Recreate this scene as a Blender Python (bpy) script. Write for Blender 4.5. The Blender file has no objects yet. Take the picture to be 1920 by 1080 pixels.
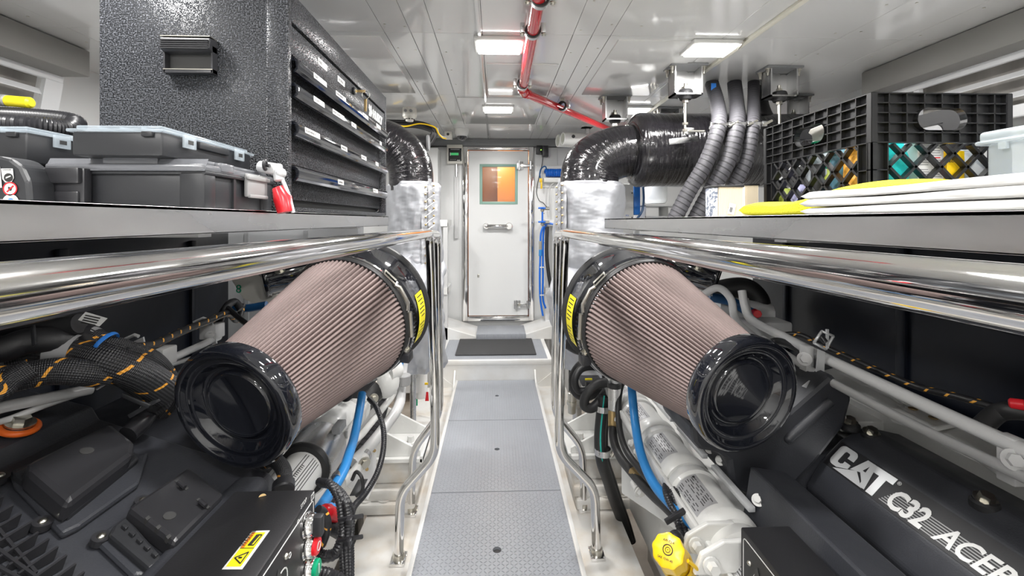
import bpy, bmesh, math, random
from mathutils import Vector, Matrix
random.seed(7)
S = bpy.context.scene
C = S.collection
PI = math.pi
# ------------------------------------------------------------------ camera
F = 836.0            # focal length in pixels of a 1920 px wide frame
V0 = 414.0           # row of the horizon
H = 1.25             # height of the lens above the walkway
YAW = math.atan(30 / F)
cam_d = bpy.data.cameras.new('camera'); cam = bpy.data.objects.new('camera', cam_d); C.objects.link(cam)
cam.location = (0, 0, H); cam.rotation_euler = (PI / 2, 0, -YAW)
cam_d.sensor_width = 36; cam_d.lens = F / 1920 * 36
cam_d.shift_y = -(540 - V0) / 1920
cam_d.clip_start = 0.02
S.camera = cam
S.view_settings.view_transform = 'Standard'
try: S.view_settings.look = 'None'
except Exception: pass
S.view_settings.gamma = 1; S.view_settings.exposure = -0.02
S.view_settings.use_curve_mapping = False
w = bpy.data.worlds.new('world'); S.world = w; w.use_nodes = True
w.node_tree.nodes['Background'].inputs[0].default_value = (.8, .85, .9, 1)
w.node_tree.nodes['Background'].inputs[1].default_value = .3
CEIL = H + .83
LAMPS = [(x, y) for x in (-1.03, .015, 1.015) for y in (-1.4, -.25, .91, 2.08, 3.25)]
def lamp_light(x, y, power=11.5):
    power *= 1.3 if abs(x) < .5 else 1.25
    d = bpy.data.lights.new('lamp_light', 'AREA'); d.shape = 'RECTANGLE'; d.size = .17; d.size_y = .12
    d.energy = power; d.color = (1, .985, .965)
    o = bpy.data.objects.new('lamp_light', d); o.location = (x, y, CEIL - .035); C.objects.link(o)
    return o

def ray(u, v):
    a = (u - 960) / F; c, s = math.cos(YAW), math.sin(YAW)
    return Vector((c * a + s, -s * a + c, (V0 - v) / F))
def P(u, v, Y):
    d = ray(u, v); return Vector((0, 0, H)) + d * (Y / d.y)
def PX(u, v, X):
    d = ray(u, v); return Vector((0, 0, H)) + d * (X / d.x)
def PZ(u, v, Z):
    d = ray(u, v); return Vector((0, 0, H)) + d * ((Z - H) / d.z)

# ------------------------------------------------------------------ materials
MAT = {}
def mat(name, col=(.8, .8, .8), rough=.5, metal=0., bump=None, spec=None, coat=0, emit=None, trans=0, alpha=1, ior=None, var=None, rvar=None):
    """bump=(scale, strength, dist[, (sx,sy,sz)]); var=(scale, colour2, amount)"""
    m = bpy.data.materials.new(name); m.use_nodes = True; nt = m.node_tree; b = nt.nodes['Principled BSDF']
    b.inputs['Base Color'].default_value = (*col, 1); b.inputs['Roughness'].default_value = rough
    b.inputs['Metallic'].default_value = metal
    if spec is not None: b.inputs['Specular IOR Level'].default_value = spec
    if coat: b.inputs['Coat Weight'].default_value = coat; b.inputs['Coat Roughness'].default_value = .05
    if trans: b.inputs['Transmission Weight'].default_value = trans
    if ior: b.inputs['IOR'].default_value = ior
    if alpha < 1: b.inputs['Alpha'].default_value = alpha
    if emit: b.inputs['Emission Color'].default_value = (*emit[0], 1); b.inputs['Emission Strength'].default_value = emit[1]
    N, L = nt.nodes.new, nt.links.new
    tc = N('ShaderNodeTexCoord')
    def noise(scale, st=None, detail=3):
        mp = N('ShaderNodeMapping'); L(tc.outputs['Object'], mp.inputs[0])
        if st: mp.inputs['Scale'].default_value = st
        n = N('ShaderNodeTexNoise'); L(mp.outputs[0], n.inputs['Vector']); n.inputs['Scale'].default_value = scale; n.inputs['Detail'].default_value = detail
        return n
    if bump:
        n = noise(bump[0], bump[3] if len(bump) > 3 else None)
        bp = N('ShaderNodeBump'); bp.inputs['Strength'].default_value = bump[1]; bp.inputs['Distance'].default_value = bump[2]
        L(n.outputs[0], bp.inputs['Height']); L(bp.outputs[0], b.inputs['Normal'])
    if var:
        n = noise(var[0], var[3] if len(var) > 3 else None, 5)
        cr = N('ShaderNodeValToRGB'); cr.color_ramp.elements[0].position = .5 - var[2] * .5 + .1; cr.color_ramp.elements[1].position = .72
        cr.color_ramp.elements[0].color = (*col, 1); cr.color_ramp.elements[1].color = (*var[1], 1)
        L(n.outputs[0], cr.inputs[0]); L(cr.outputs[0], b.inputs['Base Color'])
    if rvar:
        n = noise(rvar[0], rvar[3] if len(rvar) > 3 else None, 4)
        mr = N('ShaderNodeMapRange'); mr.inputs[1].default_value = .3; mr.inputs[2].default_value = .7; mr.inputs[3].default_value = rvar[1]; mr.inputs[4].default_value = rvar[2]
        L(n.outputs[0], mr.inputs[0]); L(mr.outputs[0], b.inputs['Roughness'])
    MAT[name] = m
    return m
class NT:
    """tiny wrapper to chain math nodes"""
    def __init__(s, m): s.m = m; s.nt = m.node_tree; s.b = s.nt.nodes['Principled BSDF']
    def new(s, t): return s.nt.nodes.new(t)
    def link(s, a, b): s.nt.links.new(a, b)
    def math(s, op, a, b=None, c=None):
        n = s.new('ShaderNodeMath'); n.operation = op
        for i, v in enumerate((a, b, c)):
            if v is None: continue
            if isinstance(v, (int, float)): n.inputs[i].default_value = v
            else: s.link(v, n.inputs[i])
        return n.outputs[0]
    def mix(s, f, a, b):
        n = s.new('ShaderNodeMix'); n.data_type = 'RGBA'
        s.link(f, n.inputs[0])
        for i, v in ((6, a), (7, b)):
            if isinstance(v, tuple): n.inputs[i].default_value = (*v, 1)
            else: s.link(v, n.inputs[i])
        return n.outputs[2]
    def bump(s, h, st, d):
        n = s.new('ShaderNodeBump'); n.inputs['Strength'].default_value = st; n.inputs['Distance'].default_value = d
        s.link(h, n.inputs['Height']); s.link(n.outputs[0], s.b.inputs['Normal'])
    def uv(s):
        t = s.new('ShaderNodeTexCoord'); x = s.new('ShaderNodeSeparateXYZ'); s.link(t.outputs['UV'], x.inputs[0]); return x.outputs[0], x.outputs[1]
    def obj(s):
        t = s.new('ShaderNodeTexCoord'); x = s.new('ShaderNodeSeparateXYZ'); s.link(t.outputs['Object'], x.inputs[0]); return x.outputs[0], x.outputs[1], x.outputs[2]
    def noise(s, vec, scale, detail=3):
        n = s.new('ShaderNodeTexNoise'); n.inputs['Scale'].default_value = scale; n.inputs['Detail'].default_value = detail
        if vec is not None: s.link(vec, n.inputs['Vector'])
        return n.outputs[0]
    def comb(s, x, y, z=0.):
        n = s.new('ShaderNodeCombineXYZ')
        for i, v in enumerate((x, y, z)):
            if isinstance(v, (int, float)): n.inputs[i].default_value = v
            else: s.link(v, n.inputs[i])
        return n.outputs[0]

mat('ceiling_white', (.68, .68, .67), .14, 0, (1.6, .07, .02), coat=.5)
mat('seam_dark', (.04, .04, .04), .6)
mat('wall_white', (.74, .745, .74), .3, 0, (3, .08, .01))
mat('white_paint', (.76, .765, .76), .28, 0, (60, .15, .002), var=(4, (.64, .62, .58), .5))
mat('beam_paint', (.68, .67, .645), .3, 0, (40, .2, .003), var=(9, (.58, .52, .44), .35))
mat('bilge_paint', (.52, .47, .41), .42, 0, (14, .3, .004), var=(4, (.26, .20, .15), .6))
mat('engine_white', (.74, .74, .72), .3, 0, (45, .35, .003), coat=.3)
mat('pipe_grey', (.62, .62, .62), .32, 0, (60, .2, .001))
mat('trim_grey', (.22, .225, .23), .45)
mat('beam_grey', (.27, .265, .25), .6, 0, (300, .2, .001))
mat('steel', (.62, .62, .62), .27, 1., (30, .03, .001, (1, .04, 1)), rvar=(8, .18, .4, (1, .3, 1)))
mat('chrome', (.78, .77, .76), .05, 1., rvar=(12, .03, .13))
mat('bolt_metal', (.6, .58, .52), .3, 1.)
mat('black_gloss', (.008, .009, .013), .05, 0, None, coat=1)
mat('black_plastic', (.024, .024, .027), .33, 0, (500, .12, .0006))
mat('crate_black', (.009, .009, .010), .32, 0)
mat('black_matte', (.014, .014, .016), .5, 0, (350, .25, .0008))
mat('black_rubber', (.018, .018, .019), .48)
mat('engine_black', (.036, .038, .045), .42, 0, (320, .35, .0012), rvar=(10, .3, .55))
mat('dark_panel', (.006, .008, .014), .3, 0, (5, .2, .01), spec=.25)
mat('grey_plastic', (.30, .30, .30), .45)
mat('charcoal_plastic', (.024, .025, .028), .4, 0, (400, .15, .0005))
mat('clear_plastic', (.62, .70, .76), .10, 0, (30, .1, .001), alpha=.36)
mat('clear_gray_plastic', (.17, .175, .19), .16, 0, (60, .2, .001), alpha=.85, coat=.5)
mat('frosted_plastic', (.60, .66, .70), .22, 0, alpha=.45)
mat('red_paint', (.55, .012, .02), .12, 0, coat=.6)
mat('red_plastic', (.72, .02, .03), .25)
mat('orange_plastic', (.9, .16, .02), .4)
mat('yellow_plastic', (.90, .58, .01), .32)
mat('yellow_label', (.93, .80, .02), .4)
mat('warn_orange', (.9, .25, .02), .4)
mat('white_label', (.70, .70, .69), .5)
mat('foil_label', (.45, .45, .46), .4, .2)
mat('ink', (.02, .02, .02), .6)
mat('blue_paint', (.01, .14, .62), .3)
mat('blue_hose', (.03, .22, .55), .35, 0, (90, .2, .002))
mat('navy_hose', (.015, .09, .24), .3)
mat('teal_stripe', (.02, .45, .38), .4)
mat('green_plastic', (.0, .33, .16), .35)
mat('white_plastic', (.76, .76, .74), .35)
mat('offwhite_plastic', (.70, .68, .62), .4)
mat('brass', (.42, .30, .14), .4, .8)
mat('wood', (.42, .15, .02), .3, 0, None, var=(3, (.24, .06, .01), .8, (.4, 3, .4)))
mat('wood_light', (.85, .36, .05), .3, 0, None, var=(3, (.70, .30, .06), .8, (3, 3, .4)))
mat('gasket', (.26, .42, .35), .4)
mat('glass', (.9, .95, .95), .02, 0, alpha=.05)
mat('mat_fibre', (.035, .035, .037), .95, 0, (260, 1., .004), var=(420, (.13, .13, .13), .3))
mat('yellow_cloth', (.66, .62, .02), .9, 0, (260, 1., .006))
mat('white_cloth', (.60, .595, .58), .85, 0, (22, .7, .010, (1, .35, 2)))
mat('cream_paper', (.78, .70, .56), .8)
mat('teal_bag', (.02, .52, .52), .3, 0, (40, .6, .006))
mat('blue_bag', (.03, .20, .65), .3, 0, (40, .6, .006))
mat('orange_bag', (.85, .42, .06), .45, 0, (50, .8, .008))
mat('slate_blue', (.06, .16, .22), .4)
mat('green_gold', (.30, .36, .05), .5)
mat('lilac_bag', (.50, .50, .75), .35, 0, (30, .5, .006), alpha=.8)
mat('lcd_green', (.05, .35, .12), .3, 0, emit=((.05, .5, .15), .5))
mat('led_green', (.3, .8, .1), .3, 0, emit=((.4, 1, .1), 3))
mat('lens_glow', (1, 1, 1), .5, 0, emit=((1, .98, .95), 14))
mat('vent_white', (.80, .81, .82), .4)
mat('vent_back', (.30, .285, .265), .5, .1, None, var=(9, (.48, .46, .43), .6, (1, 1, .1)))
mat('tracer', (.85, .40, .05), .5)
mat('tank_white', (.74, .75, .74), .35)
mat('silver_paint', (.68, .69, .70), .33, .35)
mat('cream_trunk', (.66, .64, .55), .45)
mat('fins', (.33, .33, .35), .4, .3)

# foil faced lagging cloth
m = mat('foil_cloth', (.52, .53, .56), .46, .7); q = NT(m)
x, y, z = q.obj()
v = q.comb(x, y, q.math('MULTIPLY', z, 1.8))
n1 = q.noise(v, 7, 2); n2 = q.noise(v, 900, 1)
q.bump(q.math('ADD', n1, q.math('MULTIPLY', n2, .02)), .5, .03)
# spiral wrapped black lagging tape
m = mat('black_wrap', (.012, .011, .013), .15, 0, coat=.5); q = NT(m)
u, v = q.uv()
n1 = q.noise(q.comb(q.math('MULTIPLY', u, 55), q.math('MULTIPLY', v, 7)), 1., 4)
n2 = q.noise(q.comb(q.math('MULTIPLY', u, 8), q.math('MULTIPLY', v, 5), 3.), 1., 2)
q.bump(q.math('ADD', n1, q.math('MULTIPLY', n2, .8)), .85, .02)
# cloth covered conduits
m = mat('wrap_hose', (.070, .068, .078), .62); q = NT(m)
u, v = q.uv()
st = q.math('FRACT', q.math('ADD', q.math('MULTIPLY', u, 38), v))
n1 = q.noise(q.comb(q.math('MULTIPLY', u, 320), q.math('MULTIPLY', v, 6)), 1., 3)
q.link(q.mix(q.math('GREATER_THAN', st, .78), q.mix(n1, (.03, .029, .034), (.10, .097, .108)), (.014, .014, .016)), q.b.inputs['Base Color'])  # darker spiral bands paint in the shade between the wrap ribs
q.bump(q.math('ADD', st, n1), .7, .004)
# braided loom with an orange tracer
m = mat('braid', (.02, .02, .02), .42); q = NT(m)
u, v = q.uv()
tr = q.math('FRACT', q.math('ADD', q.math('MULTIPLY', u, 13), q.math('MULTIPLY', v, 1)))
on = q.math('GREATER_THAN', tr, .93)
ds = q.math('GREATER_THAN', q.math('FRACT', q.math('MULTIPLY', v, 6)), .3)
a = q.math('SINE', q.math('MULTIPLY', q.math('ADD', q.math('MULTIPLY', u, 170), q.math('MULTIPLY', v, 16)), 2 * PI))
b_ = q.math('SINE', q.math('MULTIPLY', q.math('SUBTRACT', q.math('MULTIPLY', u, 170), q.math('MULTIPLY', v, 16)), 2 * PI))
cr = q.math('MULTIPLY', a, b_)
base = q.mix(q.math('GREATER_THAN', cr, .15), (.010, .010, .012), (.06, .06, .065))
q.link(q.mix(q.math('MULTIPLY', on, ds), base, (.95, .42, .05)), q.b.inputs['Base Color'])
q.bump(cr, .5, .002)
# thin loom with a sparse tracer
m = mat('braid_thin', (.02, .02, .02), .4); q = NT(m)
u, v = q.uv()
tr = q.math('FRACT', q.math('ADD', q.math('MULTIPLY', u, 24), v))
on = q.math('MULTIPLY', q.math('GREATER_THAN', tr, .86), q.math('GREATER_THAN', q.math('FRACT', q.math('MULTIPLY', v, 4.)), .4))
q.link(q.mix(on, (.018, .018, .02), (.95, .45, .06)), q.b.inputs['Base Color'])
# tool chest hammered powder coat
m = mat('hammered', (.05, .052, .058), .30, .1); q = NT(m)
x, y, z = q.obj()
n1 = q.noise(q.comb(x, y, z), 270, 2)
n1 = q.math('MINIMUM', q.math('MAXIMUM', q.math('MULTIPLY_ADD', n1, 5., -2.1), 0.), 1.)
q.link(q.mix(n1, (.008, .009, .011), (.105, .11, .125)), q.b.inputs['Base Color'])
q.bump(n1, 1., .006)
# raised dash floor plate
def plate(name, c1, s=.016):
    m = mat(name, c1, .36); q = NT(m)
    x, y, z = q.obj()
    X = q.math('DIVIDE', x, s); Y = q.math('DIVIDE', y, s)
    par = q.math('MODULO', q.math('ABSOLUTE', q.math('ADD', q.math('FLOOR', X), q.math('FLOOR', Y))), 2.)
    fx = q.math('SUBTRACT', q.math('FRACT', q.math('ADD', X, 500.)), .5); fy = q.math('SUBTRACT', q.math('FRACT', q.math('ADD', Y, 500.)), .5)
    A = q.math('ADD', fx, fy); B = q.math('SUBTRACT', fx, fy)
    A2 = q.math('MULTIPLY', A, A); B2 = q.math('MULTIPLY', B, B)
    k1 = q.math('ADD', q.math('MULTIPLY', A2, 2.2), q.math('MULTIPLY', B2, 26.)); k2 = q.math('ADD', q.math('MULTIPLY', A2, 26.), q.math('MULTIPLY', B2, 2.2))
    k = q.math('ADD', q.math('MULTIPLY', par, k1), q.math('MULTIPLY', q.math('SUBTRACT', 1., par), k2))
    h = q.math('SUBTRACT', 1., q.math('MINIMUM', k, 1.))
    n1 = q.noise(q.comb(x, y, z), 5, 4)
    q.link(q.mix(n1, tuple(c * .88 for c in c1), tuple(min(1, c * 1.12) for c in c1)), q.b.inputs['Base Color'])
    q.bump(h, .9, .0022)
plate('floor_plate', (.305, .32, .35))
# pleated oiled cotton
m = mat('pleat', (.30, .22, .21), .75); q = NT(m)
u, v = q.uv()
g1 = q.math('SINE', q.math('MULTIPLY', u, 2 * PI * 420)); g2 = q.noise(q.comb(q.math('MULTIPLY', u, 5), q.math('MULTIPLY', v, 9)), 1.2, 3)
q.link(q.mix(q.math('MULTIPLY', g2, 1.), (.17, .13, .12), (.31, .235, .225)), q.b.inputs['Base Color'])
q.bump(g1, .35, .0015)
# hammered stained steel for the shelves is 'steel'; printed newsprint sleeve
m = mat('newsprint', (.55, .57, .62), .6); q = NT(m)
x, y, z = q.obj()
n1 = q.math('GREATER_THAN', q.noise(q.comb(x, y, z), 110, 3), .54)
q.link(q.mix(n1, (.48, .50, .55), (.13, .15, .20)), q.b.inputs['Base Color'])

# ------------------------------------------------------------------ mesh building
def catmull(pts, n=8, closed=False):
    pts = [Vector(p) for p in pts]
    if len(pts) < 3: return pts
    out = []; N_ = len(pts)
    for i in range(N_ - 1):
        p0 = pts[i - 1] if i else pts[0] * 2 - pts[1]
        p1, p2 = pts[i], pts[i + 1]
        p3 = pts[i + 2] if i + 2 < N_ else pts[-1] * 2 - pts[-2]
        for k in range(n):
            t = k / n
            out.append(.5 * ((2 * p1) + (p2 - p0) * t + (2 * p0 - 5 * p1 + 4 * p2 - p3) * t * t + (3 * p1 - p0 - 3 * p2 + p3) * t ** 3))
    out.append(pts[-1]); return out
def fillet(pts, r, n=6):
    pts = [Vector(p) for p in pts]; out = [pts[0]]
    for i in range(1, len(pts) - 1):
        a, b, c = pts[i - 1], pts[i], pts[i + 1]
        d1 = (a - b); d2 = (c - b); rr = min(r, d1.length * .49, d2.length * .49)
        s, e = b + d1.normalized() * rr, b + d2.normalized() * rr
        for k in range(n + 1):
            t = k / n; out.append((1 - t) ** 2 * s + 2 * t * (1 - t) * b + t * t * e)
    out.append(pts[-1]); return out
def frame_of(d):
    d = Vector(d).normalized(); up = Vector((0, 0, 1)) if abs(d.z) < .95 else Vector((0, 1, 0))
    x = up.cross(d).normalized(); y = d.cross(x).normalized(); return x, y, d
def resample(pts, step):
    out = [pts[0]]; acc = 0.; last = pts[0]
    for p in pts[1:]:
        seg = (p - last).length
        while acc + seg >= step and seg > 1e-9:
            t = (step - acc) / seg; last = last.lerp(p, t); out.append(last); seg = (p - last).length; acc = 0.
        acc += seg; last = p
    if (out[-1] - pts[-1]).length > step * .3: out.append(pts[-1])
    return out
class MB:
    def __init__(s): s.bm = bmesh.new(); s.uvl = s.bm.loops.layers.uv.new('uv'); s.mi = 0; s.mats = []; s.smooth = True
    def m(s, name):
        if name not in s.mats: s.mats.append(name)
        s.mi = s.mats.index(name); return s
    def _f(s, vs, sm=None, uvs=None):
        try: f = s.bm.faces.new(vs)
        except ValueError: return None
        f.material_index = s.mi; f.smooth = s.smooth if sm is None else sm
        if uvs:
            for l, t in zip(f.loops, uvs): l[s.uvl].uv = t
        return f
    def box(s, a, b, bev=0., seg=2, M=None):
        a, b = Vector(a), Vector(b); lo = Vector(map(min, a, b)); hi = Vector(map(max, a, b))
        t = bmesh.new()
        bmesh.ops.create_cube(t, size=1)
        for v in t.verts: v.co = Vector((lo[i] + (v.co[i] + .5) * (hi[i] - lo[i]) for i in range(3)))
        if bev > 0:
            bev = min(bev, min(hi - lo) * .49)
            bmesh.ops.bevel(t, geom=list(t.edges), offset=bev, segments=seg, affect='EDGES', profile=.5)
        s._merge(t, M, bev > 0); return s
    def _merge(s, t, M=None, sm=False):
        mp = {}
        for v in t.verts: mp[v] = s.bm.verts.new(M @ v.co if M else v.co)
        for f in t.faces:
            s._f([mp[v] for v in f.verts], sm)
        t.free()
    def obox(s, c, sz, M3=None, bev=0., seg=2):
        """box centred on c with size sz, axes from the three column vectors in M3"""
        M = Matrix.Translation(Vector(c))
        if M3: M = M @ Matrix(((M3[0][0], M3[1][0], M3[2][0]), (M3[0][1], M3[1][1], M3[2][1]), (M3[0][2], M3[1][2], M3[2][2]))).to_4x4()
        h = Vector(sz) * .5; return s.box(-h, h, bev, seg, M)
    def prism(s, poly, d, caps=True, bev=0.):
        """poly: world points of a planar polygon; d: extrusion vector"""
        t = bmesh.new(); d = Vector(d)
        vs = [t.verts.new(Vector(p)) for p in poly]; f = t.faces.new(vs)
        r = bmesh.ops.extrude_face_region(t, geom=[f])
        for v in [g for g in r['geom'] if isinstance(g, bmesh.types.BMVert)]: v.co += d
        bmesh.ops.recalc_face_normals(t, faces=t.faces)
        if bev > 0: bmesh.ops.bevel(t, geom=list(t.edges), offset=bev, segments=2, affect='EDGES', profile=.5, clamp_overlap=True)
        s._merge(t, None, False); return s
    def ring(s, c, x, y, r, n, ph=0.):
        if callable(r): return [s.bm.verts.new(c + (x * math.cos(a) + y * math.sin(a)) * r(a)) for a in [ph + 2 * PI * k / n for k in range(n)]]
        return [s.bm.verts.new(c + (x * math.cos(a) + y * math.sin(a)) * r) for a in [ph + 2 * PI * k / n for k in range(n)]]
    def sweep(s, pts, rad, n=16, caps=True, ribs=None, sm=True, upv=None):
        pts = [Vector(p) for p in pts]
        if ribs: pts = resample(pts, ribs[0] / 2)
        N_ = len(pts)
        if N_ < 2: return s
        T = [(pts[min(i + 1, N_ - 1)] - pts[max(i - 1, 0)]).normalized() for i in range(N_)]
        x, y, _ = frame_of(T[0])
        if upv: x = (Vector(upv) - T[0] * Vector(upv).dot(T[0])).normalized(); y = T[0].cross(x)
        prev = None; L = 0.; pl = 0.
        for i in range(N_):
            if i:
                ax = T[i - 1].cross(T[i])
                if ax.length > 1e-7:
                    R = Matrix.Rotation(T[i - 1].angle(T[i]), 3, ax.normalized()); x = R @ x; y = R @ y
                L += (pts[i] - pts[i - 1]).length
            r = rad(i / (N_ - 1)) if callable(rad) else rad
            if ribs and i % 2: r -= ribs[1]
            ring = s.ring(pts[i], x, y, r, n)
            if prev:
                for k in range(n):
                    k2 = (k + 1) % n
                    s._f([prev[k], prev[k2], ring[k2], ring[k]], sm, [(pl, k / n), (pl, (k + 1) / n), (L, (k + 1) / n), (L, k / n)])
            elif caps: s._f(list(reversed(ring)), False)
            prev = ring; pl = L
        if caps: s._f(prev, False)
        return s
    def tube(s, pts, r, n=14, curve=8, ribs=None, caps=True):
        return s.sweep(catmull(pts, curve), r, n, caps, ribs)
    def cyl(s, a, b, r, r2=None, n=24, bev=0.):
        a, b = Vector(a), Vector(b); d = b - a; L = d.length; r2 = r if r2 is None else r2
        if bev: return s.lathe(a, d, [(0, 0), (0, r - bev), (bev, r), (L - bev, r2), (L, r2 - bev), (L, 0)], n)
        return s.lathe(a, d, [(0, 0), (0, r), (L, r2), (L, 0)], n)
    def lathe(s, o, d, prof, n=32, xref=None, a0=0., a1=2 * PI, sharp=35, sx=1.):
        """prof: list of (t along axis, radius)"""
        o = Vector(o); x, y, d = frame_of(d)
        if xref is not None:
            x = (Vector(xref) - d * Vector(xref).dot(d)).normalized(); y = d.cross(x)
        full = abs(a1 - a0 - 2 * PI) < 1e-6; K = n if full else n + 1
        prev = None; L = 0; pl = 0
        for i, (t, r) in enumerate(prof):
            if i: L += math.hypot(t - prof[i - 1][0], r - prof[i - 1][1])
            if r < 1e-6: ring = [s.bm.verts.new(o + d * t)]
            else: ring = [s.bm.verts.new(o + d * t + (x * math.cos(a) * sx + y * math.sin(a)) * r) for a in [a0 + (a1 - a0) * k / n for k in range(K)]]
            if prev:
                for k in range(n):
                    k2 = (k + 1) % K
                    uv = [(pl, k / n), (pl, (k + 1) / n), (L, (k + 1) / n), (L, k / n)]
                    if len(prev) == 1 and len(ring) == 1: continue
                    if len(prev) == 1: s._f([prev[0], ring[k2], ring[k]], None, [uv[0], uv[2], uv[3]])
                    elif len(ring) == 1: s._f([prev[k], prev[k2], ring[0]], None, [uv[0], uv[1], uv[2]])
                    else: s._f([prev[k], prev[k2], ring[k2], ring[k]], None, uv)
            prev = ring; pl = L
        return s
    def sphere(s, c, r, n=16, sc=(1, 1, 1), d=(0, 0, 1)):
        prof = [(-math.cos(PI * k / (n // 2)) * r * sc[2], max(0, math.sin(PI * k / (n // 2)) * r * sc[0])) for k in range(n // 2 + 1)]
        return s.lathe(c, d, prof, n)
    def torus(s, c, d, R, r, n=32, k=10):
        x, y, d = frame_of(d); c = Vector(c)
        pts = [c + (x * math.cos(a) + y * math.sin(a)) * R for a in [2 * PI * i / n for i in range(n + 1)]]
        return s.sweep(pts, r, k, False)
    def quad(s, a, b, c, d): s._f([s.bm.verts.new(Vector(p)) for p in (a, b, c, d)], False, [(0, 0), (1, 0), (1, 1), (0, 1)]); return s
    def grid(s, f, nu, nv, sm=True, flip=False):
        """f(u,v)->point for u,v in 0..1"""
        g = [[s.bm.verts.new(Vector(f(i / nu, j / nv))) for j in range(nv + 1)] for i in range(nu + 1)]
        for i in range(nu):
            for j in range(nv):
                q_ = [g[i][j], g[i + 1][j], g[i + 1][j + 1], g[i][j + 1]]
                uv = [(i / nu, j / nv), ((i + 1) / nu, j / nv), ((i + 1) / nu, (j + 1) / nv), (i / nu, (j + 1) / nv)]
                if flip: q_.reverse(); uv.reverse()
                s._f(q_, sm, uv)
        return s
    def hexbolt(s, c, d, r=.009, h=.007, washer=True, mt='bolt_metal'):
        s.m(mt); c = Vector(c); d = Vector(d).normalized(); sm = s.smooth; s.smooth = False
        if washer: s.cyl(c, c + d * h * .3, r * 1.5, n=18)
        s.cyl(c + d * h * .25, c + d * h * 1.2, r, r * .93, n=6); s.smooth = sm; return s
    def text(s, txt, o, xd, yd, size, depth=.0006, off=0., sx=1., center=False, shear=0.):
        key = (txt, off, shear)
        if key not in TXT: TXT[key] = text_mesh(txt, off, shear)
        vs, fs, wdt = TXT[key]
        o, xd, yd = Vector(o), Vector(xd).normalized(), Vector(yd).normalized(); nd = xd.cross(yd)
        if center: o = o - xd * wdt * size * sx * .5
        nv = [s.bm.verts.new(o + xd * v[0] * size * sx + yd * v[1] * size + nd * (depth if v[2] > 0 else 0.)) for v in vs]
        for f in fs: s._f([nv[i] for i in f], False)
        return s
    def build(s, name, parent=None, autosm=40, **kw):
        bm = s.bm
        me = bpy.data.meshes.new(name)
        root = parent
        while root is not None and root.parent is not None: root = root.parent
        if root is not None: off = root.location.copy()
        else:
            if not bm.verts: off = Vector((0, 0, 0))
            else:
                xs = [v.co for v in bm.verts]
                lo = Vector([min(c[i] for c in xs) for i in range(3)]); hi = Vector([max(c[i] for c in xs) for i in range(3)])
                off = Vector(((lo.x + hi.x) / 2, (lo.y + hi.y) / 2, lo.z))
        for v in bm.verts: v.co -= off
        bmesh.ops.recalc_face_normals(bm, faces=bm.faces) if kw.pop('recalc', True) else None
        for e in bm.edges:
            if len(e.link_faces) == 2 and e.calc_face_angle(0) > math.radians(autosm): e.smooth = False
        bm.to_mesh(me); bm.free()
        for n_ in s.mats: me.materials.append(MAT[n_])
        o = bpy.data.objects.new(name, me); C.objects.link(o)
        if root is None: o.location = off
        else: o.parent = parent
        for k, v in kw.items(): o[k] = v
        return o
TXT = {}
def text_mesh(txt, off=0., shear=0.):
    cu = bpy.data.curves.new('t', 'FONT'); cu.body = txt; cu.size = 1; cu.extrude = .01; cu.offset = off; cu.shear = shear; cu.resolution_u = 3
    ob = bpy.data.objects.new('t', cu); C.objects.link(ob)
    dg = bpy.context.evaluated_depsgraph_get(); dg.update()
    me = bpy.data.meshes.new_from_object(ob.evaluated_get(dg))
    vs = [tuple(v.co) for v in me.vertices]; fs = [tuple(p.vertices) for p in me.polygons]
    wd = max((v[0] for v in vs), default=0)
    bpy.data.objects.remove(ob); bpy.data.curves.remove(cu); bpy.data.meshes.remove(me)
    return vs, fs, wd
def thing(name, label, cat, loc, group=None, rz=0.):
    o = bpy.data.objects.new(name, None); C.objects.link(o); o.location = loc; o.rotation_euler = (0, 0, rz)
    o.empty_display_size = .05; o['label'] = label; o['category'] = cat
    if group: o['group'] = group
    return o
def tag(o, label, cat, group=None, kind=None):
    o['label'] = label; o['category'] = cat
    if group: o['group'] = group
    if kind: o['kind'] = kind
    return o
def struct(o): o['kind'] = 'structure'; return o
def kids(o): return [c for c in list(C.objects) if c.parent == o]
def dup(root, loc, label=None, rz=None):
    r = root.copy(); C.objects.link(r); r.location = loc
    if rz is not None: r.rotation_euler = (0, 0, rz)
    if label: r['label'] = label
    for ch in kids(root):
        c = ch.copy(); C.objects.link(c); c.parent = r
        for g in kids(ch):
            d = g.copy(); C.objects.link(d); d.parent = c
    return r
X3, Y3, Z3 = Vector((1, 0, 0)), Vector((0, 1, 0)), Vector((0, 0, 1))
def zc(z): return H + z
# ================================================================== SETTING
XL, XR, YB, YF = -2.25, 2.3, 4.55, -2.2
# ceiling: backing slab and separately screwed panels with dark joints
b = MB(); b.smooth = False
b.m('seam_dark').box((XL, YF, CEIL + .004), (XR, YB, CEIL + .06))
xs = [XL, -1.84, -1.5, -1.03, -.49, -.375, -.272, -.06, .343, .43, .513, 1.03, 1.56, 1.86, XR]
ys = [YF, -1.2, -.1, .98, 1.98, 2.95, 3.85, YB]
b.m('ceiling_white')
for i in range(len(xs) - 1):
    for j in range(len(ys) - 1):
        g = .0014 if (i * 3 + j) % 3 else .0006
        b.box((xs[i] + g, ys[j] + .0010, CEIL), (xs[i + 1] - g, ys[j + 1] - .0010, CEIL + .01), .0006, 1)
b.m('bolt_metal')
for x in [-1.9, -1.52, -1.06, -.47, -.39, -.245, .12, .37, .49, .62, 1.5, 1.6, 1.9]:
    for j in range(22):
        y = -1.0 + j * .26 + (x * 7 % .09)
        b.cyl((x, y, CEIL - .0015), (x, y, CEIL + .001), .0048, n=8)
struct(b.build('ceiling'))
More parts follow.
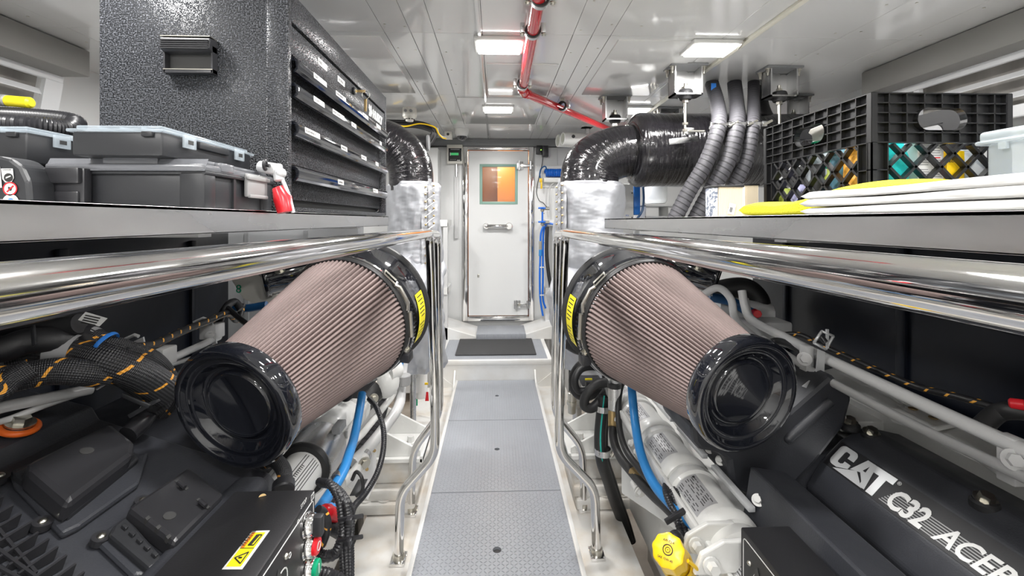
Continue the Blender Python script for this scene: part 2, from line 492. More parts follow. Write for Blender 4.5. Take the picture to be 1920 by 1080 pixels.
# cream joint strips that run along the ceiling
b = MB(); b.smooth = False; b.m('ceiling_white').box((-.082, YF, CEIL - .011), (-.066, YB, CEIL), .002)
struct(b.build('trim_1'))
b = MB(); b.smooth = False; b.m('cream_trunk').box((1.135, YF, CEIL - .014), (1.16, YB, CEIL), .002); struct(b.build('trim_2'))
# raised service panels in the middle strip
b = MB(); b.smooth = False; b.m('ceiling_white')
b.box((-.05, 2.35, CEIL - .006), (.33, 2.93, CEIL + .002), .001); b.box((-.26, 3.0, CEIL - .006), (.33, 3.8, CEIL + .002), .001)
b.box((.56, 2.02, CEIL - .006), (1.0, 2.9, CEIL + .002), .001); b.box((-1.0, 2.02, CEIL - .006), (-.52, 2.9, CEIL + .002), .001)
struct(b.build('trim_3'))
# floor (bilge) and the two engine beds
b = MB(); b.smooth = False
b.m('bilge_paint').box((XL, YF, -.62), (XR, YB, -.5)); struct(b.build('floor'))
def bed(name, x0, x1):
    b = MB(); b.smooth = False
    lo, hi = min(x0, x1), max(x0, x1)
    b.m('beam_paint').box((lo, YF, -.075), (hi, 3.5, -.05), .004)
    xo = x1 - .04 * (1 if x1 > 0 else -1)
    b.box((xo - .01, YF, -.5), (xo + .01, 3.5, -.075))
    struct(b.build(name))
bed('trim_4', -.316, -.57); bed('trim_5', .319, .545)
# side walls: hull plating
for nm, x in (('wall_left', XL), ('wall_right', XR)):
    b = MB(); b.smooth = False; s = -1 if x < 0 else 1
    b.m('wall_white').prism([(x, YF, -.5), (x + .1 * s, YF, -.5), (x + .1 * s, YF, CEIL + .06), (x, YF, CEIL + .06)], (0, YB - YF, 0))
    struct(b.build(nm))
b = MB(); b.smooth = False; b.m('wall_white').box((XL, YF - .06, -.5), (XR, YF, CEIL + .05)); struct(b.build('wall_front'))
# grey deck beams under the ceiling on both sides
b = MB(); b.smooth = False; b.m('beam_grey').box((-2.22, .2, zc(.70)), (-1.98, 2.25, CEIL - .004), .006); struct(b.build('trim_6'))
b = MB(); b.smooth = False; b.m('beam_grey').box((2.04, -.3, zc(.70)), (2.26, 2.42, CEIL - .004), .006); struct(b.build('trim_7'))
# back wall with the door opening
DX0, DX1 = P(879, 400, YB).x, P(989.5, 400, YB).x
DZ0, DZ1 = P(930, 590, YB).z, P(930, 284, YB).z
b = MB(); b.smooth = False; b.m('wall_white')
b.box((XL, YB, -.5), (DX0 - .03, YB + .05, CEIL + .05)); b.box((DX1 + .03, YB, -.5), (XR, YB + .05, CEIL + .05))
b.box((DX0 - .03, YB, DZ1 + .03), (DX1 + .03, YB + .05, CEIL + .05)); b.box((DX0 - .03, YB, -.5), (DX1 + .03, YB + .05, DZ0 - .03))
# lining panels either side of the door
b.box((P(822, 400, YB).x, YB - .012, .12), (P(866, 400, YB).x, YB + .001, zc(.76)), .002)
b.box((P(1002, 400, YB).x, YB - .012, .12), (P(1045, 400, YB).x, YB + .001, zc(.76)), .002)
b.m('seam_dark')
for u in (825, 1020):
    for v in (352, 400, 455, 500, 548):
        p = P(u, v, YB - .013); b.cyl(p, p + Vector((0, .004, 0)), .005, n=8)
struct(b.build('wall_back'))
b = MB(); b.smooth = False
b.m('trim_grey').box((-1.0, YB - .05, zc(.752)), (1.2, YB, CEIL - .002), .003)
b.m('seam_dark').box((-1.0, YB - .052, zc(.748)), (1.2, YB - .004, zc(.753)))
struct(b.build('trim_8'))
# the corridor beyond the door glass, panelled in warm wood
b = MB(); b.smooth = False
b.m('wood').box((-.9, 6.6, 0), (1.1, 6.65, 2.3)); b.box((-.95, YB + .06, 0), (-.9, 6.6, 2.3))
b.box((.32, 5.0, 0), (.36, 6.6, 2.3))
b.m('wood_light').box((.02, 6.0, 0), (.32, 6.04, 2.3)); b.m('wood').box((-.5, 6.56, 1.35), (.0, 6.6, 1.38))
b.m('wood').box((-.95, YB + .06, 2.3), (1.1, 6.65, 2.34)); b.box((-.95, YB + .06, -.04), (1.1, 6.65, 0))
b.box((1.1, YB + .06, 0), (1.14, 6.65, 2.3)); b.m('wood_light').box((-.55, 6.57, .3), (-.12, 6.6, 1.3), .004)
struct(b.build('wall_corridor'))
for y, w_ in ((5.1, 'nearest'), (5.7, 'middle'), (6.2, 'farthest')):
    b = MB(); b.smooth = False; b.m('lens_glow').box((-.08, y, 2.28), (.12, y + .06, 2.3)); tag(b.build('corridor_light'), w_ + ' corridor ceiling light beyond the glass of the door', 'ceiling light', 'corridor lights')
d = bpy.data.lights.new('corridor_lamp', 'POINT'); d.energy = 26; d.color = (1, .82, .6); d.shadow_soft_size = .15
o = bpy.data.objects.new('corridor_lamp', d); o.location = (.0, 5.5, 2.1); C.objects.link(o)

# door
fr = MB(); fr.smooth = False
fx0, fx1, fz0, fz1 = P(868, 400, YB).x, P(1000, 400, YB).x, P(930, 600, YB).z, P(930, 276, YB).z
lw = .05
fr.m('chrome')
fr.box((fx0, YB - .05, fz0), (DX0 - .008, YB + .05, fz1), .006); fr.box((DX1 + .008, YB - .05, fz0), (fx1, YB + .05, fz1), .006)
fr.box((DX0 - .01, YB - .05, DZ1 + .008), (DX1 + .01, YB + .05, fz1), .006); fr.box((DX0 - .01, YB - .05, fz0), (DX1 + .01, YB + .05, DZ0 - .008), .006)
door_frame = struct(fr.build('door_frame'))
wx0, wx1, wz0, wz1 = P(904, 400, YB).x, P(966, 400, YB).x, P(930, 379, YB).z, P(930, 313, YB).z
t = bpy.data.objects.new('door_1', None); C.objects.link(t); t.location = (0, YB, DZ0); struct(t)
df_loc = door_frame.location - t.location; door_frame.parent = t; door_frame.location = df_loc; del door_frame['kind']
b = MB(); b.smooth = False; b.m('wall_white')
ya, yb = YB - .035, YB + .015
b.box((DX0, ya, DZ0), (wx0, yb, DZ1)); b.box((wx1, ya, DZ0), (DX1, yb, DZ1)); b.box((wx0, ya, DZ0), (wx1, yb, wz0)); b.box((wx0, ya, wz1), (wx1, yb, DZ1))
b.build('door_leaf', t)
b = MB(); b.smooth = False; b.m('gasket'); g = .024
b.box((wx0 - g, ya - .006, wz0 - g), (wx0 + .004, ya + .01, wz1 + g), .003); b.box((wx1 - .004, ya - .006, wz0 - g), (wx1 + g, ya + .01, wz1 + g), .003)
b.box((wx0, ya - .006, wz0 - g), (wx1, ya + .01, wz0 + .004), .003); b.box((wx0, ya - .006, wz1 - .004), (wx1, ya + .01, wz1 + g), .003)
wf = b.build('window_gasket', t)
b = MB(); b.smooth = False; b.m('glass').box((wx0, ya + .012, wz0), (wx1, ya + .018, wz1)); b.build('pane', wf)
# lever handle in a recessed plate
b = MB(); c = P(933, 424, ya)
b.m('chrome').sweep([c + Vector((-.115, 0, 0)), c + Vector((-.115, -.05, 0)), c + Vector((-.08, -.06, 0)), c + Vector((.08, -.06, 0)), c + Vector((.115, -.05, 0)), c + Vector((.115, 0, 0))], .019, 14)
b.cyl(c + Vector((.115, -.07, 0)), c + Vector((.115, .0, 0)), .034, n=24, bev=.004); b.cyl(c + Vector((-.115, -.06, 0)), c + Vector((-.115, .0, 0)), .03, n=24, bev=.004)
b.build('handle', t)
for v, uu in ((311, 975), (570, 970)):
    b = MB(); b.smooth = False; c = P(uu, v, ya); b.m('steel')
    b.box(c + Vector((-.035, -.03, -.04)), c + Vector((.03, 0, .04)), .004); b.box(c + Vector((.0, -.035, -.014)), c + Vector((.13, -.02, .014)), .003)
    b.smooth = True; b.cyl(c + Vector((.105, -.04, -.04)), c + Vector((.105, -.04, .04)), .014); b.cyl(c + Vector((-.01, -.04, -.045)), c + Vector((-.01, -.04, .045)), .01)
    b.hexbolt(c + Vector((.02, -.035, 0)), (0, -1, 0), .01)
    b.build('hinge', t)
b = MB(); b.smooth = False; c = P(897, 517, ya); b.m('bolt_metal').box(c + Vector((-.01, -.006, -.015)), c + Vector((.01, 0, .015)), .002); b.build('keyhole_cover', t)
# sloping white kerbs either side of the doorstep
for s, u0, u1, um in ((-1, 835, 897, 868), (1, 1031, 970, 1000)):
    b = MB(); b.smooth = False; b.m('white_paint')
    A, B_, D = P(u0, 592, 4.35), P(u1, 618, 4.1), P(u0, 620, 4.2)
    za, zt = .155, .155 + .13
    x0, x1 = A.x, P(u1, 600, 4.3).x
    b.prism([(x0, 4.1, za), (x0, 4.1, zt), (x1, 4.1, za + .03), (x1, 4.1, za)], (0, .4, 0), bev=.005)
    struct(b.build('trim_9' if s < 0 else 'trim_10'))
# step plate at the foot of the door
b = MB(); b.smooth = False; b.m('floor_plate').box((P(893, 615, 4.1).x, 4.08, .155), (P(986, 615, 4.1).x, 4.42, .215), .006)
tag(b.build('doorstep'), 'small ribbed grey step block at the foot of the white door', 'step')
# raised platform in front of the door
PY0, PY1 = 3.5, 4.5
b = MB(); b.smooth = False; b.m('white_paint')
b.box((-.455, PY0, -.5), (.435, PY0 + .012, .15)); b.box((-.455, PY0 + .01, -.5), (-.443, PY1, .15)); b.box((.423, PY0 + .01, -.5), (.435, PY1, .15))
b.box((-.455, PY0, .14), (.435, PY1, .15)); b.box((-.455, PY0 - .004, .118), (.435, PY0 + .03, .157), .003); b.box((-.462, PY0, .12), (-.43, PY1, .16), .003); b.box((.41, PY0, .12), (.442, PY1, .16), .003)
# triangular side gussets
for x, s in ((-.315, -1), (.30, 1)):
    b.prism([(x, PY0, -.05), (x + .14 * s, PY0, -.05), (x + .14 * s, PY0 - .001, .06)], (0, -.012, 0)); b.prism([(x, PY0, -.05), (x, PY0 - .14, -.05), (x, PY0, .08)], (.012 * s, 0, 0))
tag(b.build('step_platform'), 'white painted raised platform with side gussets at the end of the walkway', 'platform')
b = MB(); b.smooth = False; b.m('floor_plate').box((-.43, PY0 + .03, .15), (.41, PY1 - .05, .156)); tag(b.build('platform_plate'), 'grey chequered plate on top of the white platform before the door', 'floor plate')
b = MB(); b.smooth = False; b.m('mat_fibre').box((P(853, 655, 3.62).x, 3.62, .156), (P(1006, 655, 3.62).x, 4.16, .168), .006)
tag(b.build('doormat'), 'dark charcoal fibre doormat on the grey platform before the door', 'doormat')
# walkway
b = MB(); b.smooth = False; b.m('white_paint')
for s, x in ((-1, -.315), (1, .300)):
    b.box((x, YF, -.05), (x + .018, PY0, .006), .002)
b.box((-.31, YF, -.05), (.315, PY0, -.012))
struct(b.build('trim_11'))
ysp = [-.86, -.12, .62, 1.33, 2.06, 2.80, 3.498]
lab = {2: 'grey chequered walkway plate nearest the camera, ahead of the first joint', 3: 'large grey chequered walkway plate with a finger hole, at the bottom of the view', 4: 'middle grey chequered walkway plate between the two dark joints', 5: 'far grey chequered walkway plate touching the white platform'}
for i in range(3, 6):
    b = MB(); b.smooth = False; b.m('floor_plate')
    x0, x1, y0, y1 = -.297, .300, (ysp[i] if i > 3 else .3) + .002, ysp[i + 1] - .002
    hv = {5: 742, 4: 842, 3: 1031}[i]; hc = PZ(932, hv, 0); r = .014 if i != 3 else .0165
    # frame of four slabs around the finger hole plus an annulus
    hx, hy, q_ = hc.x, hc.y, .05
    b.box((x0, y0, -.012), (x1, hy - q_, 0)); b.box((x0, hy + q_, -.012), (x1, y1, 0)); b.box((x0, hy - q_, -.012), (hx - q_, hy + q_, 0)); b.box((hx + q_, hy - q_, -.012), (x1, hy + q_, 0))
    n = 32; ou = []; inn = []; lo = []
    for k in range(n):
        a = 2 * PI * k / n; c_, s_ = math.cos(a), math.sin(a); mm = max(abs(c_), abs(s_))
        ou.append(b.bm.verts.new((hx + q_ * c_ / mm, hy + q_ * s_ / mm, 0))); inn.append(b.bm.verts.new((hx + r * c_, hy + r * s_, 0))); lo.append(b.bm.verts.new((hx + r * c_, hy + r * s_, -.011)))
    for k in range(n):
        k2 = (k + 1) % n; b._f([ou[k], ou[k2], inn[k2], inn[k]], False); b._f([inn[k], inn[k2], lo[k2], lo[k]], False)
    b.m('seam_dark').cyl((hx, hy, -.0115), (hx, hy, -.0105), r, n=20)
    o = b.build('floor_plate', recalc=False); tag(o, lab[i], 'floor plate', 'walkway plates')
# dirt joint lines
# ================================================================== LAMPS
def lamp(x, y, label):
    t = thing('ceiling_lamp', label, 'ceiling light', (x, y, CEIL - .03), 'ceiling lamps')
    b = MB(); b.smooth = False; b.m('white_plastic').box((x - .115, y - .085, CEIL - .02), (x + .115, y + .085, CEIL), .006); b.build('housing', t)
    b = MB(); b.smooth = False; b.m('lens_glow').box((x - .1, y - .07, CEIL - .03), (x + .1, y + .07, CEIL - .018), .005); b.build('lens', t)
    b = MB(); b.m('black_rubber').tube([(x - .1, y + .1, CEIL - .006), (x - .02, y + .104, CEIL - .012), (x + .06, y + .1, CEIL - .006), (x + .11, y + .1, CEIL - .004)], .0035, 6); b.build('lead', t)
    lamp_light(x, y)
names = {(.015, 2.08): 'glowing lamp on the ceiling beside the red pipe, larger of the two over the walkway', (.015, 3.25): 'glowing lamp on the ceiling nearest the door', (1.015, 2.08): 'glowing lamp on the ceiling over the black hoses at right', (1.015, 3.25): 'glowing lamp on the ceiling half hidden behind the big black duct', (-1.03, 2.08): 'glowing lamp on the ceiling behind the tool chest'}
for x, y in LAMPS:
    if (x, y) in names: lamp(x, y, names[(x, y)])
    else: lamp(x, y, 'glowing ceiling lamp behind or above the view at %s, %s row' % ({-1.03: 'left', .015: 'centre', 1.015: 'right'}[x], {-1.4: 'rear', -.25: 'next to rear', .91: 'overhead', 3.25: 'far'}[y]))
# louvred vents in the side walls
def vent(name, label, cx, y0, y1, z0, z1, s, lean):
    """s = +1 faces +x (left wall), -1 faces -x"""
    t = thing(name, label, 'air vent', (cx, (y0 + y1) / 2, z0))
    fw = .085
    def pt(y, z, d): return Vector((cx - s * lean * (z1 - z) + s * d, y, z))
    def bar(ya, yb, za, zb, d0, d1, bev=.004):
        b.prism([pt(ya, za, d0), pt(yb, za, d0), pt(yb, zb, d0), pt(ya, zb, d0)], (s * (d1 - d0), 0, 0), bev=bev)
    b = MB(); b.smooth = False; b.m('vent_white')
    bar(y0, y1, z1 - fw, z1, 0, .02); bar(y0, y1, z0, z0 + fw * .6, 0, .02); bar(y0, y0 + fw, z0 + fw * .6, z1 - fw, .0, .0198, 0); bar(y1 - fw, y1, z0 + fw * .6, z1 - fw, 0, .0198, 0)
    yy = y0 + .5
    while yy < y1 - .15: bar(yy, yy + .03, z0 + .02, z1 - .02, -.01, .012, 0); yy += .5
    b.m('bolt_metal')
    for y in [y0 + .04, y1 - .04] + [y0 + .04 + k * .28 for k in range(1, int((y1 - y0) / .28))]:
        p = pt(y, z1 - .04, .02); b.cyl(p, p + Vector((s * .003, 0, 0)), .011, n=14)
    for z in (z0 + .12,):
        p = pt(y1 - .04, z, .02); b.cyl(p, p + Vector((s * .003, 0, 0)), .011, n=14)
    b.build('frame', t)
    for k in range(2):
        z = z1 - fw - .05 - k * (z1 - z0 - .16) / 2
        b = MB(); b.smooth = False; b.m('vent_white')
        b.prism([pt(y0 + .03, z, -.005), pt(y1 - .03, z, -.005), pt(y1 - .03, z - .025, .012), pt(y0 + .03, z - .025, .012)], (0, 0, .004)); b.build('louvre', t)
    b = MB(); b.smooth = False; b.m('vent_back'); bar(y0 + .02, y1 - .02, z0 + .02, z1 - .02, -.10, -.09, 0); b.build('backing', t)
vent('vent_window', 'white louvred vent frame on the left wall above the clear lid box', -2.12, .3, P(145, 130, 2).y * 0 + 2.26, zc(.40), zc(.755), 1, .18)
vent('vent_window', 'long white louvred vent frame on the right wall above the black crate', 2.17, .2, 2.45, zc(.43), zc(.755), -1, .0)
# ================================================================== SHELVES AND RAILS
def shelf(label, pn, pf, xw, fh=.046):
    """pn, pf: near and far top corner of the aisle edge; xw: far edge x"""
    s = -1 if xw < 0 else 1
    t = thing('workbench_shelf', label, 'shelf', (pn.x, (pn.y + pf.y) / 2, pn.z - fh), 'stainless shelves above the engines')
    b = MB(); b.smooth = False; b.m('steel')
    x = pn.x; yn, yf = pn.y, pf.y; zn, zf = pn.z, pf.z
    def pr(x0, x1, d0, d1, bev=0):
        poly = [(x0, yn, zn + d0), (x0, yf, zf + d0), (x0, yf, zf + d1), (x0, yn, zn + d1)]
        b.prism(poly, (x1 - x0, 0, 0), bev=bev)
    pr(x, xw, -.004, 0)
    b.build('top_sheet', t)
    b = MB(); b.smooth = False; b.m('steel'); pr(x, x + s * .003, -fh, .0008, .0006); pr(x, x + s * .02, -fh, -fh + .002)
    b.box((x, yf - .003, zf - fh), (xw, yf, zf)); b.build('front_lip', t)
    for y in (-.2, .9, 1.9):
        b = MB(); b.smooth = False; b.m('steel').box((x + s * .06, y, zn - .055), (xw, y + .04, zn - .012)); b.build('cross_bearer', t)
    for y in (-.2, 2.14):
        b = MB(); b.smooth = False; b.m('steel').box((xw - s * .05, y, -.5), (xw - s * .01, y + .04, zn - .01)); b.build('leg', t)
SLZ, SRZ = .022, .004
shelf('long stainless shelf over the left engine carrying the tool chest', Vector((-.526, -.5, zc(.0222))), Vector((-.526, 2.2, zc(.0222))), -1.5)
shelf('long stainless shelf over the right engine carrying the black crate', Vector((.54, -.5, zc(.0100))), Vector((.54, 2.2, zc(.0100))), 1.62)
def rail(label, s):
    R = .0178
    def pt(x, y, z): return Vector((s * x, y, zc(z)))
    k = 1.0 if s < 0 else 1.05
    t = thing('handrail', label, 'handrail', (s * .36, 1.7, -.05), 'polished handrails along the walkway')
    b = MB(); b.m('chrome')
    top = fillet([pt(.262, -.6, -.032), pt(.257 * k, 1.72, -.047), pt(.235 * k, 1.72, -.82), pt(.240 * k, 1.72, -.93), pt(.375 * k, 1.73, -1.03), pt(.383 * k, 1.73, -1.285)], .09, 8)
    # tight corner at the top, wide bends below
    top = fillet([pt(.262, -.6, -.032), pt(.257 * k, 1.72, -.047)], .02) [:1] + fillet([pt(.2605, -.0, -.038), pt(.257 * k, 1.735, -.047), pt(.236 * k, 1.72, -.60), pt(.233 * k, 1.72, -.80), pt(.235 * k, 1.72, -.90), pt(.365 * k, 1.72, -1.04), pt(.372 * k, 1.72, -1.285)], .05, 8)
    b.sweep(top, R, 28); b.build('rail_tube', t)
    b = MB(); b.m('chrome')
    b.sweep(fillet([pt(.258 * k, 1.68, -.047), pt(.258 * k, 1.98, -.06), pt(.250 * k, 1.98, -.70), pt(.250 * k, 1.98, -.86), pt(.37 * k, 2.0, -1.02), pt(.378 * k, 2.0, -1.285)], .06, 8), R * .95, 24); b.build('post', t)
    for y, x in ((1.72, .372), (2.0, .378)):
        b = MB(); b.smooth = False; b.m('chrome'); c = pt(x * k, y, -1.30)
        b.box(c + Vector((-.028, -.034, 0)), c + Vector((.028, .034, .012)), .002); b.smooth = True; b.m('bolt_metal').cyl(c + Vector((0, -.0, .01)), c + Vector((0, 0, .03)), .023, n=20)
        b.m('beam_paint'); b.smooth = False; b.build('foot_plate', t)
rail('polished steel handrail with bent post left of the walkway', -1); rail('polished steel handrail with bent post right of the walkway', 1)

# ================================================================== TOOL CHEST
TX, TY0, TY1, TZ0, TZ1 = -.527, 1.15, 2.165, zc(.0245), zc(.592)
TXB = P(185, 100, TY0).x
t = thing('tool_chest', 'tall black hammered steel tool chest with labelled drawer pulls on the left shelf', 'tool chest', (-.78, 1.65, TZ0))
b = MB(); b.smooth = False; b.m('hammered')
b.box((TXB, TY0, TZ0), (TX - .05, TY1, TZ1), .004)
# face frame: two posts, top and bottom rail
b.box((TX - .054, TY0, TZ0), (TX, TY0 + .022, TZ1), .003); b.box((TX - .054, TY1 - .022, TZ0), (TX, TY1, TZ1), .003); b.box((TX - .034, TY0 + .0225, TZ0), (TX - .0005, TY1 - .0225, TZ0 + .012), .002)
b.box((TX - .034, TY0 + .0225, zc(.515)), (TX - .0005, TY1 - .0225, TZ1 - .0005), .002)
b.build('body', t)
b = MB(); b.smooth = False; b.m('seam_dark').box((TX - .05, TY0 + .024, TZ0 + .013), (TX - .044, TY1 - .024, zc(.514))); b.build('drawer_recess', t)
rows = [(.430, .510, 0), (.366, .428, 1), (.268, .362, 1), (.150, .262, 1), (.054, .145, 1)]
y0, y1 = TY0 + .026, TY1 - .026
LABELS = {1: [(.10, .16, 'PLIERS'), (.28, .16, 'SCREWDRIVERS'), (.58, .12, 'TAPES'), (.78, .12, 'BITS')], 2: [(.10, .13, 'SOCKETS'), (.25, .18, 'METRIC SOCKETS'), (.44, .09, 'TORX'), (.84, .05, 'HEX')],
          3: [(.04, .17, 'ALLEN WRENCH'), (.33, .10, 'WRENCHES'), (.56, .11, 'RATCHETS'), (.77, .07, 'TAPS')], 4: [(.30, .09, 'HAMMERS'), (.73, .12, 'PUNCHES')]}
for i, (z0, z1, pull) in enumerate(rows):
    b = MB(); b.smooth = False; b.m('hammered'); z0, z1 = zc(z0), zc(z1)
    b.box((TX - .044, y0, z0 + .003), (TX - (.004 if i == 0 else .026), y1, z1 - .002), .002)
    dr = b.build('drawer', t)
    if pull:
        b = MB(); b.m('black_gloss' if i < 3 else 'black_plastic'); zz = z1 - .012
        # rolled pull: quarter-round section swept along y
        prof = [Vector((TX - .028, 0, .010)), Vector((TX + .002, 0, .010)), Vector((TX + .010, 0, .005)), Vector((TX + .0148, 0, -.003)), Vector((TX + .0152, 0, -.012)), Vector((TX + .0125, 0, -.021)), Vector((TX + .006, 0, -.028)), Vector((TX - .001, 0, -.030)), Vector((TX - .002, 0, -.026)), Vector((TX + .006, 0, -.016)), Vector((TX + .004, 0, .0)), Vector((TX - .028, 0, .002))]
        b.m('black_gloss').prism([Vector((p.x, y0 + .004, zz + p.z)) for p in prof], (0, y1 - y0 - .008, 0), bev=.001)
        pu = b.build('drawer_pull', dr, autosm=60)
        for (f, wd, tx) in LABELS[i]:
            b = MB(); b.smooth = False
            yy = y0 + f * (y1 - y0); L = wd * (y1 - y0) * .62
            o_ = Vector((TX + .0156, yy, zz - .0135))
            vd = Vector((-.06, 0, 1)).normalized(); nn = Y3.cross(vd)
            b.m('white_label').prism([o_, o_ + Y3 * L, o_ + Y3 * L + vd * .0155, o_ + vd * .0155], nn * .0006)
            b.m('ink').text(tx, o_ + nn * .0008 + Y3 * .004 + vd * .0045, Y3, vd, .0085, .0002, sx=min(1, (L - .008) / (len(tx) * .0055)))
            b.build('label_strip', pu)
    else:
        for f in (.18, .35):
            b = MB(); b.smooth = False
            o_ = Vector((TX - .0035, y0 + f * (y1 - y0), z0 + .038)); b.m('white_label').box(o_, o_ + Vector((.0008, .07, .02))); b.m('ink').text('FUSES' if f < .3 else 'ELECTRICAL', o_ + Vector((.001, .006, .006)), Y3, Z3, .011, .0002, sx=.8); b.build('label_strip', dr)
        b = MB(); b.smooth = False
        o_ = Vector((TX - .0035, y0 + .78 * (y1 - y0), z0 + .012))
        b.m('white_plastic').text('HUSKY', o_, Y3, Z3, .052, .004, .02, sx=.95, shear=.15)
        # dog's head mark ahead of the word
        mk = [(-.055, .0), (-.045, .02), (-.058, .03), (-.05, .048), (-.038, .036), (-.022, .05), (-.02, .034), (-.006, .02), (-.018, .014), (-.022, .0), (-.032, .012), (-.038, .0)]
        b.prism([o_ + Y3 * p[0] + Z3 * (p[1] - .004) for p in mk], (.004, 0, 0))
        b.build('name_badge', dr)
# lock and keys
b = MB(); c = Vector((TX - .004, y0 + .52 * (y1 - y0), zc(.482)))
b.m('black_gloss').cyl(c, c + X3 * .008, .014, bev=.002); b.m('bolt_metal').cyl(c + X3 * .008, c + X3 * .011, .008); b.smooth = False
b.m('brass').box(c + Vector((.008, -.001, -.005)), c + Vector((.045, .001, .005)), .0008); b.smooth = True; b.m('bolt_metal').torus(c + Vector((.047, .0, -.014)), (0, 1, 0), .014, .0012)
b.smooth = False; b.m('brass').box(c + Vector((.04, .002, -.075)), c + Vector((.05, .004, -.028)), .0008); b.build('lock_with_keys', t)
# side pull handle
b = MB(); b.smooth = False
h0, h1 = P(317, 76, TY0), P(408, 142, TY0)
xa, xb, za, zb = h0.x, h1.x, h1.z, h0.z
b.m('black_plastic')
b.prism([(xa, TY0, zb), (xa, TY0 - .03, zb - .004), (xa, TY0 - .034, zb - .03), (xa, TY0 - .022, zb - .036), (xa, TY0, zb - .036)], (xb - xa, 0, 0), bev=.002)
for k in range(5): b.box((xa + .002, TY0 - .0355, zb - .01 - k * .005), (xb - .002, TY0 - .03, zb - .012 - k * .005))
b.box((xa, TY0 - .02, za), (xb, TY0, za + .009), .001)
b.box((xa, TY0 - .02, za), (xa + .004, TY0, zb - .02)); b.box((xb - .004, TY0 - .02, za), (xb, TY0, zb - .02))
b.m('seam_dark').box((xa + .003, TY0 - .002, za + .005), (xb - .003, TY0 - .0005, zb - .03)); b.m('bolt_metal').box((xa, TY0 - .031, zb - .001), (xb, TY0 - .001, zb + .001)); b.box((xa, TY0 - .021, za + .008), (xb, TY0 - .001, za + .010))
b.build('side_handle', t)

# ================================================================== THINGS ON THE LEFT SHELF
ZS = zc(.0225)
def case(label, x0, x1, y0, y1, z0, z1, cat='toolbox'):
    """deep black organiser with smoky translucent lid and latches"""
    t = thing('organizer_case', label, cat, ((x0 + x1) / 2, (y0 + y1) / 2, z0), 'black storage cases on the left shelf')
    b = MB(); b.smooth = False; b.m('charcoal_plastic'); zl = z1 - .024
    b.box((x0 + .01, y0 + .01, z0), (x1 - .008, y1 - .01, zl), .006)
    # corner columns and ribs of the tub
    for (a0, a1, c0, c1) in ((x0 + .004, x0 + .035, y0 + .004, y0 + .03), (x1 - .05, x1 - .002, y0 + .004, y0 + .04), (x1 - .04, x1 - .002, y1 - .05, y1 - .004)):
        b.box((a0, c0, z0), (a1, c1, zl + .002), .005)
    b.box((x1 - .012, y0 + .10, z0), (x1 - .003, y0 + .108, zl)); b.box((x0, y0 + .004, zl - .006), (x1, y1, zl + .001), .002)
    b.build('tub', t)
    b = MB(); b.smooth = False; b.m('clear_gray_plastic')
    b.prism([(x0, y0, zl), (x1, y0, zl), (x1, y0 + .012, z1), (x0, y0 + .012, z1)], (0, .001, 0)); b.box((x0, y0, zl), (x1, y1, zl + .014), .005); b.box((x0 + .01, y0 + .012, zl + .012), (x1 - .012, y1 - .01, z1), .006)
    b.box((x0 + .10, y0 + .006, zl + .01), (x1 - .09, y0 + .04, z1 + .003), .003); b.box((x1 - .02, y0 + .05, zl + .004), (x1 + .002, y1 - .17, z1 - .002), .003)
    b.build('lid', t)
    b = MB(); b.smooth = False; b.m('grey_plastic'); ym = y0 + .135
    b.box((x1 - .002, ym, z0 + .03), (x1 + .007, ym + .085, zl + .010), .003); b.box((x1 + .004, ym - .004, zl - .004), (x1 + .012, ym + .089, zl + .006), .003); b.box((x1 + .004, ym + .004, z0 + .028), (x1 + .011, ym + .08, z0 + .036), .002)
    b.build('latch', t)
    return t
# near case, partly under the clear lid organiser
bx0, bx1, by0, by1 = P(82, 300, .86).x, P(383, 300, .86).x, .86, 1.125
t = case('wide black storage case with smoky lid in front of the tool chest', bx0, bx1, by0, by1, ZS, zc(.118))
b = MB(); b.smooth = False; b.m('black_plastic')
lx0, lx1 = P(86, 300, .85).x, P(160, 300, .85).x
b.box((lx0, by0 - .012, ZS + .002), (lx1, by0 + .006, zc(.098)), .005); b.box((lx0 + .004, by0 - .02, zc(.068)), (lx1 - .004, by0 - .008, zc(.098)), .004); b.box((lx0 - .012, by0 - .006, ZS), (lx0 + .004, by0 + .01, zc(.088)), .005)
b.box((lx0 + .014, by0 - .0165, ZS + .008), (lx1 - .008, by0 - .010, ZS + .032), .003); b.build('latch', t)
case('black storage case with smoky lid, left of the wider one', P(-150, 300, .92).x, P(66, 300, .92).x, .92, 1.13, ZS, zc(.112))
def organizer(label, x0, x1, y0, y1, z0, z1):
    t = thing('small_parts_organizer', label, 'organizer', ((x0 + x1) / 2, (y0 + y1) / 2, z0), 'clear lidded organizers')
    b = MB(); b.smooth = False; b.m('charcoal_plastic'); zl = z1 - .012
    b.box((x0 + .006, y0 + .006, z0), (x1 - .006, y1 - .006, zl), .004)
    b.box((x1 - .04, y0 - .0, zl - .010), (x1 - .02, y0 + .01, zl), .002)
    b.box((x1 - .01, y0 + .10, zl - .016), (x1 + .001, y0 + .2, zl - .002), .002); b.build('tray', t)
    b = MB(); b.smooth = False; b.m('clear_plastic').box((x0, y0, zl - .002), (x1, y1, zl + .004), .002); b.box((x0 + .008, y0 + .01, zl + .004), (x1 - .010, y1 - .01, z1), .004)
    for k in range(1, 4): b.box((x0 + .01 + k * (x1 - x0 - .02) / 4, y0 + .012, zl - .02), (x0 + .011 + k * (x1 - x0 - .02) / 4, y1 - .012, z1 - .002))
    b.build('lid', t)
    for yy in (y0 + .05, y1 - .085):
        b = MB(); b.smooth = False; b.m('clear_plastic').box((x1 - .001, yy, zl - .022), (x1 + .004, yy + .035, zl + .004), .0015); b.m('seam_dark').box((x1 + .0035, yy + .01, zl - .014), (x1 + .0045, yy + .025, zl - .006)); b.build('lid_clip', t)
    return t
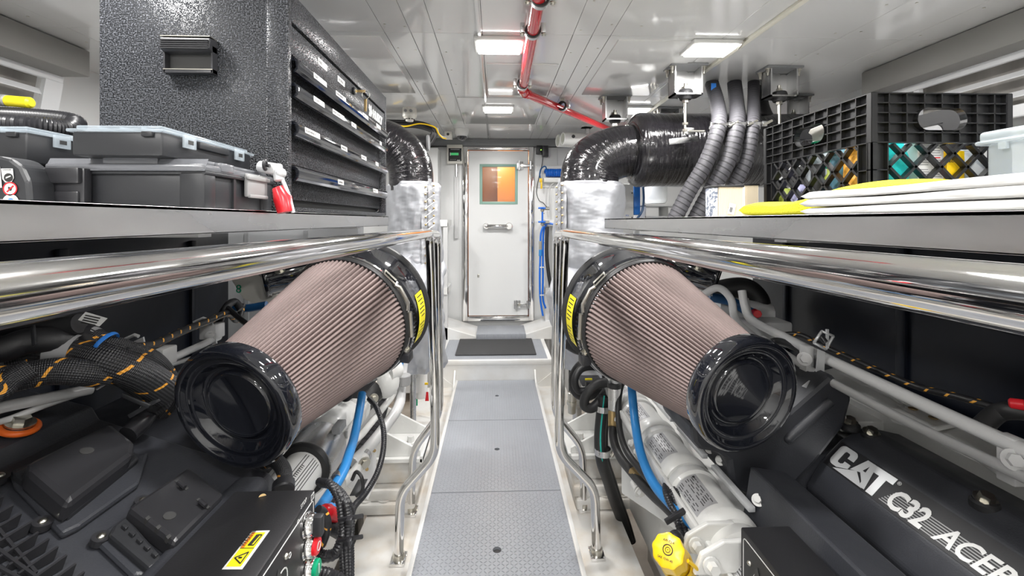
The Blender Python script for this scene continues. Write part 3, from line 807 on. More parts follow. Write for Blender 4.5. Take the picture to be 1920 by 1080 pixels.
organizer('clear lidded parts organizer stacked on the wide black case', P(122, 250, .83).x, P(306, 250, .83).x, .83, 1.135, zc(.1185), zc(.175))
organizer('clear lidded parts organizer at the far left, beneath the black ribbed hose', P(-190, 250, .88).x, P(50, 250, .88).x, .88, 1.2, zc(.1125), zc(.182))
# rounded black tool case with stickers
t = thing('power_tool_case', 'rounded black tool body with warning stickers at the left end of the shelf', 'tool case', (-.85, .8, ZS))
b = MB(); b.smooth = True; b.m('charcoal_plastic'); Y_ = .80
c0 = P(-60, 380, Y_); 
poly = [P(u, v, Y_) for u, v in ((-120, 388), (-120, 292), (0, 292), (20, 297), (40, 312), (53, 340), (57, 388))]
poly[0].z = poly[-1].z = ZS
b.prism(poly, (0, .05, 0), bev=.006); b.build('shell', t, autosm=50)
b = MB(); b.smooth = False; YY = Y_ - .0015
def disc(b, u, v, r, mt, dy=0., k=24, half=False):
    c = P(u, v, YY - dy); b.m(mt); poly = [c + Vector((math.cos(a) * r, 0, math.sin(a) * r)) for a in [(PI if half else 2 * PI) * i / k for i in range(k + (1 if half else 0))]]
    b.prism(poly, (0, -.0004, 0))
p = lambda u, v, d=0.: P(u, v, YY - d)
b.m('white_label').prism([p(2, 316), p(24, 316), p(26, 334), p(22, 341), p(10, 342), p(5, 336)], (0, -.0004, 0))
disc(b, 16, 333, .0075, 'ink', .0006); b.m('white_label').prism([p(11, 332, .0012), p(20, 329, .0012), p(20, 331, .0012), p(11, 335, .0012)], (0, -.0003, 0))
b.m('ink').text('DANGER', p(5, 319.5, .0005), X3, Z3, .0035, .0002)
disc(b, 19, 354, .0118, 'red_plastic'); disc(b, 19, 354, .0095, 'white_label', .0006)
b.m('ink').prism([p(15, 350, .0012), p(23, 352, .0012), p(21, 358, .0012), p(16, 357, .0012)], (0, -.0003, 0))
b.m('red_plastic').prism([p(12, 359, .0016), p(13.5, 361, .0016), p(26, 349, .0016), p(24.5, 347, .0016)], (0, -.0003, 0))
disc(b, 20, 379, .0135, 'white_label'); disc(b, 20, 379, .0065, 'blue_bag', .0006)
b.m('white_label').prism([p(-30, 312), p(0, 312), p(4, 352), p(-30, 352)], (0, -.0004, 0))
b.build('sticker', t)
# red tool with silver end
t = thing('air_tool', 'red bodied tool with silver clamp end in front of the tool chest', 'tool', (-.53, 1.1, ZS))
b = MB(); Y_ = 1.07
def Q(u, v, Y=Y_): return P(u, v, Y)
b.m('red_plastic').sweep([Q(521, 352), Q(530, 372), Q(536, 398)], lambda f: .013 + .008 * math.sin(f * 2.4), 20)
b.build('body', t)
b = MB(); b.m('silver_paint').sweep(catmull([Q(528, 334), Q(535, 350), Q(543, 372), Q(550, 399)], 6), .0045, 10); b.build('silver_strip', t)
b = MB(); b.m('silver_paint').cyl(Q(485, 312), Q(520, 318), .014, bev=.003); b.cyl(Q(519, 308), Q(524, 340), .0115, bev=.003); b.sphere(Q(526, 325), .013); b.m('black_plastic').torus(Q(497, 309, Y_ - .02), (1, .2, 0), .011, .0035); b.cyl(Q(493, 309, Y_ - .02), Q(506, 311, Y_ - .02), .004)
b.build('clamp_end', t)
# black ribbed hose and yellow light behind the boxes, lying on a black case
b = MB(); b.smooth = False; b.m('charcoal_plastic'); 
b.box((-1.49, 1.22, ZS), (-1.06, 1.75, zc(.21)), .01)
tag(b.build('storage_box'), 'black box under the ribbed hose behind the clear lidded organizers', 'box')
b = MB(); Yh = 1.42
b.m('black_plastic'); path = catmull([P(-240, 215, Yh), P(-80, 214, Yh), P(40, 218, Yh), P(120, 225, Yh), P(143, 232, Yh), P(120, 240, Yh - .05), P(20, 232, Yh - .12), P(-200, 230, Yh - .12)], 10)
b.sweep(path, .026, 18, ribs=(.008, .0035)); tag(b.build('ribbed_hose'), 'thick black ribbed hose coiled on a box at the far left', 'hose')
b = MB(); b.smooth = True
a, c = P(-60, 183, 1.42), P(60, 193, 1.42)
b.m('grey_plastic').cyl(a, a.lerp(c, .62), .018, n=20, bev=.003); b.m('yellow_label').cyl(a.lerp(c, .6), c, .017, n=20, bev=.006)
tag(b.build('work_light'), 'grey and yellow tube lamp resting on the ribbed hose, far left', 'lamp')
# ================================================================== THINGS ON THE RIGHT SHELF
ZR = zc(.0102)
def clipseg(p, q, L, Hh):
    """clip a 2d segment to 0..L x 0..Hh"""
    t0, t1 = 0., 1.; dx, dy = q[0] - p[0], q[1] - p[1]
    for a, d_ in ((-dx, p[0]), (dx, L - p[0]), (-dy, p[1]), (dy, Hh - p[1])):
        if abs(a) < 1e-9:
            if d_ < 0: return None
        else:
            r = d_ / a
            if a < 0: t0 = max(t0, r)
            else: t1 = min(t1, r)
    if t0 >= t1: return None
    return (p[0] + dx * t0, p[1] + dy * t0), (p[0] + dx * t1, p[1] + dy * t1)
def crate_face(b, o, xd, L, Ht, nd, seg):
    o = Vector(o); M3 = [xd, Z3, nd]
    def bx(x0, x1, z0, z1, d0, d1, bev=.0):
        b.obox(o + xd * (x0 + x1) / 2 + Z3 * (z0 + z1) / 2 + nd * (d0 + d1) / 2, (abs(x1 - x0), z1 - z0, d1 - d0), [xd, Z3, nd], bev, 1)
    zb = Ht * .60
    hx0, hx1 = L * .5 - .058, L * .5 + .058; hz0, hz1 = Ht * .70, Ht * .88
    # wall of the band, round the hand hole
    bx(0, hx0, zb, Ht, -.014, -.012); bx(hx1, L, zb, Ht, -.014, -.012); bx(hx0, hx1, zb, hz0, -.014, -.012); bx(hx0, hx1, hz1, Ht, -.014, -.012)
    # ribs
    nz = 5
    for k in range(nz + 1):
        z = zb + (Ht - zb) * k / nz
        if hz0 - .004 < z < hz1 + .004 : bx(0, hx0, z - .0012, z + .0012, -.012, 0); bx(hx1, L, z - .0012, z + .0012, -.012, 0)
        else: bx(0, L, z - .0012, z + .0012, -.012, 0)
    nx = seg
    for k in range(nx + 1):
        x = L * k / nx
        if hx0 < x < hx1: bx(x - .0012, x + .0012, zb, hz0, -.012, 0); bx(x - .0012, x + .0012, hz1, Ht, -.012, 0)
        else: bx(x - .0012, x + .0012, zb, Ht, -.012, 0)
    # hand hole rim
    pts = []
    r = (hz1 - hz0) / 2; zc_ = (hz0 + hz1) / 2
    for k in range(13): a = PI / 2 + PI * k / 12; pts.append((hx0 + r + math.cos(a) * r, zc_ + math.sin(a) * r))
    for k in range(13): a = -PI / 2 + PI * k / 12; pts.append((hx1 - r + math.cos(a) * r, zc_ + math.sin(a) * r))
    pts.append(pts[0])
    n = len(pts)
    for k in range(n - 1):
        p, q_ = pts[k], pts[k + 1]
        A = o + xd * p[0] + Z3 * p[1]; B = o + xd * q_[0] + Z3 * q_[1]
        b._f([b.bm.verts.new(v) for v in (A + nd * .001, B + nd * .001, B - nd * .015, A - nd * .015)], True)
        cx = hx0 if p[0] < L / 2 else hx1; czz = hz1 if (p[1] + q_[1]) / 2 > zc_ else hz0
        # fill the corner between rim and rectangle
        C0 = o + xd * cx + Z3 * czz
        if k < 12 or 13 <= k < 25: b._f([b.bm.verts.new(v) for v in (A - nd * .012, B - nd * .012, C0 - nd * .012)], False)
    # corner posts of the lower part and foot rim
    for x0, x1 in ((0, .040), (L - .040, L)):
        bx(x0, x1, 0, zb, -.014, -.010); bx(x0, x0 + .003, 0, zb, -.012, 0); bx(x1 - .003, x1, 0, zb, -.012, 0)
        bx(x0, x1, zb * .62, zb * .62 + .0025, -.012, 0)
        for kk in (.1, .3): bx(x0, x0 + .015, zb * kk, zb * kk + .002, -.012, 0)
    bx(0, L, 0, .006, -.014, 0)
    # diagonal lattice
    L2, H2 = L - .08, zb - .004; st = .061
    for sg in (1, -1):
        k = -int(H2 / st) - 1
        while k * st < L2 + H2:
            x = k * st + .012
            p, q_ = ((x, 0), (x + H2, H2)) if sg > 0 else ((x + H2, 0), (x, H2))
            c = clipseg(p, q_, L2, H2)
            if c:
                (xa, za), (xb, zb2) = c; A = o + xd * (.04 + xa) + Z3 * za; B = o + xd * (.04 + xb) + Z3 * zb2; d_ = B - A
                if d_.length > .006:
                    dn = d_.normalized(); b.obox((A + B) / 2 - nd * .0065, (d_.length, .0058, .014), [dn, nd.cross(dn), nd], 0)
            k += 1
t = thing('milk_crate', 'black lattice plastic crate full of bags and bottles on the right shelf', 'crate', (1.0, 1.17, ZR))
CX0, CX1, CY0, CY1, CH = .845, 1.175, .974, 1.378, .2785
for nm, o_, xd, L, nd, sg in (('side_panel', (CX0, CY0, ZR), X3, CX1 - CX0, -Y3, 8), ('side_panel', (CX0, CY1, ZR), -Y3, CY1 - CY0, -X3, 9), ('side_panel', (CX1, CY1, ZR), -X3, CX1 - CX0, Y3, 8), ('side_panel', (CX1, CY0, ZR), Y3, CY1 - CY0, X3, 9)):
    b = MB(); b.smooth = False; b.m('crate_black'); crate_face(b, o_, xd, L, CH, nd, sg); b.build(nm, t, recalc=False)
b = MB(); b.smooth = False; b.m('crate_black').box((CX0 + .005, CY0 + .005, ZR + .002), (CX1 - .005, CY1 - .005, ZR + .006)); b.build('base', t)
# contents
def bag(name, label, cat, x0, x1, y0, y1, z0, z1, mt, seed=0, top=.6):
    rnd = random.Random(seed); ph = [rnd.uniform(0, 6) for _ in range(6)]
    b = MB(); b.m(mt); nu, nv = 18, 12
    cx, cy = (x0 + x1) / 2, (y0 + y1) / 2; hx, hy = (x1 - x0) / 2, (y1 - y0) / 2
    def f(u, v):
        a = 2 * PI * u; z = v
        k = (1 - .10 * (2 * v - 1) ** 4); e = .55
        sx = math.copysign(abs(math.cos(a)) ** e, math.cos(a)); sy = math.copysign(abs(math.sin(a)) ** e, math.sin(a))
        w_ = 1 + .04 * math.sin(3 * a + ph[0] + 4 * v) + .03 * math.sin(5 * a + ph[1] - 6 * v)
        ty = k * (1 if v < top else 1 - (v - top) / (1 - top) * .85)
        return (cx + hx * sx * w_ * .95, cy + hy * sy * ty * w_ * .95, z0 + (z1 - z0) * (v + .02 * math.sin(2 * a + ph[2]) * v))
    b.grid(f, nu, nv); b.smooth = False
    b.sweep([(x0 + .01, cy, z1 - .002), (x1 - .01, cy, z1 - .002)], hy * .15, 8)
    b.box((x0 + .012, y0 + .01, z0), (x1 - .012, y1 - .01, z0 + .003))
    return tag(b.build(name), label, cat)
zb_ = ZR + .007
yn = CY0 + .018
bag('wipes_pack', 'teal and blue plastic pack seen through the near crate lattice', 'pack', .885, .965, yn + .003, yn + .06, zb_, zb_ + .175, 'teal_bag', 1, .75)
b = MB(); b.smooth = False; b.m('blue_bag').box((.888, yn - .001, zb_ + .002), (.955, yn + .0022, zb_ + .055), .001); b.m('white_label').text('XL', (.895, yn - .0015, zb_ + .015), X3, Z3, .02, .0004)
tag(b.build('blue_packet'), 'flat bright blue packet standing before the teal pack in the crate', 'packet')
t2 = thing('paper_box', 'white printed carton beside the teal pack inside the crate', 'carton', (1.0, yn + .03, zb_))
b = MB(); b.smooth = False; b.m('white_label').box((.972, yn + .002, zb_), (1.035, yn + .07, zb_ + .165), .002); b.build('carton_body', t2)
b = MB(); b.smooth = False; b.m('pipe_grey')
for k in range(26):
    zz = zb_ + .012 + k * .0055
    if k % 9 == 8: continue
    b.m('red_plastic' if k in (12, 21) else 'grey_plastic').box((.976, yn + .0013, zz), (1.0 - random.random() * .006, yn + .002, zz + .0022)); b.box((1.005, yn + .0013, zz), (1.030 - random.random() * .008, yn + .002, zz + .0022))
b.build('small_print', t2)
t2 = thing('yellow_carton', 'yellow carton with black print standing inside the crate', 'carton', (1.06, yn + .03, zb_))
b = MB(); b.smooth = False; b.m('yellow_plastic').box((1.042, yn + .002, zb_), (1.085, yn + .06, zb_ + .145), .002); b.m('ink').text('2876', (1.045, yn + .0018, zb_ + .118), X3, Z3, .014, .0003); b.build('carton_body', t2)
bag('clear_bag', 'whitish plastic bag at the right end of the crate', 'bag', 1.09, 1.15, yn + .004, yn + .05, zb_, zb_ + .15, 'frosted_plastic', 3)
xl = CX0 + .02
bag('paper_bundle', 'orange yellow crinkled bundle at the near left corner of the crate', 'bundle', xl + .002, xl + .05, CY0 + .05, CY0 + .125, zb_, zb_ + .168, 'orange_bag', 4, .9)
bag('slate_bottle', 'slate blue bottle next to the orange bundle in the crate', 'bottle', xl + .006, xl + .05, CY0 + .13, CY0 + .168, zb_, zb_ + .165, 'slate_blue', 5, .9)
b = MB(); b.m('green_gold').lathe((xl + .03, CY0 + .19, zb_), Z3, [(0, 0), (0, .018), (.09, .018), (.11, .007), (.125, .007)], 20); b.m('green_plastic').cyl((xl + .03, CY0 + .19, zb_ + .123), (xl + .03, CY0 + .19, zb_ + .148), .0115, bev=.002)
tag(b.build('green_bottle'), 'small olive bottle with a green cap behind the crate lattice', 'bottle')
b = MB(); b.m('black_rubber').cyl((xl + .028, CY0 + .232, zb_), (xl + .028, CY0 + .232, zb_ + .14), .017, bev=.002); tag(b.build('black_can'), 'slim black can standing among the bags in the crate', 'can')
bag('zip_bag', 'pale lilac zip bag behind the left lattice of the crate', 'bag', xl + .001, xl + .045, CY0 + .255, CY0 + .325, zb_, zb_ + .085, 'lilac_bag', 8)
bag('teal_pouch', 'dark green pouch at the far left corner of the crate', 'pouch', xl + .003, xl + .05, CY0 + .33, CY0 + .378, zb_, zb_ + .08, 'green_gold', 9)
# spray bottle
sx, sy = xl + .062, CY0 + .272
t2 = thing('spray_bottle', 'clear spray bottle with white trigger and green nozzle in the crate hand hole', 'spray bottle', (sx, sy, zb_))
b = MB(); b.m('frosted_plastic').lathe((sx, sy, zb_), Z3, [(0, 0), (0, .034), (.13, .034), (.165, .026), (.185, .014), (.195, .014)], 24); b.build('bottle_body', t2)
b = MB(); b.smooth = False; b.m('green_plastic').cyl((sx, sy, zb_ + .192), (sx, sy, zb_ + .210), .0185, n=24, bev=.001)
for k in range(24): a = 2 * PI * k / 24; b.box(Vector((sx + math.cos(a) * .0185 - .0007, sy + math.sin(a) * .0185 - .0007, zb_ + .193)), Vector((sx + math.cos(a) * .0185 + .0007, sy + math.sin(a) * .0185 + .0007, zb_ + .209)))
b.build('collar', t2)
b = MB(); b.smooth = False; hd = Vector((-.15, -.99, 0)).normalized(); O_ = Vector((sx, sy, zb_ + .208)); sd = hd.cross(Z3)
b.m('offwhite_plastic').prism([O_ + hd * p[0] + Z3 * p[1] - sd * .011 for p in ((-.016, 0), (.012, 0), (.02, .015), (.05, .022), (.062, .03), (.062, .046), (-.028, .044), (-.04, .034), (-.02, .022))], sd * .022, bev=.003); b.build('trigger_head', t2)
b = MB(); b.smooth = False; b.m('green_plastic').prism([O_ + hd * p[0] + Z3 * p[1] - sd * .008 for p in ((.058, .05), (.075, .048), (.083, .02), (.084, -.005), (.079, -.006), (.066, .022))], sd * .016, bev=.002); b.build('nozzle_and_trigger', t2)
bag('lilac_bottle', 'lilac and white bag showing in the near hand hole of the crate', 'bag', .97, 1.10, CY0 + .12, CY0 + .2, zb_, zb_ + .228, 'lilac_bag', 12, .8)
# frosted tub with lid
TX0, TX1, TYn, TYf = P(1826, 300, .96).x, P(1826, 300, .96).x + .25, .60, .96
t = thing('storage_tub', 'frosted clear plastic tub with a white snap lid at the right edge', 'tub', ((TX0 + TX1) / 2, .82, ZR))
b = MB(); b.smooth = False; b.m('frosted_plastic').box((TX0 + .014, TYn + .01, ZR), (TX1 - .012, TYf - .01, zc(.172)), .012, 3); b.build('tub_body', t)
b = MB(); b.smooth = False; b.m('frosted_plastic').box((TX0, TYn, zc(.166)), (TX1, TYf, zc(.176)), .004); b.box((TX0 + .004, TYn + .004, zc(.172)), (TX1 - .004, TYf - .004, zc(.196)), .008, 3); b.box((TX0 + .002, TYf - .06, zc(.152)), (TX0 + .012, TYf - .045, zc(.168)), .002); b.build('snap_lid', t)
# cloths
def cloth(name, label, cat, mt, x0, x1, y0, y1, z0, z1, layers=1, seed=0, fold=True, taper=None):
    rnd = random.Random(seed); b = MB(); b.m(mt)
    th = (z1 - z0) / layers
    for l in range(layers):
        ph = [rnd.uniform(0, 6) for _ in range(4)]; dx = rnd.uniform(-.006, .006); zz = z0 + l * th
        cx, cy = (x0 + x1) / 2, (y0 + y1) / 2; hx, hy = (x1 - x0) / 2 + dx, (y1 - y0) / 2 + dx
        def top(u, v, zz=zz, ph=ph, hx=hx, hy=hy):
            k = 1.
            if taper: k = taper(v)
            return zz * 1. + th * k * (.92 + .10 * math.sin(9 * v + ph[0]) + .06 * math.sin(7 * u + ph[1]))
        def f(u, v, hx=hx, hy=hy, zz=zz, top=top):
            # u round the cross-section of the fold, v along y
            a = PI + 2 * PI * u; e = .35
            c_ = math.copysign(abs(math.cos(a)) ** e, math.cos(a)); s_ = math.copysign(abs(math.sin(a)) ** .45, math.sin(a))
            t_ = top(c_, v); mid = (t_ + zz) / 2
            ed = min(1, (1 - abs(2 * v - 1)) * 14 + .02) ** .5
            base = zz + .0004
            zv = max(base, mid + (t_ - zz) / 2 * s_ * ed)
            return (cx + hx * c_ + .002 * math.sin(11 * v + ph[0]), cy + hy * (2 * v - 1) + .003 * math.sin(6 * u), zv)
        b.grid(f, 40, 36)
    return tag(b.build(name), label, cat)
cloth('microfibre_towel', 'folded bright yellow microfibre towel on the aisle edge of the right shelf', 'towel', 'yellow_cloth', .59, .80, .60, 1.05, ZR + .001, zc(.062), 1, 2, taper=lambda v: 1.0 if v < .4 else max(.60, 1.0 - (v - .4) * 1.3))
cloth('white_rag', 'stack of folded white rags lying over the yellow towel', 'rags', 'white_cloth', .548, .585, .34, .78, ZR + .001 + .0, zc(.050), 3, 5)
b = MB(); b.smooth = False; b.m('blue_paint').prism([P(1862, 350, .90), P(1900, 343, .88), P(1950, 338, .86), P(1950, 352, .86)], (0, .012, 0)); tag(b.build('blue_wrapper'), 'strip of blue wrapper between the rags and the frosted tub', 'wrapper')
# pleated filter elements
for i, (u0, u1, Yn, h_, mt, lb) in enumerate(((1333, 1346, 1.30, .100, 'newsprint', 'filter cartridge in a printed grey sleeve, leftmost of the three'), (1348, 1394, 1.30, .102, 'cream_paper', 'cream pleated filter cartridge with a barcode tag'), (1396, 1423, 1.40, .115, 'cream_paper', 'cream pleated filter cartridge touching the crate'))):
    x0, x1 = P(u0, 400, Yn).x, P(u1, 400, Yn).x; dp = (.035, .05, .06)[i]
    t = thing('filter_cartridge', lb, 'filter', ((x0 + x1) / 2, Yn + .08, ZR - .004), 'filter cartridges on the right shelf')
    b = MB(); b.smooth = False; b.m(mt); z0, z1 = ZR - .004, ZR + h_ - .012
    if mt == 'newsprint': b.box((x0, Yn, z0), (x1, Yn + dp, z1), .001)
    else:
        b.box((x0, Yn + .004, z0), (x1, Yn + dp, z1)); n = int((x1 - x0) / .004)
        for k in range(n): xx = x0 + (k + .5) * (x1 - x0) / n; b.prism([(xx - .0016, Yn + .004, z0), (xx + .0016, Yn + .004, z0), (xx, Yn, z0)], (0, 0, z1 - z0))
        n = int((dp - .01) / .005)
        for k in range(n): yy = Yn + .008 + k * .005; b.prism([(x0, yy - .002, z0), (x0, yy + .002, z0), (x0 - .004, yy, z0)], (0, 0, z1 - z0))
    b.build('pleats', t)
    b = MB(); b.smooth = False; b.m('black_matte'); b.box((x0 - .003, Yn - .002, z1), (x1 + .002, Yn + dp + .003, z1 + .006), .001); b.build('end_gasket', t)
    if i == 1:
        b = MB(); b.smooth = False; xx = P(1372, 390, Yn).x; xd = Vector((1, 0, -.25)).normalized(); zd = Vector((.25, 0, 1)).normalized(); c = Vector((P(1363, 396, Yn).x, Yn - .0012, P(1363, 400, Yn).z))
        b.m('white_label').prism([c, c + xd * .02, c + xd * .02 + zd * .032, c + zd * .032], (0, -.0006, 0))
        b.m('ink')
        for k in range(9): b.prism([c + xd * .004 + zd * (.006 + k * .0017) + Vector((0, -.0009, 0)), c + xd * (.013) + zd * (.006 + k * .0017) + Vector((0, -.0009, 0)), c + xd * (.013) + zd * (.0068 + k * .0017) + Vector((0, -.0009, 0)), c + xd * .004 + zd * (.0068 + k * .0017) + Vector((0, -.0009, 0))], (0, -.0002, 0))
        b.build('barcode_tag', t)

# ================================================================== EXHAUST RISERS AND DUCTS
def noisy(a, z, ph=0.): return .010 * math.sin(3 * a + z * 9 + ph) + .007 * math.sin(7 * a - z * 14 + ph * 2) + .004 * math.sin(13 * a + z * 31)
def lagging(b, c, prof, n=64, ph=0., amp=1., sy=1.):
    """vertical lagged body: prof list of (z, r, dx, dy)"""
    prev = None
    for (z, r, dx, dy) in prof:
        ring = []
        for k in range(n):
            a = 2 * PI * k / n; rr = r + noisy(a, z, ph) * amp
            ring.append(b.bm.verts.new((c[0] + dx + math.cos(a) * rr, c[1] + dy + math.sin(a) * rr * sy, z)))
        if prev:
            for k in range(n): b._f([prev[k], prev[(k + 1) % n], ring[(k + 1) % n], ring[k]], True)
        else: b._f(ring[::-1], True)
        prev = ring
    b._f(prev, True)
def interp(prof, k=5):
    out = []
    for i in range(len(prof) - 1):
        for j in range(k):
            t_ = j / k; s_ = t_ * t_ * (3 - 2 * t_); out.append(tuple(a + (c - a) * (t_ if q_ == 0 else s_) for q_, (a, c) in enumerate(zip(prof[i], prof[i + 1]))))
    out.append(prof[-1]); return out
RY = 2.66
def riser(label, s):
    uc = 778 if s < 0 else 1104; rp = 50 if s < 0 else 67
    r = rp / F * RY * .97; cx = P(uc, 400, RY).x
    zt = P(uc, 342, RY).z
    t = thing('lagged_exhaust', label, 'exhaust lagging', (cx, RY, .3), 'foil lagged exhausts')
    b = MB(); b.m('foil_cloth')
    lagging(b, (cx, RY), interp([(zt, r * .55, 0, 0), (zt - .004, r * .9, 0, 0), (zt - .03, r, 0, 0), (zt - .25, r * .99, 0, 0), (zt - .45, r * 1.0, 0, 0), (zt - .52, r * .9, 0, 0), (zt - .56, r * .82, 0, 0)], 6)[::-1], ph=s * 1.3, amp=.8); b.build('riser_blanket', t)
    # turbo blanket below
    b = MB(); b.m('foil_cloth'); q_ = -s
    zq = zt - .50
    if s > 0: prof = [(zq - .56, .15, .0, -.18), (zq - .50, .17, -.01, -.18), (zq - .30, .24, -.02, -.16), (zq - .16, .25, .0, -.12), (zq - .04, .22, .03, -.06), (zq + .06, .17, .06, 0), (zq + .10, .12, .06, 0)]
    else: prof = [(zq - .54, .13, .03, -.18), (zq - .50, .15, .03, -.18), (zq - .30, .19, .01, -.16), (zq - .16, .21, -.03, -.12), (zq - .04, .21, -.04, -.06), (zq + .06, .16, -.03, 0), (zq + .10, .12, 0, 0)]
    lagging(b, (cx, RY), interp(prof, 6), ph=s * 2.2, amp=1.9); b.build('turbo_blanket', t)
    # lacing seam with hooks
    us = 803 if s < 0 else 1056
    b = MB(); b.smooth = True
    a0 = None
    ang = math.atan2(-1, 0)
    x_s = P(us, 400, RY - r * .8).x; dxs = x_s - cx; dys = -math.sqrt(max(.0004, r * r - dxs * dxs)); nd = Vector((dxs, dys, 0)).normalized(); td = Vector((-nd.y, nd.x, 0))
    b.m('foil_cloth')
    def sp(w_, z, dp): return Vector((cx, RY, 0)) + nd * (r + .012 + dp) + td * w_ + Z3 * z
    b.grid(lambda u, v: sp((u - .5) * .085, zt - .02 - v * .56, -.010 * (2 * u - 1) ** 2 - .004 + .001 * math.sin(30 * v)), 8, 40)
    b.grid(lambda u, v: sp((u - .5) * .022, zt + .01 - v * .6, .004 + .0012 * math.sin(60 * v + u)), 4, 50)
    b.build('lacing_flap', t)
    b = MB(); b.m('brass')
    for k in range(13):
        z = zt - .035 - k * .043
        for w_ in (-.026, .026): b.sphere(sp(w_, z + (.008 if w_ > 0 else 0), .004), .0065, 8)
    b.m('bolt_metal')
    for k in range(12):
        z = zt - .035 - k * .043; b.sweep([sp(-.026, z, .009), sp(.026, z - .035, .009)], .0009, 5); b.sweep([sp(.026, z, .009), sp(-.026, z - .035, .009)], .0009, 5)
    b.build('lacing_hooks', t)
    return cx, r, zt
cxL, rL, ztL = riser('silver foil lagged exhaust riser behind the left handrail', -1)
cxR, rR, ztR = riser('silver foil lagged exhaust riser behind the right handrail', 1)
# torn opening in the right blanket with an orange stay
b = MB(); b.m('orange_plastic').cyl(P(1085, 514, 2.12), P(1112, 524, 2.05), .006); tag(b.build('orange_wire'), 'short orange cable at the torn opening of the right foil blanket', 'cable')
# right duct
t = thing('lagged_duct', 'big black tape wrapped duct curving from the right silver riser', 'duct', (cxR, RY, ztR), 'black wrapped ducts')
b = MB(); b.m('black_wrap'); rd = rR * .84
path = fillet([Vector((cxR, RY, ztR - .05)), Vector((cxR, RY, zc(.42))), Vector((cxR + .5, RY, zc(.40)))], .30, 18)
path = [Vector((cxR, RY, ztR - .05)), Vector((cxR + .005, RY, ztR + .05))]
R0 = .31
for k in range(1, 17):
    a = (PI / 2) * k / 16 * .95; path.append(Vector((cxR + .005 + R0 * (1 - math.cos(a)), RY, ztR + .05 + (R0 - .165) * math.sin(a))))
b.sweep(path, lambda f: rd + (.152 - rd) * min(1, f * 1.05), 56, False); b.build('elbow', t)
b = MB(); b.m('black_wrap'); xe = path[-1].x; ze = path[-1].z
big = .222; zD = zc(.425)
b.lathe((xe - .035, RY, zD), X3, [(.02, 0), (.0, .12), (-.004, .15), (-.006, .17), (.006, big * .90), (.022, big * .97), (.04, big), (.09, big * 1.0)], 64)
b.m('black_wrap').lathe((xe + .055, RY, zD), X3, [(0, big * 1.0), (.03, big * .985), (.5, big), (1.35, big * .99)], 64)
b.build('main_run', t)
# left duct
t = thing('lagged_duct', 'black tape wrapped duct bending away behind the tool chest', 'duct', (cxL, RY, ztL), 'black wrapped ducts')
b = MB(); b.m('black_wrap'); rd2 = rL * .84
path = [Vector((cxL - .02, RY, ztL - .05)), Vector((cxL - .022, RY, ztL + .04))]
for k in range(1, 17):
    a = (PI / 2) * k / 16; path.append(Vector((cxL - .022 - .26 * (1 - math.cos(a)), RY, ztL + .04 + .215 * math.sin(a))))
path.append(path[-1] + Vector((-1.0, 0, 0)))
b.sweep(path, rd2, 56, False); b.build('elbow', t)

# ================================================================== CEILING FITTINGS
def hanger(label, u, Y, rod=True, w_=.16, zrod=.30, grp='spring hangers'):
    x = P(u, 200, Y).x
    t = thing('spring_hanger', label, 'ceiling hanger', (x, Y, CEIL), grp)
    b = MB(); b.smooth = False; b.m('trim_grey').box((x - w_ * .62, Y - .06, CEIL - .012), (x + w_ * .62, Y + .06, CEIL), .003)
    for sx_ in (-.085, .085):
        b.smooth = True
        for yy in (-.035, .035): b.hexbolt((x + sx_, Y + yy, CEIL - .012), (0, 0, -1), .009, .018); b.m('bolt_metal').cyl((x + sx_, Y + yy, CEIL - .05), (x + sx_, Y + yy, CEIL - .02), .006)
        b.smooth = False
    b.build('ceiling_plate', t)
    b = MB(); b.smooth = False; b.m('steel'); zt_ = CEIL - .012; hb = .15; k = .075
    b.box((x - k, Y - .045, zt_ - hb), (x - k + .008, Y + .045, zt_)); b.box((x + k - .008, Y - .045, zt_ - hb), (x + k, Y + .045, zt_)); b.box((x - k, Y - .045, zt_ - hb), (x + k, Y + .045, zt_ - hb + .008)); b.box((x - k, Y + .040, zt_ - hb), (x + k, Y + .045, zt_))
    b.build('bracket', t)
    b = MB(); b.m('black_rubber').cyl((x, Y, zt_ - hb + .008), (x, Y, zt_ - hb + .035), .042, .036, bev=.004); b.cyl((x, Y, zt_ - hb - .018), (x, Y, zt_ - hb), .03, .04); b.m('bolt_metal').cyl((x, Y, zt_ - hb + .035), (x, Y, zt_ - hb + .07), .01)
    b.smooth = False; b.cyl((x, Y, zt_ - hb + .04), (x, Y, zt_ - hb + .052), .017, n=6); b.cyl((x, Y, zt_ - hb - .034), (x, Y, zt_ - hb - .018), .017, n=6); b.build('isolator', t)
    if rod:
        b = MB(); b.m('bolt_metal').cyl((x, Y, zt_ - hb - zrod), (x, Y, zt_ - hb + .07), .008); b.smooth = False
        for zz in (zrod - .02, zrod - .055): b.cyl((x, Y, zt_ - hb - zz - .008), (x, Y, zt_ - hb - zz + .004), .016, n=6)
        b.build('threaded_rod', t)
hanger('steel hanger bracket with a long rod just left of the three hoses', 1285, 2.36, zrod=.20)
hanger('steel hanger bracket with rod over the far left corner of the crate', 1461, 2.38, zrod=.34)
hanger('small hanger bracket above the elbow of the black duct', 1153, 2.95, rod=False)
hanger('hanger bracket half hidden behind the big black duct', 1252, 3.25, rod=False)
hanger('dark hanger bracket right of the hoses in the ceiling shade', 1488, 2.9, rod=False)
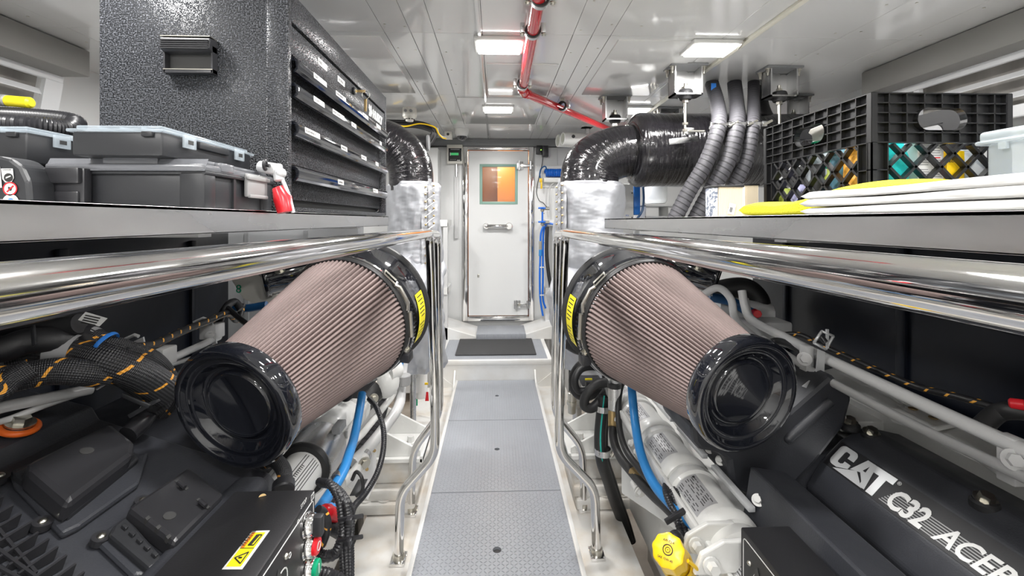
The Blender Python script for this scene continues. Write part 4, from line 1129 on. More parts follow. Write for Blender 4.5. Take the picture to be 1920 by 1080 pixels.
# strap that ties the rod to the hose clamps
b = MB(); b.smooth = False; b.m('steel')
b.obox(P(1282, 263, 2.36), (.16, .004, .03), [Vector((1, 0, .12)).normalized(), Y3, Vector((-.12, 0, 1)).normalized()], .001)
b.box(P(1287, 252, 2.35), P(1300, 240, 2.36), .002); b.smooth = True; b.m('bolt_metal').cyl(P(1290, 246, 2.35), P(1322, 246, 2.28), .006)
tag(b.build('tie_bracket'), 'flat steel tie bracket between the rod and the hose clamps', 'bracket')
# three wrapped hoses
hs = [((1335, 158), (1345, 195), (1347, 238), (1326, 300), (1290, 362), (1258, 425)), ((1377, 156), (1381, 195), (1382, 236), (1366, 300), (1330, 362), (1296, 425)), ((1413, 152), (1413, 195), (1412, 236), (1400, 300), (1374, 352), (1340, 425))]
lb = ['ribbed black hose with a blue mark at the top, leftmost of three', 'ribbed black hose in the middle of the three clamped hoses', 'ribbed black hose nearest the crate, rightmost of three']
for i, h_ in enumerate(hs):
    t = thing('wrapped_hose', lb[i], 'hose', P(h_[2][0], h_[2][1], 2.2), 'clamped hoses from the ceiling')
    b = MB(); b.m('wrap_hose'); r = (.039, .040, .033)[i]
    Ys = (2.62, 2.45, 2.22, 2.2, 2.23, 2.25)
    b.tube([P(u, v, Y) for (u, v), Y in zip(h_, Ys)], r, 20, 12, (.026, .0022)); b.build('hose_body', t)
    b = MB(); c = P(h_[2][0], h_[2][1] - 2, 2.22); d_ = Vector((0, -.35, 1)).normalized()
    b.m('steel').lathe(c - d_ * .018, d_, [(0, r * .95), (0, r + .004), (.036, r + .004), (.036, r * .95)], 32)
    b.smooth = False; e = c + Vector((r + .012, -.02, 0)); b.m('steel').box(e + Vector((-.012, -.008, -.012)), e + Vector((.012, .008, .014)), .002); b.smooth = True; b.m('bolt_metal').cyl(e + Vector((-.01, -.01, -.008)), e + Vector((.035, -.01, .016)), .006)
    b.build('hose_clamp', t)
    if i == 0:
        b = MB(); b.smooth = False; c = P(1333, 168, 2.56); b.m('blue_bag').obox(c + Vector((-.004, -.040, .0)), (.03, .003, .05), None, .001); b.build('blue_mark', t)
# dark hose going right behind the crate
b = MB(); b.m('black_rubber').tube([P(1425, 165, 2.7), P(1432, 205, 2.62), P(1450, 232, 2.6), P(1500, 262, 2.6), P(1560, 290, 2.6)], .035, 16); tag(b.build('dark_hose'), 'dark rubber hose sloping away behind the crate', 'hose')
# red fire main with clamps
t = thing('red_pipe', 'glossy red pipe clamped under the ceiling with a bend near the lamps', 'pipe', P(980, 150, 2.1))
r = .026; zr = CEIL - .052
b = MB(); b.m('red_paint')
p0, p1, p2 = PZ(1030, -120, zr), PZ(979, 172, zr), PZ(1150, 246, zr)
dd = (p2 - p1).normalized()
b.sweep(fillet([p0, p1, p2 + dd * .35], .045, 8), r, 24); b.build('pipe_body', t)
def collar(b, p, d, rr, w_): b.lathe(p - d * w_ / 2, d, [(0, r * .9), (0, rr), (w_, rr), (w_, r * .9)], 28)
d1 = (p1 - p0).normalized()
b = MB(); b.m('red_paint')
for p, d in ((p1 - d1 * .05, d1), (p1 + dd * .05, dd)): collar(b, p, d, r + .004, .03)
b.build('elbow_joint', t)
for p, d in ((PZ(999, 58, zr), d1), (PZ(979.5, 158, zr), d1), (PZ(1055, 199, zr), dd), (PZ(1013, -2, zr), d1)):
    b = MB(); b.m('black_rubber'); collar(b, p, d, r + .006, .03); b.m('steel'); collar(b, p + d * .004, d, r + .008, .02)
    sd = d.cross(Z3).normalized(); b.smooth = False
    for s in (-1, 1): b.m('steel').obox(p + sd * s * (r + .016) + Z3 * .01, (.02, .025, .04), [sd, d, Z3], .002); b.hexbolt(p + sd * s * (r + .018) - Z3 * .012, (0, 0, -1), .008, .008)
    b.obox(p + Z3 * .040, (.03, .02, .020), [sd, d, Z3]); b.build('pipe_clamp', t)
# wiring at the lamp and on the trunk
b = MB(); b.m('black_rubber').tube([P(1400, 72, 2.18), PZ(1380, 88, CEIL - .012), PZ(1362, 92, CEIL - .014), PZ(1345, 84, CEIL - .008)], .006, 8); b.m('bolt_metal').tube([P(1408, 62, 2.18), PZ(1395, 78, CEIL - .02), PZ(1384, 92, CEIL - .02)], .004, 8)
tag(b.build('lamp_cable'), 'short black cable running from the ceiling strip to the right lamp', 'cable')
b = MB(); b.m('brass').tube([PZ(1012, 188 - 0, CEIL - .01), PZ(1040, 186, CEIL - .012), PZ(1060, 187, CEIL - .01)], .004, 6); b.bm.free()
# smoke detector
t = thing('smoke_detector', 'off white smoke detector under the ceiling above the left duct', 'smoke detector', P(768, 215, 3.32))
x, y = P(768, 215, 3.32).x, 3.32; zt_ = CEIL - .035
b = MB(); b.m('offwhite_plastic').lathe((x, y, CEIL), -Z3, [(0, 0), (0, .05), (.055, .052), (.065, .05), (.066, 0)], 32)
for sx_ in (-.02, .018): p = Vector((x + sx_, y - .052, CEIL - .028)); b.m('grey_plastic').cyl(p + Vector((0, -.003, 0)), p + Vector((0, .01, 0)), .011, n=14)
b.build('base', t)
b = MB(); zb0 = CEIL - .064; b.m('offwhite_plastic').lathe((x, y, zb0), -Z3, [(0, 0), (0, .045), (.012, .04), (.02, .030), (.032, .026), (.036, 0)], 32); b.m('seam_dark'); b.smooth = False
for k in range(10): a = 2 * PI * k / 10 - .2; c = Vector((x + math.cos(a) * .034, y + math.sin(a) * .034, zb0 - .018)); b.obox(c, (.008, .012, .006), [Vector((math.cos(a), math.sin(a), 0)), Vector((-math.sin(a), math.cos(a), 0)), Z3])
b.build('sensor_head', t)
# dome camera
t = thing('dome_camera', 'white dome security camera on the ceiling above the door', 'camera', P(866, 255, 4.2))
x, y = P(866, 255, 4.06).x, 4.06; 
b = MB(); b.m('white_plastic').lathe((x, y, CEIL), -Z3, [(0, 0), (0, .066), (.03, .066), (.052, .055), (.06, .05), (.06, 0)], 32); b.build('base', t)
b = MB(); b.m('black_gloss').sphere((x, y, CEIL - .058), .046, 24); b.build('dome', t); b = MB(); b.m('pipe_grey').torus((x, y, CEIL - .062), (0, 0, 1), .046, .004); b.build('dome_ring', t)
b = MB(); b.smooth = False; p = P(841, 254, 4.06); b.m('offwhite_plastic').box(p + Vector((-.033, -.03, -.032)), p + Vector((.033, .04, .032)), .004); b.smooth = True; b.m('seam_dark').cyl(p + Vector((-.002, -.032, .006)), p + Vector((-.002, -.028, .006)), .012); tag(b.build('junction_box'), 'small cream junction box beside the dome camera', 'junction box')
# black looms at the left ceiling corner
t = thing('ceiling_loom', 'bundle of black cables turning down at the ceiling left of the door', 'cable bundle', P(800, 250, 3.6))
for i in range(6):
    b = MB(); b.m('black_rubber'); o_ = i * 2.2; Y_ = 3.55 + (i % 3) * .03
    b.tube([P(560, 225 + o_, Y_), P(730, 227 + o_, Y_), P(780, 229 + o_ * .8, Y_), P(808 + (i % 3) * 3, 237 + o_, Y_), P(817 - i * 1.4, 252, Y_), P(811 - i * 2.2, 266, Y_), P(800 - i * 1.5, 279, Y_)], .0125, 8); b.build('cable', t)
b = MB(); b.m('yellow_plastic').tube([P(738, 233, 3.5), P(760, 237, 3.48), P(786, 232, 3.48), P(806, 235, 3.48), P(817, 240, 3.5), P(822, 250, 3.55), P(829, 258, 3.6), P(836, 260, 3.7)], .0055, 8); tag(b.build('yellow_cable'), 'thin yellow cable drooping under the smoke detector', 'cable')
b = MB(); b.m('white_plastic').tube([P(820, 240, 3.56), P(822, 250, 3.6), P(828, 256, 3.62), P(838, 258, 3.9)], .0075, 6); tag(b.build('white_cable'), 'white cable between the black loom and the junction box', 'cable')
# dark fan motor and grey pipe at left
t = thing('fan_motor', 'dark motor housing with grey pipe below, right of the left duct', 'motor', P(785, 270, 3.2))
b = MB(); b.m('black_matte').cyl(P(730, 268, 3.3), P(801, 268, 3.3), .052, n=32, bev=.006); b.build('motor_body', t); b = MB(); b.m('trim_grey').cyl(P(801, 268, 3.3), P(804.5, 268, 3.3), .058); b.build('end_flange', t)
b = MB(); b.m('grey_plastic').cyl(P(796, 283, 3.3), (P(796, 340, 3.3).x, 3.3, -.5), .020); b.cyl(P(796, 283, 3.3), P(796, 292, 3.3), .024); b.build('drain_pipe', t)
# beam detector: two white tubes
t = thing('beam_detector', 'pair of white cylindrical beam detectors under the ceiling near the duct', 'detector', P(1085, 262, 3.9))
for u, v, Y_ in ((1055, 260, 3.9), (1046, 264, 4.02)):
    b = MB(); p = P(u, v, Y_); q_ = p + Vector((.27, .06, 0)); d = (q_ - p).normalized()
    b.m('white_plastic').lathe(p, d, [(.05, 0), (.05, .046), (0, .048), (-.004, .052), (0, .056), (.02, .056), (.27, .056), (.275, 0)], 28); b.m('green_gold').cyl(p + d * .045, p + d * .052, .046)
    if u == 1055: b.m('seam_dark').cyl(p + Vector((.085, -.054, .01)), p + Vector((.085, -.06, .01)), .015, n=16)
    b.build('detector_tube', t)
b = MB(); b.smooth = False; p = P(1100, 250, 3.95); b.m('white_plastic').box(p + Vector((-.05, -.05, .075)), Vector((p.x + .05, p.y + .05, CEIL)), .003); b.box(p + Vector((-.01, -.02, -.05)), Vector((p.x + .02, p.y + .02, CEIL - .01)), .002); b.build('mount', t)

# ================================================================== BACK WALL FITTINGS
WY = YB - .013
t = thing('gas_monitor', 'grey wall box with black panel and green display left of the door', 'control panel', P(853, 305, WY))
a, c = P(839, 308, WY), P(868, 273, WY)
b = MB(); b.smooth = False; b.m('offwhite_plastic').box((a.x, WY - .06, a.z), (c.x, WY + .003, c.z), .006); b.build('enclosure', t)
f0, f1 = P(841, 302, WY - .06), P(865.5, 278, WY - .06)
b = MB(); b.smooth = False; b.m('ink').box((f0.x, WY - .0625, f0.z), (f1.x, WY - .0595, f1.z), .001); b.m('grey_plastic')
mx = (f0.x + f1.x) / 2; mz = (f0.z + f1.z) / 2
for k in range(3): b.box((f0.x + .02 + k * .02, WY - .0635, f0.z + .012), (f0.x + .03 + k * .02, WY - .0625, f0.z + .018))
b.m('white_label').box((f1.x - .045, WY - .0635, f0.z + .004), (f1.x - .015, WY - .0625, f0.z + .012)); b.box((f0.x + .02, WY - .0635, f1.z - .014), (f1.x - .02, WY - .0625, f1.z - .010)); b.build('face_panel', t)
b = MB(); b.smooth = False; b.m('lcd_green').box((f0.x + .022, WY - .0645, mz - .006), (f1.x - .03, WY - .0622, mz + .018)); b.m('white_label').box((f0.x + .014, WY - .0635, mz - .010), (f0.x + .022, WY - .0624, mz + .02)); b.build('display', t)
b = MB(); b.m('steel').cyl(P(856, 308, WY - .03), P(856, 332, WY - .03), .014); b.smooth = False; b.m('pipe_grey').box(P(852, 330, WY - .035), P(860, 447, WY), .002); tag(b.build('cable_duct'), 'vertical grey cable duct below the wall control panel', 'cable duct')
t = thing('charger', 'black wall adapter with green light right of the door', 'charger', P(1015, 285, WY))
b = MB(); b.smooth = False; a, c = P(1005, 290, WY), P(1016, 274, WY); b.m('black_plastic').box((a.x, WY - .05, a.z), (c.x, WY, c.z), .003); a, c = P(1016, 295, WY), P(1027, 275, WY); b.box((a.x, WY - .07, a.z), (c.x, WY, c.z), .004); b.build('adapter', t)
b = MB(); p = P(1014.5, 281, WY - .052); b.m('led_green').sphere(p, .005, 8); b.build('led', t)
b = MB(); b.m('black_rubber').tube([P(1018, 295, WY - .03), P(1016, 310, WY - .03), P(1011, 330, WY - .03), P(1007, 350, WY - .02), P(1006, 362, WY - .02), P(1011, 376, WY - .02), P(1018, 380, WY - .02), P(1025, 388, WY - .02)], .0035, 6); b.build('cord', t)
# hose shelf and coiled blue hose
b = MB(); b.smooth = False; a, c = P(1003, 352, WY), P(1060, 311, WY); b.m('wall_white').box((a.x, WY - .012, a.z), (c.x + .3, WY, c.z), .002); b.m('white_plastic').box((a.x + .08, WY - .10, P(0, 340, WY).z), (c.x + .3, WY, P(0, 331, WY).z), .008); b.m('bolt_metal')
for u, v in ((1005, 312), (1005, 351)): p = P(u, v, WY - .013); b.cyl(p, p + Vector((0, -.004, 0)), .006, n=8)
tag(b.build('hose_rack'), 'white wall plate with a ledge under the coiled blue hose', 'wall rack')
b = MB(); b.m('blue_paint'); p0, p1 = P(1022, 324, WY - .07), P(1075, 324, WY - .07); pts = []
nt_ = 17
for k in range(nt_ * 12 + 1):
    a = 2 * PI * k / 12; pts.append(p0.lerp(p1, k / (nt_ * 12)) + Vector((0, math.cos(a) * .036, math.sin(a) * .036)))
b.sweep(pts, .0075, 8); b.m('navy_hose').tube([P(1026, 319, WY - .1), P(1022, 312, WY - .1), P(1015, 316, WY - .1), P(1012, 326, WY - .1), P(1013, 334, WY - .1)], .007, 8)
tag(b.build('coiled_air_hose'), 'coiled blue air hose on the wall right of the door', 'air hose')
b = MB(); b.smooth = False; b.m('yellow_plastic'); p = P(1014, 338, WY - .1); b.box(p + Vector((-.014, -.012, -.02)), p + Vector((.014, .012, .02)), .004); b.obox(p + Vector((.006, 0, -.05)), (.018, .02, .07), None, .004); tag(b.build('air_gun'), 'small yellow nozzle hanging from the coiled blue hose', 'air nozzle')
b = MB(); b.m('pipe_grey').tube([P(1050, 340, WY - .06), P(1041, 342, WY - .06), P(1032, 350, WY - .06), P(1030, 372, WY - .06), P(1031, 398, WY - .04), P(1033, 420, WY - .04)], .007, 8); b.m('black_rubber').cyl(P(1043, 340, WY - .06), P(1054, 340, WY - .06), .011); tag(b.build('grey_lead'), 'grey flexible lead curving down beside the coiled blue hose', 'lead')
# valves with blue handles and blue hoses
Yv = 4.3
t = thing('air_manifold', 'blue handled valves and pipe on the wall beside the right silver riser', 'valve manifold', P(1018, 400, Yv))
for v in (390, 416):
    b = MB(); b.smooth = False; a = P(1009, v, Yv - .03); b.m('blue_paint').box(a + Vector((0, -.012, -.009)), a + Vector((.072, .012, .009)), .006); b.build('valve_handle', t)
    b = MB(); b.m('bolt_metal').cyl(P(1016, v + 1, Yv), P(1030, v + 1, Yv), .016); b.sphere(P(1017, v + 4, Yv), .02, 12); b.build('valve_body', t)
b = MB(); b.m('blue_paint').cyl(P(1017, 396, Yv), P(1017, 416, Yv), .009); b.m('bolt_metal').cyl(P(1017, 416, Yv), P(1017, 424, Yv), .013); b.build('riser_pipe', t)
b = MB(); b.m('blue_paint').tube([P(1018, 420, Yv), P(1030, 419, Yv), P(1040, 421, Yv)], .010, 8); b.build('branch', t)
for i, pts in enumerate(([(1019, 424), (1014, 440), (1013, 480), (1012, 520), (1013, 560), (1018, 592)], [(1024, 422), (1019, 436), (1018, 480), (1018, 520), (1018, 560), (1023, 578)])):
    b = MB(); b.m('blue_paint').tube([P(u, v, Yv + .02 * i) for u, v in pts], .010, 10); b.m('bolt_metal'); p = P(1012, 462, Yv)
    if i == 0: b.cyl(P(1013, 452, Yv), P(1013, 468, Yv), .015); b.m('blue_hose').cyl(P(1013.5, 468, Yv), P(1013, 480, Yv), .016)
    b.m('white_plastic')
    for v in (500, 552): b.cyl(P(1014 + 4 * i, v, Yv + .02 * i), P(1014 + 4 * i, v + 2, Yv + .02 * i), .0135, n=12)
    tag(b.build('blue_air_line'), ('blue air line with a brass coupling falling from the valves' if i == 0 else 'plain blue air line falling just right of the coupled one'), 'air line', 'blue air lines')
b = MB(); b.m('black_rubber').tube([P(1026, 425, Yv), P(1025, 470, Yv), P(1027, 500, Yv), P(1033, 540, Yv), P(1040, 580, Yv)], .018, 10); tag(b.build('black_drop_hose'), 'black hose falling beside the blue air lines', 'hose')
# racks at the sides of the far wall
def rack(label, u0, u1, Y0, Y1, s):
    t = thing('steel_rack', label, 'rack', (P((u0 + u1) / 2, 500, Y0).x, Y0, -.3))
    b = MB(); b.smooth = False; b.m('pipe_grey')
    x0, x1 = P(u0, 500, Y0).x, P(u1, 500, Y0).x
    for x in (x0, x1): b.box((x - .02, Y0, -.3), (x + .02, Y0 + .05, zc(-.02)))
    b.build('upright', t)
    for v in (412, 540): 
        b = MB(); b.smooth = False; b.m('white_plastic'); z = P(u0, v, Y0).z; b.box((x0 - .3, Y0 - .01, z - .06), (x1 + .02, Y0 + .35, z)) if s < 0 else b.box((x0 - .02, Y0 - .01, z - .06), (x1 + .3, Y0 + .35, z)); b.build('rack_shelf', t)
rack('pale steel rack in the corner left of the door', 810, 835, 4.1, 4.4, -1)
rack('pale steel rack in the corner right of the door', 1026, 1050, 4.35, 4.4, 1)
# white plumbing cabinet panel at left of the door wall
b = MB(); b.smooth = False; b.m('wall_white').box((P(735, 300, 4.3).x, 4.3, -.4), (P(821, 300, 4.3).x, YB - .001, zc(.70)), .006); struct(b.build('trim_12'))
# equipment glimpsed behind the right riser
b = MB(); b.smooth = False; a, c = P(1173, 412, 3.0), P(1188, 345, 3.0); b.m('white_plastic').box((a.x - .15, 3.0, -.5), (c.x, 3.3, c.z), .004); b.m('seam_dark')
for v in (362, 408): p = P(1185, v, 2.999); b.cyl(p, p + Vector((0, -.003, 0)), .005, n=8)
b.m('blue_paint').text('ary', P(1173, 405, 2.998), X3, Z3, .018, .0004)
tag(b.build('white_cabinet'), 'white cabinet edge with blue lettering just right of the right silver riser', 'cabinet')
b = MB(); b.smooth = False; a, c = P(1189.5, 403, 3.02), P(1201, 349, 3.02); b.m('blue_bag').box((a.x - .004, 3.02, a.z), (c.x, 3.25, c.z), .008); b.m('navy_hose'); b.smooth = True; b.tube([P(1206, 350, 3.0), P(1207, 375, 3.0), P(1204, 395, 3.0), P(1195, 410, 3.0)], .008, 8)
tag(b.build('water_filter'), 'blue filter housing with a dark blue hose beside the white cabinet', 'filter housing')
b = MB(); x, z0 = P(1243, 380, 3.2).x, P(1243, 380, 3.2).z; b.m('tank_white').lathe((x, 3.35, z0), Z3, [(0, 0), (0, .07), (.012, .078), (.03, .085), (.30, .088), (.36, .05), (.37, 0)], 32); tag(b.build('white_tank'), 'round white plastic tank under the big black duct', 'tank')
b = MB(); b.smooth = False; b.m('silver_paint'); a, c = P(1210, 410, 3.1), P(1275, 384, 3.1)
b.box((a.x, 3.1, a.z - .02), (c.x + .1, 3.5, a.z - .015)); b.box((a.x, 3.1, c.z - .012), (c.x + .1, 3.5, c.z - .006)); b.box((a.x, 3.1, a.z - .02), (a.x + .005, 3.5, c.z)); b.prism([(a.x, 3.1, a.z - .02), (c.x, 3.1, a.z - .02), (c.x, 3.1, a.z + .018), (a.x, 3.1, a.z + .018)], (0, .004, 0)); b.box((a.x, 3.35, -.5), (a.x + .04, 3.4, a.z)); b.smooth = True; b.m('white_plastic').cyl((P(1244, 395, 3.3).x, 3.3, a.z - .01), (P(1244, 395, 3.3).x, 3.3, c.z), .035)
tag(b.build('tank_bracket'), 'folded steel bracket carrying the round white tank', 'bracket')
# ================================================================== AIR FILTERS
def air_filter(label, cap, base, rc, rb, s):
    cap, base = Vector(cap), Vector(base); ax = (cap - base).normalized(); L = (cap - base).length
    t = thing('air_filter', label, 'air filter', base, 'cone air filters'); t['label'] = label
    sx_ = -s                                                        # the aisle side
    xr = Vector((sx_, 0, 0))
    # pleated cone
    b = MB(); b.m('pleat'); NP = 88; x, y, d = frame_of(ax); rings = []
    n = NP * 6
    for i in range(14):
        f = i / 13; c = base + ax * (L - .032) * f; r = rb + (rc * .86 - rb) * f
        rings.append([b.bm.verts.new(c + (x * math.cos(a) + y * math.sin(a)) * (r - (0, .0015, .008, .020, .008, .0015)[k % 6] * (1 - .4 * f))) for k, a in [(k, 2 * PI * k / n) for k in range(n)]])
    for i in range(13):
        for k in range(n):
            k2 = (k + 1) % n; b._f([rings[i][k], rings[i][k2], rings[i + 1][k2], rings[i + 1][k]], True, [(L * i / 13, k / n), (L * i / 13, k2 / n), (L * (i + 1) / 13, k2 / n), (L * (i + 1) / 13, k / n)])
    b.build('pleated_cone', t, autosm=80)
    # end cap
    b = MB(); b.m('black_gloss'); R = rc
    b.lathe(cap, ax, [(-.034, R * .84), (-.034, R * .95), (-.028, R * .985), (-.004, R), (.004, R * .985), (.009, R * .94), (.010, R * .89), (.007, R * .85), (.000, R * .82), (-.002, R * .78), (-.001, R * .745), (-.004, R * .72), (-.016, R * .66), (-.020, R * .60), (-.020, R * .565), (-.013, R * .545), (-.011, R * .52), (-.0135, R * .49), (-.0145, 0)], 72)
    b.build('end_cap', t, autosm=60)
    # wire clamp and band at the base
    b = MB(); b.m('chrome').lathe(base - ax * .012, ax, [(0, rb * .99), (0, rb * 1.035), (.011, rb * 1.035), (.011, rb * .99)], 80)
    b.m('black_rubber').lathe(base - ax * .0, ax, [(0, rb), (0, rb * 1.02), (.010, rb * 1.018), (.014, rb * 1.0), (.012, rb * .97)], 80); b.build('clamp_band', t)
    fx = Vector((sx_, 0, 0)); fx = (fx - ax * fx.dot(ax)).normalized(); fy = ax.cross(fx)
    if fy.z < 0: fy = -fy
    def on(deg, rr, tt): a = math.radians(deg); return base + ax * tt + (fx * math.cos(a) + fy * math.sin(a)) * rr
    b = MB(); b.smooth = True; b.m('bolt_metal')
    # over-centre buckle and tensioner
    b.sweep([on(38, rb * 1.04, .0), on(34, rb * 1.07, -.005), on(20, rb * 1.07, -.005), on(14, rb * 1.04, .002)], .005, 8)
    b.sweep([on(52, rb * 1.06, -.012), on(40, rb * 1.07, -.012), on(38, rb * 1.065, .004), on(50, rb * 1.06, .006), on(52, rb * 1.06, -.012)], .0025, 6)
    b.sweep([on(12, rb * 1.05, -.004), on(-10, rb * 1.05, -.004)], .007, 8); b.build('buckle', t)
    b = MB(); c = on(-30, rb * 1.07, -.010); dr = (c - base).normalized(); b.m('black_plastic').obox(c, (.03, .035, .03), [fy, ax, fx], .004); b.m('bolt_metal').cyl(c + fy * .01, c + fy * .03, .010); b.hexbolt(c + fy * .025 + ax * .004, fy, .010, .008); b.build('band_tensioner', t)
    # housing with ribbed sleeve, rubber ring behind
    b = MB(); hl = .12; rh = rb * 1.045
    b.m('black_gloss').lathe(base - ax * hl, ax, [(0, rh * .99), (.02, rh), (hl - .02, rh), (hl - .016, rh * 1.012), (hl - .011, rh * 1.0), (hl - .010, rb)], 90)
    b.build('housing', t)
    b = MB(); b.m('black_rubber').lathe(base - ax * (hl + .018), ax, [(-.012, rh * .70), (-.004, rh * .92), (0, rh * 1.0), (.006, rh * 1.04), (.014, rh * 1.04), (.02, rh * .99), (.022, rh * .9)], 90); b.build('rubber_ring', t)
    b = MB(); b.smooth = True; b.m('yellow_label'); a0, a1 = -26, 20
    def lab(u, v, e=0.): return on(a0 + (a1 - a0) * v, rh * 1.004 + e, -hl + .010 + (.048) * u)
    b.grid(lambda u, v: lab(u, v), 2, 14)
    b.smooth = False; b.m('ink')
    for k in range(12):
        if k == 5: continue
        v0 = .06 + k * .078; b.grid(lambda u, v: lab(.15 + u * (.7 if k % 3 else .5), v0 + v * .022, .0004), 2, 1)
    b.build('warning_label', t)
    return ax
axL = air_filter('large pleated cone air filter over the left engine, facing the camera', P(437, 768, .93), P(651, 600, 1.34), .138, .192, -1)
axR = air_filter('large pleated cone air filter over the right engine, facing the camera', P(1400, 742, .93), P(1203, 604, 1.34), .129, .192, 1)
# black turbo inlet stubs behind the filters
def stub(label, pts, Y):
    b = MB(); b.m('black_gloss'); a, c = P(*pts[0], Y + .1), P(*pts[1], Y)
    d = (c - a).normalized(); L = (c - a).length
    b.lathe(a, d, [(0, .075), (L * .9, .07), (L * .92, .078), (L, .078), (L, .06), (L * .6, .055)], 40)
    p = P(pts[2][0], pts[2][1], Y - .03); b.hexbolt(p, (0, -.6, .8), .012, .012); tag(b.build('charge_pipe', recalc=False), label, 'pipe', 'black charge pipes')
stub('open black pipe stub behind the left air filter', ((600, 498), (492, 524), (525, 508)), 1.75)
stub('open black pipe stub behind the right air filter', ((1255, 490), (1348, 522), (1309, 503)), 1.75)

def hose(b, pts, r, n=12, ribs=None, k=8): return b.tube([P(u, v, Y) for u, v, Y in pts], r, n, k, ribs)
# ================================================================== ENGINES
tL = thing('marine_engine', 'left marine diesel with ribbed black cover, breather boxes and white side pipes', 'engine', (-.9, 1.2, -.6), 'twin marine engines')
tR = thing('marine_engine', 'right marine diesel with lettered black valve cover and white coolers', 'engine', (.9, 1.2, -.6), 'twin marine engines')
def casting(name, parent, mt, boxes, bev=.008):
    b = MB(); b.smooth = False; b.m(mt)
    for a, c in boxes: b.box(a, c, bev)
    return b.build(name, parent)
for s, t in ((-1, tL), (1, tR)):
    def bx(x0, x1, y0, y1, z0, z1): return ((s * x0, y0, zc(z0)), (s * x1, y1, zc(z1)))
    casting('engine_block', t, 'engine_white', [bx(.66, 1.2, .3, 2.15, -1.35, -.80), bx(.60, .70, .3, 2.1, -1.3, -.95), bx(.75, 1.2, 1.4, 2.1, -.8, -.62)])
    casting('oil_pan', t, 'engine_white', [bx(.72, 1.18, .3, 2.1, -1.62, -1.34)])
# --- right engine: lettered valve cover, extruded along y
def extr(b, prof, y0, y1, s=1, bev=0.): b.prism([Vector((x, y0, zc(z))) for x, z in prof], (0, y1 - y0, 0), bev=bev)
Ya = 1.15
A_, B_, C_, D_ = [( (P(u, v, Ya).x), P(u, v, Ya).z - H) for u, v in ((1613, 802), (1575, 823), (1536, 865), (1511, 907))]
b = MB(); b.smooth = False; b.m('engine_black')
extr(b, [A_, B_, C_, D_, (D_[0] + .01, D_[1] - .10), (A_[0] + .16, D_[1] - .10), (A_[0] + .16, A_[1] - .03), (A_[0] + .03, A_[1])], .3, Ya, bev=.006)
b.build('valve_cover', tR)
# plate and lettering on the slope between B and C
Bp, Cp = Vector((B_[0], Ya, zc(B_[1]))), Vector((C_[0], Ya, zc(C_[1])))
up = (Bp - Cp); W = up.length; up.normalize(); rd_ = Vector((0, -1, 0)); nn = rd_.cross(up)
def on_plate(a, h, e=0.): return Cp + rd_ * a + up * h + nn * (.0012 + e)
b = MB(); b.smooth = False; b.m('black_matte').prism([on_plate(.012, .004, -.002), on_plate(.80, .004, -.002), on_plate(.80, W - .004, -.002), on_plate(.012, W - .004, -.002)], nn * .002)
b.m('silver_paint')
lh = W - .016; l0 = .008
def poly(pts, ox, sc, e=.0005):
    b.prism([on_plate(ox + p[0] * sc, l0 + p[1] * lh, e) for p in pts], nn * .0008)
cw = .074
# C
def arc(cx, cy, r0x, r0y, a0, a1, n=8): return [(cx + math.cos(math.radians(a0 + (a1 - a0) * k / n)) * r0x, cy + math.sin(math.radians(a0 + (a1 - a0) * k / n)) * r0y) for k in range(n + 1)]
outer = arc(.75, .78, .25, .22, 0, 90) + arc(.25, .78, .25, .22, 90, 180) + arc(.25, .22 + .1, .25, .22, 180, 255)
b_in = [(.20, .02)] 
Cpoly = [(1.0, .62), (1.0, .80)] + arc(.75, .80, .25, .20, 10, 90, 5) + arc(.27, .80, .27, .20, 90, 180, 6) + arc(.27, .30, .27, .20, 180, 262, 6) + [(.52, .10), (1.0, .28), (1.0, .46), (.66, .46), (.66, .36), (.56, .30), (.40, .30), (.36, .36), (.36, .76), (.41, .82), (.60, .82), (.66, .76), (.66, .62)]
poly(Cpoly, .020, .054)
Apoly = [(.0, .22), (.42, 1.0), (.98, 1.0), (1.12, .0), (.98, .16), (.78, .46), (.75, .62), (.60, .34)]
poly([(.16, .34), (.50, 1.0), (.95, 1.0), (1.20, .02), (.95, .02), (.90, .20), (.60, .46)], .070, .056)
b.m('black_matte').prism([on_plate(.070 + .056 * p[0], l0 + p[1] * lh, .0014) for p in ((.64, .56), (.78, .56), (.75, .82))], nn * .0003); b.m('silver_paint')
# yellow-free wedge under the A
poly([(.0, .02 - .02), (1.65, .0), (.98, .43)], .042, .054)
poly([(0, 1.0), (1.0, 1.0), (1.0, .74), (.68, .74), (.68, .0), (.34, .0), (.34, .74), (.0, .74)], .124, .054)
b.m('grey_plastic')
sp0, spe = .175, .80
for k in range(7): h = .004 + k * (W - .02) * .62 / 7; b.prism([on_plate(sp0 + (k * .003), l0 + h, .0003), on_plate(spe, l0 + h, .0003), on_plate(spe, l0 + h + .0022, .0003), on_plate(sp0 + k * .003, l0 + h + .0022, .0003)], nn * .0004)
b.m('white_label').text('C32', on_plate(.188, l0 + .004, .0009), rd_, up, .062, .0006, .035, sx=.80, shear=.1)
b.text('ACERT', on_plate(.298, l0 + .004, .0009), rd_, up, .056, .0006, .02, sx=.9, shear=.3)
b.text('®', on_plate(.182, W - .018, .0009), rd_, up, .012, .0004)
b.build('name_plate', tR)
b = MB(); b.smooth = False; b.m('engine_black')
b2 = [(.61, -.588), (.70, -.605), (.715, -.628), (.755, -.66), (.78, -.74), (.60, -.80), (.575, -.80)]
extr(b, [(x, z) for x, z in b2], .3, 1.05, bev=.005)
b.build('side_ledge', tR)
b = MB(); 
for u, v, Y in ((1468, 902, 1.06), (1486, 913, 1.03)): b = MB(); b.hexbolt(P(u, v, Y), (0, -.25, .95), .011, .008); b.build('cover_bolt', tR)
